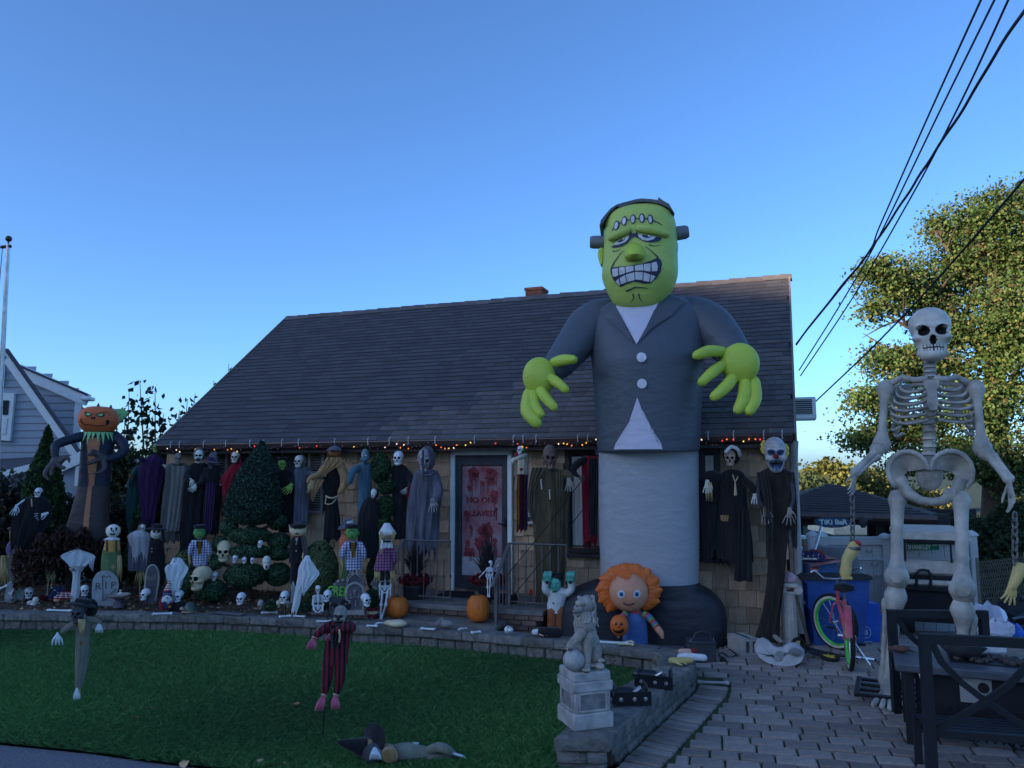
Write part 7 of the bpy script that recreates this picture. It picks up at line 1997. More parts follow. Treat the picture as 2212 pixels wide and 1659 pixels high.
for P in(((640,215),(600,175),(590,195)),((680,205),(690,150),(730,170)),((710,215),(750,190),(740,230))):f. tube('hat_horn',CBLACK,[R2(*q)for q in P],[6,5,2])
f. ell('ear',SKINS['pale'],*R2(715,255),3,5,3)
STR=mat('red_black_stripe',(.2,.012,.025),rough=.9,bump=.2)
nt_=STR. node_tree;wv=nt_. nodes. new('ShaderNodeTexWave');wv. inputs['Scale']. default_value=7.5;wv. inputs['Distortion']. default_value=.6;tc_n=nt_. nodes. new('ShaderNodeTexCoord');rp_n=nt_. nodes. new('ShaderNodeValToRGB');rp_n. color_ramp. elements[0]. position=.4;rp_n. color_ramp. elements[1]. position=.5;rp_n. color_ramp. elements[0]. color=(.01,.01,.012,1);rp_n. color_ramp. elements[1]. color=(.22,.014,.03,1)
nt_. links. new(tc_n. outputs['Object'],wv. inputs[0]);nt_. links. new(wv. outputs['Color'],rp_n. inputs[0]);nt_. links. new(rp_n. outputs[0],nt_. nodes['Principled BSDF']. inputs['Base Color'])
f. robe(STR,[(*R2(0,340)[1:],R2(560,0)[0],R2(750,0)[0]),(R2(0,380)[1],R2(545,0)[0],R2(770,0)[0]),(R2(0,450)[1],R2(545,0)[0],R2(755,0)[0]),(R2(0,600)[1],R2(525,0)[0],R2(735,0)[0]),(R2(0,725)[1],R2(515,0)[0],R2(722,0)[0])],amp=.08,nm='suit',asp=.5)
f. drape('jabot',CBLACK,[(R2(0,370)[1],R2(560,0)[0],R2(690,0)[0]),(R2(0,480)[1],R2(575,0)[0],R2(680,0)[0]),(R2(0,570)[1],R2(590,0)[0],R2(640,0)[0])],-.13,k=6)
for P in(((555,690),(545,860),(520,990)),((665,690),(660,860),(630,985))):f. tube('trouser_leg',STR,[R2(*q)for q in P],[13,11,6])
f. tube('sleeve',STR,[R2(570,370),(*R2(500,420),-.04),(*R2(440,470),-.06)],[10,9,6]);f. tube('sleeve',STR,[R2(750,370),(*R2(760,400),-.1),(*R2(690,395),-.16),(*R2(610,425),-.18)],[10,11,8,6])
PK=cloth('pink_rag',(.4,.1,.17))
for x,y,dx,l in((430,480,-25,105),(590,430,-20,80),(515,1000,-30,140),(620,1000,0,125)):
 for k in range(4):f. tube('rag_strip',PK,[(*R2(x,y),-.1  if x>550  and y<600  else-.04),(*R2(x+dx+(k-1.5)*16,y+l*.6),-.1),(*R2(x+dx*1.4+(k-1.5)*22,y+l),-.09)],[3.6,4.2,1.4],n=8,flat=.5)
for x,y in((430,475),(515,995),(622,990)):f. tube('rope_tie',TWINE,[(R2(x,y)[0]-5,R2(x,y)[1],-.07),(R2(x,y)[0],R2(x,y)[1]+1,-.1),(R2(x,y)[0]+6,R2(x,y)[1]+4,-.07)],1.3)
f. tube('rope_end',TWINE,[(*R2(655,415),-.2),(*R2(660,470),-.2),(*R2(655,520),-.18)],2)
p=G(880,1632);f=Fig('fallen_scarecrow','witch-hatted grey scarecrow lying toppled in the grass near the road','scarecrow',880,1640,0,p=p,turn=.5)
def fp(x,y,h=.05):q=G(*R2(x,y),h);d=q-f. p;return f. R@d
def ft(nm,m_,pts,r,par=None,flat=.7,n=14):
 rows=smooth_rings([(*fp(*q),k)for q,k in zip(pts,r)],3);mb=MB();mb. tube([q[:3]for q in rows],[q[3]for q in rows],n,rnd_=True,flat=flat);return mb. build(nm,m_,f. t,ang=60)
ft('body',COLIVE,[(1110,1525,.07),(1220,1520,.08),(1340,1525,.07),(1460,1530,.06)],[.07,.085,.08,.06],flat=.8);ft('trouser_leg',COLIVE,[(1440,1520,.06),(1540,1470,.13),(1620,1490,.12),(1690,1530,.05)],[.055,.05,.045,.03]);ft('trouser_leg',COLIVE,[(1400,1560,.04),(1540,1570,.04),(1660,1570,.03)],[.055,.045,.03])
ft('collar',CBURL,[(1090,1480,.1),(1110,1530,.13),(1130,1580,.06)],[.05,.06,.05]);ft('arm',COLIVE,[(1200,1470,.08),(1270,1455,.1),(1330,1465,.08)],[.04,.035,.03]);ft('arm',COLIVE,[(1120,1590,.05),(1060,1560,.1),(1000,1510,.14)],[.04,.035,.03])
mb=MB();h0=fp(960,1530,.1);mb. ell(h0,(.09,.08,.08),12,8);mb. build('head',SKINS['dark'],f. t)
mb=MB(Matrix. Translation(h0+Vector((-.03,.06,.02)))@Euler((.35,-1.2,.1)). to_matrix(). to_4x4()@Matrix. Scale(.74,4));mb. lathe([(.23,-.01),(.22,.0),(.1,.03),(.09,.09),(.06,.2),(.04,.3),(.01,.38)],22,fn=lambda th,i,r,z:(r*(1+.08*math. sin(2*th+1)),z+(.05*math. sin(2*th)if i<2  else 0)));mb. build('hat',CBLACK,f. t)
mb. M=mb. M;mb2=MB(mb. M);mb2. lathe([(.103,.03),(.098,.075)],20);mb2. build('hat_band',CBURL,f. t)
for x,y,n_,dx,dy_ in((975,1480,5,5,100),(1690,1530,4,70,20),(1335,1455,3,10,-25)):
 for k in range(n_):
  s_=(k-(n_-1)/2)
  ft('glove_strip',CWHITE,[(x,y,.19  if n_==5  else .08),(x+dx*.6+s_*14,y+dy_*.6+s_*5*(dx>40),.2  if n_==5  else .06),(x+dx+s_*24,y+dy_+s_*12*(dx>40),.14  if n_==5  else .04)],[.014,.016,.007],n=6)
# ------- shrubs, trees
DKG=[(.03,.07,.04),(.045,.1,.05),(.02,.05,.032),(.06,.125,.06)]
OLV=[(.08,.11,.045),(.11,.145,.06),(.055,.08,.035)]
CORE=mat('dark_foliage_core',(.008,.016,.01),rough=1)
BARK=mat('bark',(.06,.045,.035),rough=.95,scale=6,stretch=(3,3,.5),bump=.8)
def bush(f,nm,pads,n,size,cols,m=NEEDLE,lo=.93,core=.93,jit=.6,wts=None):
 """pads in picture units (x, y, rx, rz) with ry in the same units and dy in metres"""
 for(x,y,rx,rz,ry,dy)in pads:
  c=f. L(x,y,dy);r=(rx*f. px,ry*f. px,rz*f. px)
  mb=MB()
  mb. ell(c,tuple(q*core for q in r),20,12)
  k=int(n*(rx*rz)/100)
  P,d=shell_pts(c,r,k,lo,1.05)
  V,Q=leaves(P,size,1.5,nrm=d,jit=jit)
  b0=len(mb. v)
  vv=np. array(mb. v)
  me_v=np. concatenate([vv,V]);
  tri=[f_ for f_ in mb. f if len(f_)==4]
  q_all=np. concatenate([np. array(tri),Q+b0])
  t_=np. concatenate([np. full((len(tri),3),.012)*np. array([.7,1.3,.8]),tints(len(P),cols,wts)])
  np_mesh(nm,me_v,q_all,m,f. t,tint=t_)
f=Fig('topiary_tree','big clipped topiary with a cone crown over cloud-shaped pads','topiary',536,1312,.95)
mb=MB();mb. tube([f. L(536,1312),f. L(535,1280),f. L(537,1240,.05),f. L(545,1180,.05),f. L(547,1120,.05)],[.08,.07,.06,.05,.04],12)
for a in((465,1275),(590,1235),(600,1190),(470,1215),(500,1140),(598,1130),(540,1245),(410,1262)):mb. tube([f. L(536,1270  if a[1]>1200  else 1200),f. L((536+a[0])/2,a[1]+12),f. L(*a)],[.035,.028,.02],8)
mb. build('trunk',BARK,f. t)
rows=[(955,566,2),(965,565,9),(985,562,22),(1010,558,35),(1040,553,47),(1070,549,56),(1095,547,60),(1112,546,55),(1124,546,40),(1130,546,12)]
R_=smooth_rings(rows,3);P=[]
for i in range(11000):
 u=nrg. uniform(0,1)**.7*(len(R_)-1);k=int(min(u,len(R_)-2));t_=u-k
 v,cx,r=R_[k]*(1-t_)+R_[k+1]*t_
 a=nrg. uniform(0,2*PI);c=f. L(cx,v);rr=max(r,0)*f. px*nrg. uniform(.95,1.03)
 P. append((c. x+rr*math. cos(a),c. y+rr*math. sin(a),c. z+nrg. normal(0,.01)))
mb=MB();mb. loft([[(f. L(cx,v). x+max(r,.5)*.95*f. px*math. cos(2*PI*j/24),f. L(cx,v). y+max(r,.5)*.95*f. px*math. sin(2*PI*j/24),f. L(cx,v). z)for j in range(24)]for v,cx,r in R_],caps=False)
V,Q=leaves(np. array(P),.032,1.5,nrm=None)
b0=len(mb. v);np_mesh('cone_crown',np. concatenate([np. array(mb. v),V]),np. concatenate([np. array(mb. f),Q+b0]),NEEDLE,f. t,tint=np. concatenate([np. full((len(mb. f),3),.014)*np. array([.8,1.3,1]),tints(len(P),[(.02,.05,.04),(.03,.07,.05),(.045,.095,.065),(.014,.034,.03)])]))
bush(f,'foliage_pad',[(540,1157,43,19,30,-.05),(538,1190,42,15,32,-.12),(531,1243,44,26,34,-.15),(461,1214,23,17,20,0),(458,1275,31,23,26,-.1),(406,1259,17,23,18,-.05),(495,1138,19,20,18,.05),(476,1177,17,18,16,.02),(598,1127,21,18,20,.05),(602,1168,25,18,22,.0),(603,1195,26,16,22,-.02),(601,1241,28,25,24,-.05)],210,.03,DKG)
f=Fig('round_bush','rounded olive-green bush behind the profile sheet ghost','bush',690,1318,1.3);bush(f,'foliage',[(689,1245,41,73,36,0)],230,.034,OLV)
f=Fig('round_bush','small round olive bush left of the green-faced doll','bush',400,1290,1.35);bush(f,'foliage',[(401,1215,25,26,22,0),(398,1260,20,36,18,.05)],200,.03,OLV)
f=Fig('spiral_evergreen','narrow lumpy evergreen behind the black-robed mask figure','evergreen',830,1290,.55)
mb=MB();mb. tube([f. L(830,1290),f. L(830,1000)],[.04,.02],8);mb. build('trunk',BARK,f. t)
bush(f,'foliage_pad',[(823,1012,22,34,20,0),(836,1050,20,18,18,0),(834,1095,20,24,18,0),(826,1135,22,24,18,0),(820,1180,22,30,18,.05),(818,1240,26,40,20,.05)],220,.035,[(.02,.055,.02),(.035,.08,.025),(.012,.034,.016)],jit=1.2)
f=Fig('corner_evergreen','dark evergreen behind the purple witch at the left house corner','evergreen',332,1290,0,p=W(330,1285,.02))
mb=MB();mb. tube([f. L(332,1300),f. L(334,990)],[.05,.02],8);mb. build('trunk',BARK,f. t)
bush(f,'foliage',[(340,1010,22,45,16,.1),(345,1060,26,50,18,.1),(325,1130,34,60,24,.05),(310,1210,38,60,26,0),(340,1230,40,60,26,0),(318,1270,44,34,28,0)],110,.055,[(.03,.06,.02),(.045,.08,.025),(.015,.035,.015)],jit=1.4)
f=Fig('pointed_evergreen','tall pointed evergreen behind the black-shrouded skeleton at left','evergreen',100,1180,0,p=A(100,1180,13.6))
rows=[(927,104,1),(945,103,6),(980,100,15),(1020,97,26),(1070,94,36),(1120,92,42),(1190,90,44)]
R_=smooth_rings(rows,3);P=[]
for i in range(9000):
 u=nrg. uniform(0,1)**.75*(len(R_)-1);k=int(min(u,len(R_)-2));t_=u-k
 v,cx,r=R_[k]*(1-t_)+R_[k+1]*t_
 a=nrg. uniform(0,2*PI);c=f. L(cx,v);rr=r*f. px*nrg. uniform(.78,1.15)
 P. append((c. x+rr*math. cos(a),c. y+rr*math. sin(a),c. z+nrg. normal(0,.02)))
mb=MB();mb. loft([[(f. L(cx,v). x+max(r,.3)*.85*f. px*math. cos(2*PI*j/18),f. L(cx,v). y+max(r,.3)*.85*f. px*math. sin(2*PI*j/18),f. L(cx,v). z)for j in range(18)]for v,cx,r in R_],caps=False)
V,Q=leaves(np. array(P),.05,2.,-.8);b0=len(mb. v)
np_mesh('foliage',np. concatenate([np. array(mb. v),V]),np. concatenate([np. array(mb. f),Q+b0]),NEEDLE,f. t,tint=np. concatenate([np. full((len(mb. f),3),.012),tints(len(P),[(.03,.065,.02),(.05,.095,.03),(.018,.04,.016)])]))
f=Fig('red_maple','weeping dark red maple shrub below the pumpkin-headed inflatable','shrub',150,1290,1.7)
mb=MB();mb. tube([f. L(150,1305),f. L(148,1260,.05),f. L(155,1200,.05)],[.06,.05,.03],8)
for x,v in((70,1195),(110,1175),(215,1190),(250,1215),(180,1165)):mb. tube([f. L(150,1240),f. L((150+x)/2,v-12),f. L(x,v)],[.03,.022,.01],6)
mb. build('trunk',BARK,f. t)
P=[]
for i in range(9000):
 a=nrg. uniform(0,2*PI);b_=nrg. uniform(0,1)**.6
 x=145+118*math. cos(a)*b_;h=1148+62*(abs(x-150)/118)**2.2+10*math. sin(x*.13)*1
 v=h+nrg. uniform(0,1)**1.5*80*(.5+.5*b_)
 P. append(f. L(x,v,.62*math. sin(a)*b_-.1))
P=np. array([tuple(p)for p in P]);V,Q=leaves(P,.042,2.6,1.4)
setp(np_mesh('foliage',V,Q,LEAF,f. t,tint=tints(len(P),[(.05,.022,.022),(.075,.03,.028),(.03,.016,.018),(.06,.035,.02)])),kind='stuff')
for lab,x,v,r in(('small dark red plant before the round tombstone',215,1295,14),('small dark red plant between the kneeling cherub and the flag',92,1298,14),('small leafy plant at the foot of the round bush',655,1312,20),('low leafy plant under the fallen grey skull',585,1308,14)):
 f=Fig('bed_plant',lab,'plant',x,v+8,2.05);blob_leaves('foliage',f,[(x,v,r,11,r,0)],420,.04,MUM if 'red' in lab else DKG,lo=.2,kind=None)
f=Fig('leafy_hedge','dark big-leaved hedge with dried brown leaves along the left boundary','hedge',120,1230,0,p=A(120,1250,14.8))
blob_leaves('foliage',f,[(-20,1100,90,80,40,0),(40,1130,80,80,40,-.2),(165,1130,60,65,40,0),(250,1140,55,70,40,.1),(300,1200,50,90,40,.2),(120,1200,130,70,40,-.3),(-40,1200,90,90,40,-.2)],8200,.11,[(.03,.035,.025),(.045,.05,.03),(.02,.022,.02),(.2,.12,.07)],lo=.3,wts=[.4,.3,.22,.08])
for(x,y,rx,rz)in((-20,1130,80,90),(60,1150,80,80),(165,1150,60,80),(260,1170,70,90)):
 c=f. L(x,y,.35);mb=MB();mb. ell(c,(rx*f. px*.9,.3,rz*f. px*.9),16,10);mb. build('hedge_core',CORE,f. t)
def tree(name,label,base,blobs,nleaf,size,cols,limbs,r0,droop=.3,wts=None,cat='tree',lo=.15,top=None,clump=26,spread=.5):
 t=thing(name,label,cat,base)
 b=Vector(base)
 mb=MB();tp=Vector(top)-b if top else Vector((0,0,4))
 mb. tube([Vector((0,0,-.1)),tp*.35+Vector((.1,0,0)),tp*.7,tp],[r0,r0*.8,r0*.6,r0*.35],12)
 tips=[]
 for(q,k)in limbs:
  s_=tp*k;e=Vector(q)-b;mid=s_. lerp(e,.5)+Vector((U(-.3,.3),U(-.3,.3),.12*(e-s_). length))
  mb. tube([s_,mid,e],[r0*.38*(1.1-.5*k),r0*.22,r0*.07],7);tips. append(e)
  for _ in range(5):
   a=s_. lerp(e,U(.35,.95));a=a+(mid-s_. lerp(e,.5))*.6
   g=a+Vector((U(-1,1),U(-1,1),U(-.3,.9)))*(e-s_). length*.3
   mb. tube([a,a. lerp(g,.5)+Vector((0,0,.06)),g],[r0*.1,r0*.07,r0*.025],5)
 mb. build('trunk',BARK,t)
 tot=sum(x[3]*x[5]for x in blobs);P=[]
 for(x,y,z,rx,ry,rz)in blobs:
  nc=max(4,int(nleaf/clump*rx*rz/tot))
  C_,d=shell_pts((x-b. x,y-b. y,z-b. z),(rx,ry,rz),nc,lo,1.05)
  for c in C_:
   P. append(c+nrg. normal(size=(clump,3))*np. array([spread,spread,spread*.6])*nrg. uniform(.5,1.2))
 P=np. concatenate(P);V,Q=leaves(P,size,1.3,droop)
 o=np_mesh('crown',V,Q,LEAF,t,tint=tints(len(P),cols,wts,.35));
 return t
TG=[(.06,.11,.03),(.085,.13,.04),(.045,.085,.028),(.14,.14,.05),(.12,.085,.04)]
def TB(vx,vy,y,rx,rz,ry=None):
 c=A(vx,vy,y);k=mpp(c);return(c. x,c. y,c. z,rx*k,(ry or(rx+rz)/2)*k,rz*k)
Yt=24.
base=A(2150,1330,Yt);base. z=-1.
limb=lambda vx,vy,dy,k:(A(vx,vy,Yt+dy),k)
tree('maple_tree','tall yellowing maple tree rising behind the giant skeleton',base,[TB(2180,560,Yt,95,120),TB(2085,560,Yt+1,95,90),TB(2200,720,Yt-1,110,140),TB(1935,610,Yt,75,55),TB(1890,580,Yt,40,35),TB(1900,670,Yt,45,32),TB(2030,480,Yt+1,45,40),TB(2130,470,Yt,70,60),TB(2010,640,Yt+.5,90,60),TB(1920,780,Yt-.5,75,45),TB(2000,800,Yt,90,60),TB(1890,860,Yt-.5,70,48),TB(1860,950,Yt,50,38),TB(1970,930,Yt,110,55),TB(2130,870,Yt-1,110,100),TB(2080,990,Yt-1,130,50),TB(1950,1010,Yt,50,22),TB(2200,1010,Yt-1,60,80),TB(2200,430,Yt,50,50),TB(2260,650,Yt,60,200),TB(2050,720,Yt,80,60)],88000,.09,TG,[limb(1900,590,0,.62),limb(1915,680,-.3,.5),limb(2020,500,.5,.75),limb(1920,790,-.5,.38),limb(1870,930,-.3,.25),limb(2110,480,.3,.85),limb(2210,560,-.5,.7),limb(2210,800,-.5,.45),limb(1980,930,.5,.3),limb(2020,640,0,.6),limb(2180,450,0,.9)],.42,wts=[.32,.25,.25,.13,.05],top=A(2150,520,Yt),lo=.1,clump=34,spread=.27)
for lab,vx,vy,rx,rz,y,cols in(('sunlit yellow-green tree beyond the bar roof at left',1790,1035,58,34,46,[(.11,.12,.035),(.15,.15,.045),(.08,.09,.03)]),('sunlit round tree beyond the bar roof peak',1872,1048,52,30,48,[(.13,.13,.04),(.16,.15,.05),(.09,.1,.03)]),('far sunlit tree low between the giant skeleton legs',1990,1090,60,30,50,[(.12,.12,.04),(.15,.14,.05)]),('far sunlit tree at the right frame edge',2210,1120,50,45,46,[(.12,.12,.04),(.15,.14,.05)]),('darker tree against the house corner beyond the bar',1745,1070,30,40,40,[(.04,.06,.03),(.06,.08,.03)])):
 c=A(vx,vy,y);b_=Vector((c. x,c. y,-1.2));k=mpp(c)
 tree('far_tree',lab,b_,[TB(vx-rx*.45,vy+6,y,rx*.55,rz*.8),TB(vx+rx*.4,vy+4,y,rx*.6,rz*.85),TB(vx,vy-rz*.25,y,rx*.55,rz*.8),TB(vx,vy+rz*.9,y,rx,rz)],9000,.22,cols,[(A(vx-rx*.5,vy,y),.5),(A(vx+rx*.5,vy,y),.6),(A(vx,vy-rz*.5,y),.8)],.3,top=A(vx,vy,y),clump=24,spread=.45,lo=.4)
t=thing('boundary_hedge','dense dark green hedge along the right boundary under the maple','hedge',(17,18,-1))
P=[]
for(vx,vy,y,rx,rz)in((2150,1190,17,70,60),(2200,1150,17,60,60),(2130,1250,16,60,60),(2210,1250,15,70,90),(2250,1200,16,80,100),(2160,1310,15,70,60),(2080,1160,20,60,50),(2060,1230,20,60,70)):
 x,y_,z,a,b_,c=TB(vx,vy,y,rx,rz);q,d=shell_pts((x-17,y_-18,z+1),(a,b_,c),int(rx*rz*.75),.75,1.1);P. append(q)
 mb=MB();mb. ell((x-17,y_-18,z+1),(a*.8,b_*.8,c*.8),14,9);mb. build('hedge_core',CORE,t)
P=np. concatenate(P);V,Q=leaves(P,.1,1.3,.3);setp(np_mesh('foliage',V,Q,LEAF,t,tint=tints(len(P),[(.025,.045,.018),(.04,.065,.022),(.015,.03,.014)])),kind='stuff')
def sapling(label,stems,y,n=40):
 t=thing('sapling',label,'tree',A(stems[0][0],1150,y));b=A(stems[0][0],1150,y)
 mb=MB();P=[]
 for(vx,vy,vx0)in stems:
  a=A(vx0,1100,y)-b;e=A(vx,vy,y)-b;m_=a. lerp(e,.5)+Vector((U(-.1,.1),0,0))
  mb. tube([Vector((0,0,0)),a. lerp(m_,.3),m_,e],[.04,.03,.02,.006],6)
  for k in range(n):
   q=m_. lerp(e,U(-.5,1));P. append(q+Vector((U(-.22,.22),U(-.2,.2),U(-.06,.06))))
 mb. build('trunk',BARK,t);P=np. array([tuple(p)for p in P]);V,Q=leaves(P,.11,1.5,1.1);np_mesh('foliage',V,Q,LEAF,t,tint=tints(len(P),[(.025,.035,.022),(.035,.05,.025),(.018,.025,.018)]))
sapling('dark sapling with four upright leafy stems left of the roof edge',[(279,846,285),(302,823,300),(335,838,322),(354,893,335),(270,900,280),(318,880,310)],17.5,55)
sapling('leafy twigs of a young tree peeking over the lower roof edge',[(405,862,380),(422,850,395),(388,885,370)],19,26)
sapling('thin twigs of a young tree peeking over the middle of the roof edge',[(462,822,455),(494,786,480)],20,10)
f=Fig('background_shrub','mid-green shrub between the left neighbour house and the brown house','shrub',265,1060,0,p=A(265,1090,17));blob_leaves('foliage',f,[(262,1000,38,26,30,0),(300,1010,45,40,30,0),(250,1060,50,50,30,.2)],2200,.09,[(.05,.065,.03),(.075,.09,.035),(.03,.04,.02)],lo=.4)
# ------- neighbour house, flagpole, wires
NB=mat('blue_grey_siding',(.23,.27,.33),rough=.6,var=.06,bump=.03,rand=.05)
def N8(x,y):return x*.1984,740.6+y*.1984
yN=19.
nb=thing('neighbour_house','blue-grey sided neighbour house with white gable trim at far left','house',(A(60,1150,yN). x,yN,-.5));b=nb. location
def npt(vx,vy,y):return A(vx,vy,y)-b
def flat_poly(nm,pts,y,th,m,par=None):
 q=[npt(x,v,y)for x,v in pts];mb=MB();mb. prism([(p. x,p. z)for p in q],y-b. y-th,y-b. y);return mb. build(nm,m,par or nb,smooth=False)
gA=flat_poly('front_wall',[(12,760),(176,985),(210,1200),(-200,1200),(-160,985)],18.6,.2,NB)
gB=flat_poly('rear_wall',[(35,790),(172,862),(176,1200),(-60,1200),(-60,760)],20.2,.15,NB)
def lap(par,xs,y,v0,v1,step):
 v=v0;i=0
 while v<v1:
  a,c=xs(v)
  if c-a>4:
   p,q,r=npt(a,v,y),npt(c,v,y),npt(a,v-step,y)
   mb=MB();h=r. z-p. z;mb. add([(p. x,y-b. y-.03,p. z),(q. x,y-b. y-.03,p. z),(q. x,y-b. y-.003,p. z+h+.01),(p. x,y-b. y-.003,p. z+h+.01),(p. x,y-b. y,p. z),(q. x,y-b. y,p. z)],[(0,1,2,3),(4,5,1,0)]);mb. build('siding_board',NB,par,smooth=False)
  v+=step
lap(gA,lambda v:(-160,12+(v-760)*.72-3),18.4,790,1200,15.6)
lap(gB,lambda v:(max(-40,12+(v-757)*.6),min(170,35+(v-787)*2.25-4)),20.05,808,1000,15.6)
def board(nm,a,c,y,w_,th,m=WHITE,par=None,dz=0.):
 p,q=npt(*a,y),npt(*c,y);d=(q-p). normalized();n_=Vector((-d. z,0,d. x))*w_/2
 if n_. z<0:n_=-n_
 mb=MB();mb. loft([[p+n_,p-n_,p-n_+Vector((0,th,0)),p+n_+Vector((0,th,0))],[q+n_,q-n_,q-n_+Vector((0,th,0)),q+n_+Vector((0,th,0))]]);return mb. build(nm,m,par or nb,smooth=False)
board('rake_trim',(8,766),(168,990),18.3,.2,.12);board('rake_trim',(8,766),(-150,990),18.3,.2,.12)
RFN=mat('neighbour_roof',(.06,.06,.075),rough=.95,bump=.5,scale=6)
board('roof_edge',(11,754),(174,984),18.28,.06,.1,RFN);board('rake_trim',(33,797),(186,864),19.9,.3,.14);board('roof_edge',(33,787),(188,853),19.86,.05,.1,RFN)
board('corner_trim',(169,866),(161,995),19.95,.17,.06)
mb=MB();p=npt(190,862,19.95);mb. box(p,(.25,.3,.1),.03);mb. build('gutter_end',WHITE,nb)
w_=flat_poly('window',[(-30,848),(35.5,850),(26,953),(-30,948)],18.36,.08,WHITE)
flat_poly('pane',[(-30,864),(20,865),(17,896),(-30,894)],18.27,.01,GLASS,w_);flat_poly('pane',[(-30,902),(16,903),(13,938),(-30,934)],18.27,.01,CURT,w_)
flat_poly('vent',[(-4,805),(12,795),(9,836),(-4,834)],18.36,.06,WHITE)
mb=MB();q=[npt(-120,1000,17.9),npt(175,983,17.9),npt(66,1009,16.6),npt(-120,1040,16.6)];mb. add(q,[(0,1,2,3)]);mb. build('porch_roof',RFN,nb,smooth=False)
for i in range(9):
 k=i/9;a=q[0]. lerp(q[3],k);c=q[1]. lerp(q[2],k);mb=MB();mb. tube([a,c],.018,4);mb. build('shingle_course',RFN,nb,smooth=False)
board('eave_trim',(-60,1040),(70,1008),16.55,.13,.06);board('lower_rake',(120,1012),(180,985),16.7,.24,.1);flat_poly('lower_wall',[(110,1020),(180,992),(182,1100),(110,1100)],16.95,.1,NB)
board('lower_rake',(236,1010),(276,1046),17.4,.3,.1);flat_poly('lower_wall',[(230,1020),(270,1050),(275,1120),(225,1120)],17.6,.1,NB)
sh_=flat_poly('shutter',[(166,1006),(176,1004),(172,1050),(163,1050)],16.8,.05,WHITE)
for i in range(7):v=1011+i*5.5;board('slat',(165,v),(173,v),16.72,.02,.02,WHITE,sh_)
fp_=thing('flagpole','bare silver flagpole with a ball finial at the left frame edge','flagpole',A(-14,1150,12))
b2=fp_. location. copy();top_=A(18,527,12.)-b2;mb=MB();mb. tube([Vector((0,0,-.3)),top_],[.045,.03],14);mb. build('pole',mat('brushed_aluminium',(.35,.36,.38),rough=.3,metal=.85,bump=.03),fp_)
mb=MB();mb. ell(top_+Vector((0,0,.085)),.05,16,10);mb. tube([top_,top_+Vector((0,0,.08))],.015,8);mb. build('finial',mat('bronze_ball',(.06,.05,.04),rough=.3,metal=.6,bump=0),fp_)
mb=MB();mb. tube([top_+Vector((.03,0,-.04)),top_+Vector((-.1,0,-.05))],.028,8,rnd_=True);mb. build('truck',TRIMB,fp_)
mb=MB();mb. tube([top_+Vector((-.09,0,-.06)),top_*.5+Vector((-.16,0,0)),top_*.2+Vector((-.1,0,0))],.006,5);mb. build('halyard',TRIMB,fp_)
WIRE=mat('black_wire',(.012,.012,.014),rough=.6,bump=0)
def wire(label,pts,r,wav=0.):
 P=[]
 n=len(pts)
 rows=smooth_rings([(x,v,y)for x,v,y in pts],8)
 for i,(x,v,y)in enumerate(rows):P. append(A(x+wav*math. sin(i*.8),v,y))
 mb=MB();mb. tube(P,r,6);o=mb. build('overhead_wire',WIRE);setp(o,label,'wire','overhead wires to the house')
wire('overhead wire entering the top edge leftmost of four',[(2128,-20,6),(2010,240,8),(1904,480,10),(1868,556,11),(1720,742,12.6)],.011)
wire('overhead wire entering the top edge second from the left',[(2158,-20,6),(2035,230,8),(1899,511,10.2),(1820,650,11.5),(1726,800,12.8)],.011)
wire('overhead wire entering the top edge third from the left',[(2187,-20,6),(2100,170,7.2),(2020,330,8.5),(1960,440,9.4),(1849,632,11.3),(1729,812,12.8)],.011)
wire('thick twisted overhead wire entering at the right edge above the tree',[(2225,5,5.8),(2157,106,6.6),(2087,225,7.4),(2018,330,8.3),(1973,400,9),(1924,475,9.8),(1866,560,10.8),(1800,640,11.6),(1719,745,12.5)],.016,.9)
wire('single overhead wire crossing the tree down to the air conditioner',[(2240,355,6),(2048,577,8.5),(1900,735,10.8),(1744,884,12.9)],.012)
# ------- driveway side: bar, fence, cart, bins, bicycle, table
gz=thing('tiki_bar','open garden bar pavilion with a dark hipped roof beyond the fence','pavilion',A(1850,1200,19));b=gz. location. copy()
def zp(vx,vy,y):return A(vx,vy,y)-b
GR=mat('pavilion_roof',(.06,.055,.06),rough=.95,bump=.6,scale=14,stretch=(1,1,5))
L0_,R0_,RR,ap=zp(1640,1106,18),zp(2024,1117,17.2),zp(2040,1112,22),zp(1791,1045,20);ap2=zp(1815,1048,20);LL=zp(1600,1095,22)
mb=MB();mb. add([L0_,R0_,RR,LL,ap,ap2],[(0,1,5,4),(1,2,5),(3,0,4),(2,3,4,5)]);mb. build('roof',GR,gz,smooth=False)
for i in range(1,13):
 k=i/13;a,c=L0_. lerp(ap,k),R0_. lerp(ap2,k);mb=MB();up=Vector((0,-.012,.012));mb. tube([a+up,c+up],.013,4);mb. build('shingle_course',GR,gz,smooth=False)
mb=MB();mb. tube([L0_+Vector((0,0,-.06)),R0_+Vector((0,0,-.06))],.07,4);mb. build('fascia',mat('brown_gutter_far',(.1,.06,.05),rough=.5),gz,smooth=False)
for vx in(1700,2013,1900):p=zp(vx,1125,18.4);mb=MB();mb. box((p. x,p. y,p. z-1.2),(.14,.14,2.5));mb. build('post',TRIMB,gz,smooth=False)
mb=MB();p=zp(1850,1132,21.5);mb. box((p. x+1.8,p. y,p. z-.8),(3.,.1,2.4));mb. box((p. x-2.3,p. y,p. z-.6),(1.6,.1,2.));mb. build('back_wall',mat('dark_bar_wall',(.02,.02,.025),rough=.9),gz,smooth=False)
mb=MB();p=zp(1850,1124,17.9);mb. box((p. x,p. y+.3,p. z),(4.6,.1,.25));mb. build('beam',TRIMB,gz,smooth=False)
sg=thing('tiki_bar_sign','oval blue hanging sign with white TIKI BAR lettering','sign',A(1799,1128,17.0));k=mpp(sg. location)
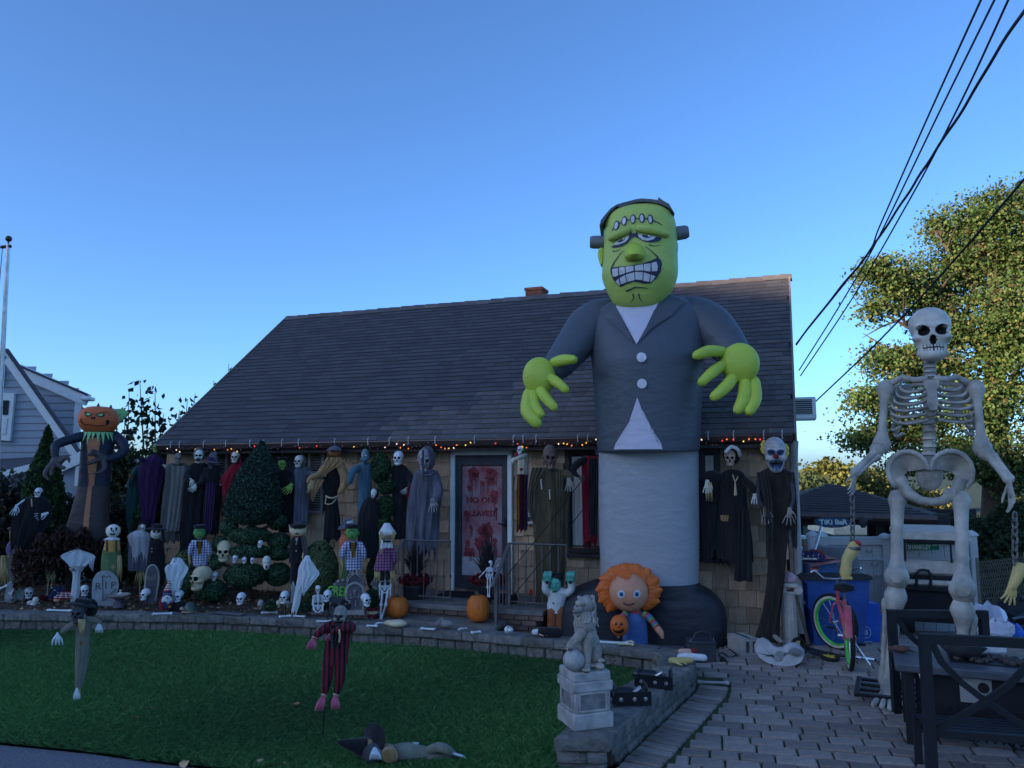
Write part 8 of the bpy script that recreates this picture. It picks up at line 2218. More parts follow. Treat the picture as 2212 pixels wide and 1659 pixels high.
mb=MB();mb. prism(circ(0,0,38*k,10.5*k,28),-.02,.02);mb. build('board',mat('sign_blue',(.02,.06,.12),rough=.6),sg,smooth=False)
mb=MB();mb. prism(circ(0,0,40*k,12*k,28),.0,.035);mb. build('rim',TRIMB,sg,smooth=False)
text('lettering','TiKi BaR',14.5*k,mat('sign_white',(.5,.55,.55)),sg,(0,-.024,0),bold=.004,sc_=(1.15,1,1))
hn=thing('bull_skull','dark horned bull skull ornament under the bar eave','ornament',A(1864,1126,17.2));k=mpp(hn. location);mb=MB();mb. lathe([(4*k,-14*k),(9*k,-6*k),(11*k,4*k),(6*k,10*k)],12,sy=.5);mb. build('skull',TRIMB,hn)
for s_ in(-1,1):mb=MB();mb. tube([(s_*9*k,0,4*k),(s_*22*k,0,4*k),(s_*24*k,0,11*k)],[.03,.025,.008],8);mb. build('horn',TRIMB,hn)
bh_=thing('white_house','cream sided house seen through the open bar','house',A(1845,1250,34));b3=bh_. location. copy();q=[A(x,v,34)-b3 for x,v in((1802,1136),(1876,1138),(1892,1250),(1800,1250))];CRS=mat('cream_siding',(.5,.46,.36),rough=.6,rand=.05)
mb=MB();mb. prism([(p. x,p. z)for p in q],0,3);mb. build('wall',CRS,bh_,smooth=False)
for i in range(16):
 z=q[0]. z-i*.16;mb=MB();mb. add([(q[0]. x,-.03,z-.16),(q[1]. x+.2*i/16,-.03,z-.16),(q[1]. x+.2*i/16,-.004,z),(q[0]. x,-.004,z)],[(0,1,2,3)]);mb. build('siding_board',CRS,bh_,smooth=False)
FV=mat('vinyl_fence',(.36,.36,.38),rough=.45,bump=.03,var=.08)
yF=13.4
fn=thing('vinyl_fence','pale grey vinyl fence with capped posts behind the golf cart','fence',A(1905,1380,yF));b=fn. location. copy()
def fpz(vx,vy,y=yF):return A(vx,vy,y)-b
zb_=-.75
def post(vx,vt,cap=True,w_=.13):
 p=fpz(vx,vt);mb=MB();mb. box((p. x,0,(p. z+zb_)/2),(w_,w_,p. z-zb_),.008);o=mb. build('post',FV,fn)
 mb=MB();mb. loft([[(p. x+x*s,y*s,p. z+z)for x,y in((-1,-1),(1,-1),(1,1),(-1,1))]for z,s in((0,w_*.62),(.03,w_*.62),(.05,w_*.5),(.09,w_*.15))]);mb. build('cap',mat('glass_cap',(.4,.43,.46),rough=.2),o)
for vx,vt in((1755,1158),(1911,1163),(1925,1165),(2098,1157),(1778,1160)):post(vx,vt,w_=.13  if vx!=1778  else .1)
for a,c,v in((1760,1908,1166),(1930,2093,1166)):
 p,q=fpz(a,v),fpz(c,v);n_=6;mb=MB();mb. box(((p. x+q. x)/2,0,p. z-.02),(q. x-p. x,.09,.14),.008);mb. build('rail',FV,fn);mb=MB();mb. box(((p. x+q. x)/2,-.002,p. z-.32),(q. x-p. x,.09,.05),.006);mb. build('rail',FV,fn);mb=MB();mb. box(((p. x+q. x)/2,0,zb_+.12),(q. x-p. x,.1,.14),.008);mb. build('rail',FV,fn)
 for i in range(n_):x0=p. x+(q. x-p. x)*i/n_;x1=p. x+(q. x-p. x)*(i+1)/n_;mb=MB();mb. box(((x0+x1)/2,.02,(p. z+zb_)/2),(x1-x0-.006,.022,p. z-zb_-.1),.004);mb. build('panel',FV,fn)
GLY=mat('grey_ornament',(.2,.2,.22),rough=.7)
for vx,v in((1826,1192),(1873,1191),(1885,1220),(1864,1242),(1893,1244)):
 p=fpz(vx,v);t=thing('fence_ornament','small grey butterfly ornament on the fence, %s'%{1826:'upper left one',1873:'upper middle one',1885:'middle right one',1864:'lower left one',1893:'lowest right one'}[vx],'ornament',(p. x+b. x,yF-.08,p. z+b. z),0,'butterfly ornaments on the fence');mb=MB()
 for s_ in(-1,1):mb. prism([(0,0),(s_*.05,.045),(s_*.065,.0),(s_*.03,-.015),(s_*.045,-.045),(0,-.02)],-.004,.004)
 mb. build('wings',GLY,t,smooth=False)
ss=thing('street_sign','green street sign reading SHANKLEY WAY on the fence behind the cart','sign',A(1994,1181,13.2));k=mpp(ss. location)
mb=MB();mb. box((0,0,0),(70*k,.012,15*k),.004);mb. build('plate',mat('sign_green',(.01,.13,.06),rough=.4,bump=0),ss)
mb=MB();mb. box((0,.004,0),(71.5*k,.012,16.5*k),.004);mb. build('border',MATS['sign_white'],ss)
text('lettering','SHANKLEY',13*k,MATS['sign_white'],ss,(-9*k,-.009,-1*k),depth=.001,bold=.003,sc_=(.78,1,1));text('lettering','WAY',5*k,MATS['sign_white'],ss,(26*k,-.009,3*k),depth=.001)
cart=thing('golf_cart','beige golf cart parked facing the fence behind the giant skeleton','golf cart',A(2010,1370,12.2));b=cart. location. copy();b. z=zd(12.2);cart. location. z=b. z;cart. rotation_euler=(0,0,-.4)
def cp(vx,vy,dy=0.):return A(vx,vy,12.2+dy)-b
BG=mat('beige_plastic',(.42,.39,.35),rough=.5,bump=.05)
def cbox(nm,vx0,vx1,v0,v1,d0,d1,m,bv=.02):
 p,q=cp(vx0,v0),cp(vx1,v1);mb=MB();mb. box(((p. x+q. x)/2,(d0+d1)/2,(p. z+q. z)/2),(q. x-p. x,d1-d0,p. z-q. z),bv);return mb. build(nm,m,cart)
p0,p1=cp(1940,1158),cp(2082,1158)
mb=MB();rr_=[(-.15,1.5),(0,1.6)]
mb. loft([[(p0. x+(p1. x-p0. x)*(.5+.5*s*x),y,p0. z-.04+z*.11)for x,y in((-1,-.2),(1,-.2),(1,1.5),(-1,1.5))]for z,s in((0,1),(.5,1),(.9,.93),(1.05,.8))]);mb. build('roof',BG,cart,ang=50)
cbox('roof_frame',1946,2076,1163,1173,-.15,-.08,BLKM)
for vx in(1958,2046,2062):cbox('strut',vx-3,vx+3,1172,1212,-.13,-.08,BLKM,.004)
cbox('seat_back',1946,2076,1210,1242,-.1,.05,BG,.05);cbox('rear_rail',1952,2072,1241,1249,-.16,-.08,BLKM,.01);cbox('rear_panel',1950,2074,1250,1262,-.2,.3,BG,.03);cbox('body',1944,2078,1264,1330,-.15,.9,BLACK,.04);cbox('bumper',1950,2074,1262,1272,-.25,-.1,BLKM,.01);cbox('floor_pan',1950,2070,1330,1342,-.1,2.,BLKM,.01)
mb=MB();mb. tube([cp(1998,1272,-.25),cp(1998,1240,-.25),cp(2003,1234,-.25),cp(2012,1232,-.25),cp(2021,1234,-.25),cp(2025,1240,-.25),cp(2025,1272,-.25)],.022,8);mb. build('bag_frame',BLKM,cart)
TYRE=mat('tyre_rubber',(.014,.014,.015),rough=.8,bump=.2,scale=40)
for vx in(1958,2066):
 for dy in(.1,1.8):p=cp(vx,1350,dy);mb=MB();mb. lathe([(.1,-.1),(.2,-.1),(.23,-.06),(.23,.06),(.2,.1),(.1,.1)],20);o=mb. build('wheel',TYRE,cart);o. location=(p. x,dy,.23);o. rotation_euler=(0,PI/2,0)
BB=mat('blue_bin_plastic',(.018,.06,.24),rough=.45,bump=.04);BL=mat('black_lid',(.02,.022,.028),rough=.5,bump=.05)
def loft_box(nm,m,par,rows,y0,y1,conv,bv=0):
 mb=MB();mb. loft([[(conv(a,v). x,y0,conv(a,v). z),(conv(c,v). x,y0,conv(a,v). z),(conv(c,v). x,y1,conv(a,v). z),(conv(a,v). x,y1,conv(a,v). z)]for v,a,c in rows]);return mb. build(nm,m,par,ang=25)
p=A(1815,1414,10.4);bn=thing('recycling_bin','large blue wheeled bin with a black lid behind the bicycle','bin',p);cv=lambda x,v:A(x,v,10.4)-p
loft_box('body',BB,bn,[(1414,1762,1866),(1318,1752,1872),(1312,1746,1877),(1262,1745,1878),(1258,1738,1880),(1250,1738,1880)],0,.7,cv);loft_box('lid',BL,bn,[(1252,1730,1882),(1244,1726,1880),(1238,1735,1860)],-.05,.75,cv)
mb=MB();mb. tube([cv(1728,1246)+Vector((0,.7,0)),cv(1880,1244)+Vector((0,.7,0))],.03,8);mb. build('handle',BL,bn)
p=A(1884,1402,10.9);b2n=thing('recycling_bin','small bright blue recycling bin with a white B emblem by the fence','bin',p);cv=lambda x,v:A(x,v,10.9)-p;BB2=mat('bright_blue_plastic',(.02,.09,.42),rough=.45,bump=.04)
loft_box('body',BB2,b2n,[(1402,1868,1899),(1342,1864,1904),(1338,1860,1911),(1326,1862,1902),(1304,1862,1899)],0,.45,cv)
c=cv(1871,1366);mb=MB();mb. tube([(c. x+.06*math. cos(a),-.006,c. z+.075*math. sin(a))for a in np. linspace(0,2*PI,20)],.005,5,caps=False);mb. build('emblem',MATS['sign_white'],b2n);text('lettering','B',.1,MATS['sign_white'],b2n,(c. x,-.006,c. z),depth=.001)
mb=MB();
for i in range(5):mb. box((c. x-.055+.03*i,-.004,c. z-.125),(.018,.004,.02))
setp(mb. build('small_print',MATS['sign_white'],b2n,smooth=False),kind='stuff')
p=A(1768,1241,10.6);bx=thing('cardboard_box','crumpled red and blue printed cardboard box on the big bin','box',p,.1);k=mpp(p)
mb=MB();mb. box((0,0,14*k),(64*k,.3,28*k),.006);mb. build('carton',mat('box_blue',(.03,.08,.2),rough=.7,var=.3),bx);mb=MB();mb. prism([(-32*k,7*k),(-12*k,9*k),(-12*k,21*k),(-32*k,17*k)],-.156,-.15);mb. build('red_panel',mat('box_red',(.3,.02,.02),rough=.6),bx,smooth=False);text('lettering','Codar',7*k,MATS['sign_white'],bx,(-21*k,-.158,13*k),depth=.001)
mb=MB();mb. box((0,-.05,30*k),(68*k,.36,.015),.003,rot=(.1,-.12,0));mb. box((0,.0,33*k),(60*k,.3,.012),.003,rot=(-.1,-.05,0));mb. build('flap',mat('box_flap',(.25,.12,.12),rough=.7,var=.6,scale=3),bx)
f=Fig('flag_bunting','folded stars-and-stripes bunting piled on the printed box','flag',1755,1212,0,p=A(1755,1212,10.5))
f. drape('canton',FNV,[(1190,1738,1765),(1200,1731,1778),(1212,1731,1784)],-.05);f. drape('stripe',FRED,[(1187,1742,1770),(1194,1760,1778),(1206,1772,1786)],.02);f. drape('stripe',FWH,[(1205,1732,1762),(1209,1732,1766)],-.08)
for i in range(12):f. ell('star',FWH,1735+(i*11)%44,1196+(i*5)%13,1.3,1.3,.8,-.09,n=6,m_=4)
f=Fig('covered_grill','bulky object under a dark grey cover behind the big bin','covered grill',1800,1300,0,p=A(1803,1300,11.4));f. robe(cloth('grey_cover',(.13,.135,.15),.15),[(1180,1775,1825),(1184,1760,1838),(1200,1752,1848),(1240,1750,1852),(1300,1750,1853)],amp=.06,asp=.6,folds=7)
mb=MB();a=A(1774,1138,11.2);c=A(1757,1196,10.7);mb. tube([a,c],.022,10);o=mb. build('metal_pole',STL);setp(o,'silver metal pole leaning up from behind the printed box','pole')
f=Fig('wooden_post','turned reddish-brown wooden post with a glass cap at the house corner','post',1735,1215,0,p=A(1735,1260,11));f. lathe('shaft',mat('red_brown_wood',(.16,.07,.045),rough=.6),1735,[(1270,8),(1205,9),(1186,9),(1182,11),(1174,10),(1172,7),(1164,8)]);f. lathe('cap',MATS['glass_cap'],1733,[(1164,9),(1160,9.5),(1157,7)])
PLS=mat('worn_plaster',(.36,.35,.33),rough=.85,var=.2,bump=.3)
p=GD(1707,1398);p. z=zd(p. y);f=Fig('plaster_column','fluted plaster column with scrolled capital beside the clown ghoul','column',1707,1398,0,p=p)
def flute(th,i,r,z):return(r*(1-.05*(math. cos(th*16)>.1)),z)
c0=f. L(1707,1385);kk=f. px
mb=MB();mb. lathe([(16.5*kk,f. L(1707,v). z)for v in(1382,1340,1300,1282)],64,fn=flute);mb. build('shaft',PLS,f. t)
f. lathe('base',PLS,1707,[(1400,21),(1392,21),(1390,19),(1384,19.5),(1381,17)]);f. lathe('neck',PLS,1707,[(1283,17),(1279,18.5),(1276,16)])
a,c=f. L(1688,1262),f. L(1730,1262);mb=MB();mb. box((0,0,a. z),(c. x-a. x,c. x-a. x,.05),.008);mb. build('abacus',PLS,f. t)
for x in(1690,1724):
 q=f. L(x,1273);mb=MB();mb. lathe([(.02,-.11),(.05,-.11),(.055,0),(.05,.11),(.02,.11)],16);o=mb. build('scroll',PLS,f. t,loc=q,rot=(PI/2,0,0))
f2=Fig('pink_cloth','crumpled pink and white cloth lying on top of the column','cloth',1703,1256,0,p=p+Vector((0,0,a. z+.03)));o=f2. ell('cloth',mat('pink_white_cloth',(.4,.26,.3),var=.4,scale=10,bump=.5),1704,1248,15,12,12,p=1.8)
bp=GD(1838,1447);bp. z=zd(bp. y)
bike=thing('bicycle','pink bicycle with a green front rim parked on the driveway','bicycle',bp,-.4)
PNK=mat('pink_paint',(.42,.07,.1),rough=.35,spec=.6,bump=.02);GRM=mat('green_rim',(.06,.5,.06),rough=.35,bump=0);WW=mat('white_wall',(.5,.5,.46),rough=.6,bump=0);CHR=mat('chrome',(.55,.56,.58),rough=.15,metal=1.,bump=0)
def wheel(c,rz,tilt,r,rim):
 par=bpy. data. objects. new('wheel',None);COL. objects. link(par);par. parent=bike;par. location=c;par. rotation_euler=(0,tilt,rz)
 mb=MB();n=40
 mb. tube([(0,r*math. cos(a),r*math. sin(a))for a in np. linspace(0,2*PI,n+1)],.026,10,caps=False);mb. build('tyre',TYRE,par)
 for s_ in(-1,1):mb=MB();mb. loft([[(s_*.022,(r-.005)*math. cos(a),(r-.005)*math. sin(a))for a in np. linspace(0,2*PI,n)],[(s_*.022,(r-.04)*math. cos(a),(r-.04)*math. sin(a))for a in np. linspace(0,2*PI,n)]],caps=False);mb. build('white_wall',WW,par)
 mb=MB();mb. tube([(0,(r-.045)*math. cos(a),(r-.045)*math. sin(a))for a in np. linspace(0,2*PI,n+1)],.018,8,caps=False);mb. build('rim',rim,par)
 for i in range(14):
  a=2*PI*i/14;mb=MB();mb. tube([(0,.02*math. cos(a+.5),.02*math. sin(a+.5)),(0,(r-.05)*math. cos(a),(r-.05)*math. sin(a))],.0022,4);mb. build('spoke',CHR,par)
 mb=MB();mb. tube([(-.05,0,0),(.05,0,0)],.02,10);mb. build('hub',CHR,par)
rw=Vector((0,0,.34));wheel(rw,.1,.03,.33,GRM);fw_=Vector((-.16,1.0,.34));wheel(fw_,.85,-.05,.33,GRM)
mb=MB();bb=Vector((-.03,.42,.29));st_=Vector((-.03,.27,.74));ht=Vector((-.1,.83,.78));hb=Vector((-.11,.88,.62))
for a,c,r in((bb,st_,.016),(bb,hb,.02),(st_*.9+bb*.1,hb,.018),(bb,rw+Vector((.06,0,0)),.011),(bb,rw-Vector((.06,0,0)),.011),(st_,rw+Vector((.06,0,0)),.01),(st_,rw-Vector((.06,0,0)),.01),(ht,hb,.022)):mb. tube([a,c],r,8)
mb. build('frame',PNK,bike)
mb=MB();d_=Vector((.04,.03,0))
for s_ in(-1,1):mb. tube([hb,hb+d_*s_*1.4+Vector((0,.02,-.05)),fw_+d_*s_*1.5],.012,8)
mb. build('fork',PNK,bike)
mb=MB();mb. loft([[rw+Vector((x,(.375)*math. cos(a),.375*math. sin(a)))+Vector((0,0,-abs(x)*.25))for x in(-.035,0,.035)]for a in np. linspace(.5,2.9,16)],caps=False,close=False);mb. build('mudguard',PNK,bike)
mb=MB();mb. tube([st_,st_+Vector((0,-.03,.12))],.013,8);mb. tube([ht,ht+Vector((0,-.03,.12))],.013,8);sb=ht+Vector((-.0,-.03,.12));mb. tube([sb+Vector((-.32,-.16,.08)),sb+Vector((-.27,-.06,.1)),sb+Vector((-.16,.0,.0)),sb,sb+Vector((.12,.03,.03)),sb+Vector((.2,-.02,.14)),sb+Vector((.27,-.1,.16))],.011,8);mb. build('handlebar',CHR,bike)
mb=MB();mb. tube([sb+Vector((-.32,-.16,.08)),sb+Vector((-.37,-.24,.06))],.018,8,rnd_=True);mb. build('grip',BLACK,bike)
mb=MB();ss_=st_+Vector((0,-.06,.15));mb. loft([[(ss_. x+x*w_*s,ss_. y+yy,ss_. z+z)for x,z in((-1,-.02),(-.9,.03),(0,.055),(.9,.03),(1,-.02),(0,-.05))]for yy,s,w_ in((-.13,.5,.1),(-.1,1,.115),(0,.95,.11),(.1,.45,.08),(.17,.3,.07))]);mb. build('saddle',BLACK,bike)
mb=MB();mb. tube([bb+Vector((-.1,0,0)),bb+Vector((.1,0,0))],.02,8);mb. tube([bb+Vector((.1,0,0)),bb+Vector((.11,.12,-.11))],.011,6);mb. tube([bb+Vector((-.1,0,0)),bb+Vector((-.11,-.12,.11))],.011,6);mb. build('crank',CHR,bike)
for s_,q in((1,Vector((.16,.12,-.11))),(-1,Vector((-.16,-.12,.11)))):mb=MB();mb. box(bb+q,(.1,.07,.02),.004);mb. build('pedal',BLACK,bike)
mb=MB();mb. tube([bb+Vector((.05,-.1,0)),bb+Vector((.24,-.16,-.28))],.01,6);mb. build('kickstand',CHR,bike)
p=GD(1765,1425);p. z=zd(p. y);t=thing('kick_scooter','black kick scooter with yellow wheels lying beside the bicycle','scooter',p);SY=mat('yellow_wheel',(.45,.36,.03),rough=.4)
for q,rx,ry in((Vector((-.17,.12,.12)),0,1.3),(Vector((.13,-.05,.05)),.0,.25)):
 o=bpy. data. objects. new('wheel',None);COL. objects. link(o);o. parent=t;o. location=q;o. rotation_euler=(rx+(PI/2-.2  if ry>1  else .2),0,.3)
 mb=MB();mb. tube([(.095*math. cos(a),.095*math. sin(a),0)for a in np. linspace(0,2*PI,25)],.022,8,caps=False);mb. build('tyre',TYRE,o)
 for i in range(5):a=2*PI*i/5;mb=MB();mb. tube([(0,0,0),(.085*math. cos(a),.085*math. sin(a),0)],.012,6);mb. build('spoke',SY,o)
mb=MB();mb. box((0,.05,.08),(.42,.1,.03),.01,rot=(.5,.2,-.4));mb. tube([(.05,.1,.06),(.4,-.1,.05),(.62,-.2,.04)],[.016,.016,.014],8);mb. build('deck',BLKM,t)
mb=MB();mb. tube([(.4,-.1,.055),(.6,-.19,.045)],.019,8);mb. build('handle_tube',CHR,t)
mb=MB();mb. tube([A(1720,1288,10.1),A(1747,1394,9.6)],.022,8);o=mb. build('weathered_pole',BARK);setp(o,'weathered wooden pole leaning beside the plaster column','pole')
p=GD(1617,1415);p. z=zd(p. y);t=thing('cinder_block','grey cinder block with two holes before the clown ghoul','cinder block',p+Vector((0,.15,0)),.25)
mb=MB();
for x in(-.09,0,.09):mb. box((x-.02,-.0,.1),(.035,.38,.2))
for z in(.017,.183):mb. box((-.02,0.001,z),(.145,.376,.034))
mb. box((-.02,.17,.1),(.2,.03,.196));mb. build('block',mat('cinder_grey',(.28,.28,.27),rough=.95,bump=.5,scale=20),t,smooth=False)
p=GD(1684,1440);p. z=zd(p. y);k=mpp(p);f=Fig('giant_pelvis','loose grey plastic pelvis of a giant skeleton lying on the driveway','skeleton part',1684,1441,0,p=p)
GP=mat('pelvis_plastic',(.33,.34,.36),rough=.55,var=.25,scale=4,bump=.1)
ol=[(1628,1402),(1636,1389),(1648,1386),(1660,1391),(1670,1400),(1680,1405),(1692,1405),(1702,1398),(1714,1396),(1728,1400),(1739,1411),(1741,1422),(1734,1434),(1718,1441),(1698,1442),(1676,1440),(1656,1435),(1638,1424),(1629,1413)]
hol=circ(1683,1421,11.5,11.5,len(ol),a0=PI*.93,a1=PI*.93-2*PI)
vs_,fs_=[],[]
for lay,dy,sc1 in((0,-.02,1),(1,-.1,.93),(2,-.1,1),(3,.0,1)):
 src=ol if lay<2  else hol
 cx_,cy_=1684,1416
 for x,y in src:
  if lay<2:x,y=cx_+(x-cx_)*sc1,cy_+(y-cy_)*sc1
  z_=f. L(x,y,0);vs_. append((z_. x,dy+.12+(z_. z)*.5,z_. z))
n_=len(ol)
for r_ in range(3):
 for i in range(n_):fs_. append((r_*n_+i,r_*n_+(i+1)%n_,(r_+1)*n_+(i+1)%n_,(r_+1)*n_+i))
mb=MB();mb. add(vs_,fs_);mb. build('bone',GP,f. t,ang=60)
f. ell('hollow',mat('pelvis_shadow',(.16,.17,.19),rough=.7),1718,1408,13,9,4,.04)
p=GD(1508,1432);p. z=zd(p. y);t=thing('battery_box','black battery box with a carrying handle beside the curved wall','battery',p+Vector((0,.12,0)),-.1);DKB=mat('dark_grey_plastic',(.03,.034,.042),rough=.5,bump=.1)
mb=MB();mb. box((.06,0,.11),(.32,.24,.22),.012,taper=1.05);mb. build('case',DKB,t);mb=MB();mb. box((.06,0,.23),(.34,.26,.03),.008);mb. build('lid',DKB,t);mb=MB();mb. tube([(-.05,-.08,.24),(.0,-.08,.33),(.08,-.08,.36),(.16,-.08,.33),(.19,-.08,.24)],.013,8);mb. build('handle',DKB,t)
for x in(-.06,.2):mb=MB();mb. tube([(x,-.06,.24),(x,-.06,.28)],.012,8);mb. build('terminal',CHR,t)
mb=MB();q=[GD(x,v,.012)for x,v in((1548,1402),(1560,1396),(1578,1404),(1590,1414),(1575,1420),(1562,1410),(1552,1414),(1566,1424))];rows=smooth_rings([tuple(p)for p in q],5);mb. tube([tuple(r)for r in rows],.008,6);o=mb. build('power_cord',WIRE);setp(o,'black power cord curling on the pavers behind the battery box','cord')
for x,v in((1562,1427),):p=GD(x,v,.02);o=MB(). box((0,0,0),(.07,.06,.05),.01). build('plug_adapter',BLACK,None,loc=p);setp(o,'small black plug adapter at the end of the power cord','plug')
# ---- fire table and the two metal benches
BM=mat('bench_metal',(.012,.013,.017),rough=.55,spec=.3,bump=.05);TT=mat('table_top_metal',(.06,.068,.085),rough=.35,spec=.5,bump=.03)
Z_T=.66
c1,c2=G(1933,1432,Z_T),G(1917,1399,Z_T);e1,e2=G(2260,1462,Z_T),G(2260,1424,Z_T)
tb=thing('fire_table','dark metal fire-pit table with lava rocks in the right foreground','table',(c1. x,c1. y,0));o3=Vector((c1. x,c1. y,0))
xd=(e1-c1). normalized();rzT=math. atan2(xd. y,xd. x);tb. rotation_euler=(0,0,rzT);RT=Matrix. Rotation(-rzT,3,'Z')
Lw,Lt=1.6,max((RT@(c2-c1)). y,.75)
mb=MB();mb. box((Lw/2,Lt/2,Z_T-.035),(Lw,Lt,.07),.012);mb. build('top',TT,tb)
mb=MB();mb. box((Lw/2,Lt/2,Z_T+.002),(.75,.32,.012),.003);mb. build('fire_tray',BLACK,tb)
for i in range(60):
 if i<60:mb=MB();mb. ell((Lw/2+U(-.34,.34),Lt/2+U(-.13,.13),Z_T+.02),(U(.02,.04),U(.02,.04),U(.015,.03)),7,5);mb. build('lava_rock',mat('lava_rock',(.05,.045,.045),rough=1,bump=.6,rand=.3),tb)
for x in(.1,Lw-.1):
 for y in(.08,Lt-.08):mb=MB();mb. box((x,y,(Z_T-.07)/2),(.08,.08,Z_T-.07),.006);mb. build('leg',BM,tb)
mb=MB();mb. box((Lw/2,.14,.36),(Lw-.3,.03,.5),.005);mb. build('side_panel',BM,tb)
for x in(.1,Lw-.1):mb=MB();mb. box((x,Lt/2,.36),(.03,Lt-.3,.5),.005);mb. build('side_panel',BM,tb)
for i in range(20):
 x=.22+i*.06
 for s_ in(-1,1):
  mb=MB();mb. box((x,.115,.2),(.012,.008,.36),rot=(0,s_*.785,0));mb. build('lattice_slat',BM,tb,smooth=False)
pa=RT@(A(2100,1476,c1. y+.06)-o3)
mb=MB();mb. box((pa. x,.1,pa. z),(.23,.015,.2),.003);mb. build('control_panel',mat('worn_steel',(.3,.31,.32),rough=.4,metal=.4,var=.2),tb)
for dx,dz,r in((.055,.03,.04),(.055,-.05,.022)):mb=MB();mb. lathe([(r,0),(r,.02),(r*.8,.03)],16);o=mb. build('knob',BLACK,tb,loc=(pa. x+dx,.092,pa. z+dz),rot=(PI/2,0,0))
t=thing('rubber_rat','brown rubber rat on the left corner of the fire table','rat prop',G(1946,1409,Z_T+.0),rzT)
mb=MB();mb. ell((.0,0,.03),(.07,.035,.03),14,8);mb. ell((-.075,0,.028),(.03,.02,.02),10,7);o=mb. build('body',mat('rat_fur',(.1,.05,.035),rough=.9,bump=.5,scale=30),t)
mb=MB();mb. tube([(.06,0,.025),(.1,.01,.015),(.15,-.01,.01)],[.008,.006,.002],6);mb. build('tail',TRIMB,t)
for y in(-.02,.02):mb=MB();mb. tube([(-.05,y,.02),(-.08,y*1.8,.008),(-.1,y*2,.004)],[.01,.008,.004],6);mb. build('leg',TRIMB,t)
t=thing('fire_bowl','dark torn bowl-shaped prop resting on the fire table','bowl',G(2080,1420,Z_T+.01));mb=MB();mb. lathe([(.05,0),(.11,.02),(.17,.08),(.19,.13),(.18,.14),(.15,.08),(.05,.03)],24,fn=lambda th,i,r,z:(r,z*(1-.35*max(0,math. cos(th-.2))*(i>2))));mb. build('bowl',mat('bowl_dark',(.04,.042,.05),rough=.7,bump=.5),t)
o=MB(). box((0,0,.07),(.3,.2,.1),.03). build('white_container',mat('white_plastic',(.45,.47,.52),rough=.4),None,loc=G(2128,1416,Z_T));setp(o,'white plastic tub standing at the back of the fire table','tub')
o=MB(). add([(0,0,0),(.09,0,0),(.08,-.01,-.1),(.05,-.012,-.15),(.02,-.008,-.1)],[(0,1,2,3,4)]). build('white_napkin',FWH,None,loc=G(1982,1446,Z_T-.01)+Vector((0,-.012,-.03)));setp(o,'small white cloth hanging from the front edge of the fire table','cloth')
def bench(label,p,rz,w_,h,seat=True,s=1.):
 t=thing('metal_bench',label,'bench',p,rz,'black metal benches at the fire table')
 def bar(nm,a,c,tx=.05,ty=.03):
  a,c=Vector(a),Vector(c);d=(c-a). normalized();n1=Vector((0,1,0));n2=d. cross(n1). normalized()
  mb=MB();mb. loft([[q+n2*tx/2*x+n1*ty/2*y for x,y in((-1,-1),(1,-1),(1,1),(-1,1))]for q in(a,c)]);return mb. build(nm,BM,t,smooth=False)
 for x in(0,w_):bar('post',(x,0,0),(x,0,h),.07,.07)
 bar('top_rail',(.03,-.005,h-.035),(w_-.03,-.005,h-.035),.07,.05);bar('bottom_rail',(.03,0,.4),(w_-.03,0,.4),.05,.04)
 n=max(1,round(w_/.62));cw=w_/n
 for i in range(n):
  x0=i*cw
  for s_ in(-1,1):
   def X(u):return x0+cw*(.5+s_*(u-.5))
   q=[(X(.06+.0*k),0,0)for k in()]
   pts=[(X(.07),h-.07),(X(.14),h-.2),(X(.3),h-.33),(X(.5),h-.45),(X(.8),h-.6),(X(.96),h-.68)]
   for a,c in zip(pts[:-1],pts[1:]):bar('back_bar',(a[0],.004*s_,a[1]),(c[0],.004*s_,c[1]),.045,.03)
 if seat:
  for i in range(8):y=.06+i*.065;bar('seat_slat',(.03,y,.37-.0*i),(w_-.03,y,.37),.012,.05)
  for x in(.04,w_-.04):bar('front_leg',(x,.53,0),(x,.53,.36),.05,.05)
 return t
pb=A(2013,1659,5.75);pt_=A(2013,1368,5.75);bench('black metal bench in the right foreground seen from its back',(pb. x,5.75,0),-.24,1.5,pt_. z)
pb=A(1930,1400,7.5);pt_=A(1930,1317,7.5);bench('black metal bench on the far side of the fire table',(pb. x,7.5,0),-.06,.84,pt_. z,False)
cl=thing('chain_link_fence','sagging chain-link fence section at the right edge','fence',A(2166,1350,11));b=cl. location. copy();CLM=mat('dull_wire',(.1,.11,.1),rough=.6,bump=0)
mb=MB();a0,a1=A(2120,1345,11.2)-b,A(2225,1340,10.6)-b;hgt=1.0;N_=20
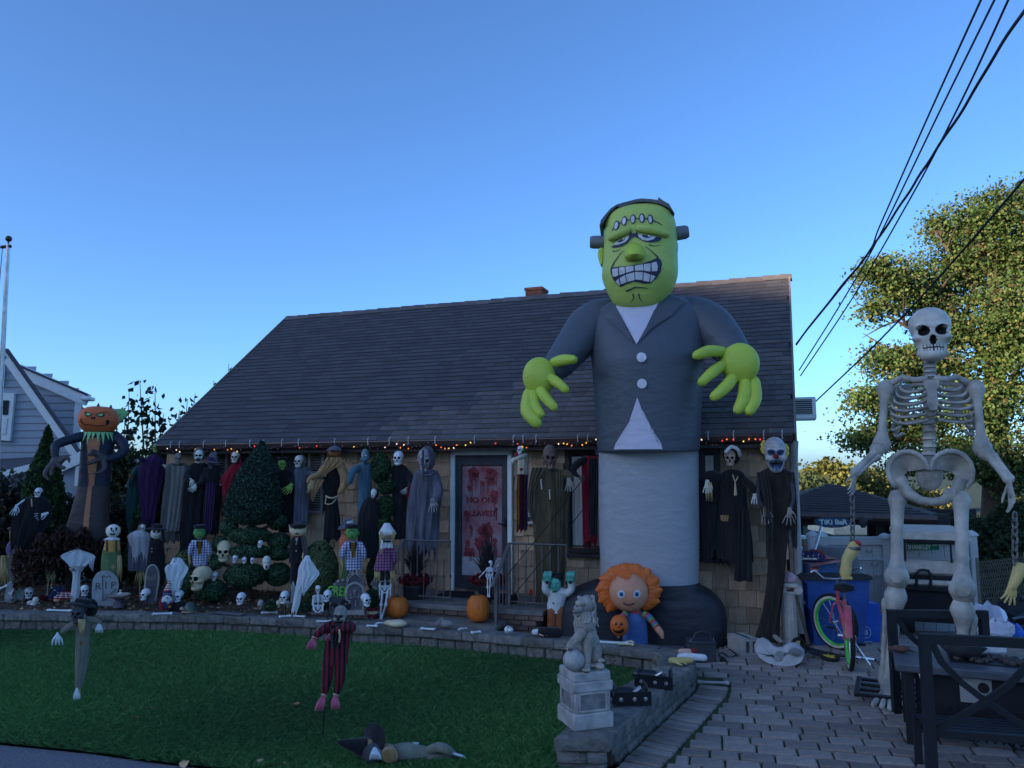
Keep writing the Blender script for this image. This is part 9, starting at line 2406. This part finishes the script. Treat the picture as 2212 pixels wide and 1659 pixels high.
for i in range(-8,N_):
 for s_ in(-1,1):
  pts=[]
  for j in range(9):
   u=(i+j*s_*1.0+(8  if s_<0  else 0)*1)/N_
   if 0<=u<=1:q=a0. lerp(a1,u);pts. append(q+Vector((0,.02*s_*(j%2),j/8*hgt-.15)))
  if len(pts)>1:mb. tube(pts,.004,4,caps=False)
setp(mb. build('mesh_wire',CLM,cl,ang=0),kind='stuff')
for q in(a0,a1):mb=MB();mb. tube([q+Vector((0,0,-.4)),q+Vector((0,0,.9))],.025,8);mb. build('post',CLM,cl)
PLS2=mat('clear_plastic_sheet',(.33,.36,.45),rough=.25,spec=.6,var=.2,scale=2,bump=.3)
def crumple(name,label,cat,p,s,m,seed):
 r2=random. Random(seed);mb=MB();mb. ell((0,0,s[2]*.8),s,12,8);mb. v=[(x*r2. uniform(.7,1.2),y*r2. uniform(.7,1.2),max(0,z*r2. uniform(.75,1.2)))for x,y,z in mb. v];o=mb. build(name,m,None,loc=p,ang=15);return setp(o,label,cat)
pz_=lambda vx,vy,y:Vector((A(vx,vy,y). x,y,max(zd(y),A(vx,vy,y). z)))
crumple('plastic_sheet','crumpled translucent plastic sheet behind the far bench','plastic sheet',pz_(2140,1376,9),(.22,.2,.2),PLS2,3);crumple('blue_bag','bright blue plastic bag in the junk at the right edge','bag',pz_(2192,1385,8.9),(.12,.1,.1),BB2,5);crumple('black_bag','black bag in the junk pile at the right edge','bag',pz_(2208,1368,9.6),(.3,.2,.22),BLACK,7);crumple('white_bag','folded white plastic bag beside the far bench post','bag',pz_(2150,1382,8.6),(.2,.1,.12),mat('white_bag',(.42,.43,.5),rough=.5),9)
f=Fig('storage_tote','grey lidded storage tote behind the giant skeleton leg','tote',2118,1340,0,p=A(2118,1345,9.8));f. lathe('body',GREYB,2118,[(1350,16),(1318,20)],asp=.7);f. lathe('lid',MATS['grey_ornament'],2118,[(1320,23),(1314,23),(1309,14)],asp=.7)
for i,(a,c)in enumerate((((2165,1350),(2230,1318)),((2160,1372),(2230,1345)),((2185,1338),(2225,1330)))):
 mb=MB();mb. tube([A(*a,9.2),A(*c,9.4)],.02,8);o=mb. build('dark_rod',BLKM);setp(o,('dark metal rod sticking out of the junk pile, topmost one','dark metal rod lying lowest across the junk pile','short dark metal rod at the back of the junk pile')[i],'rod')
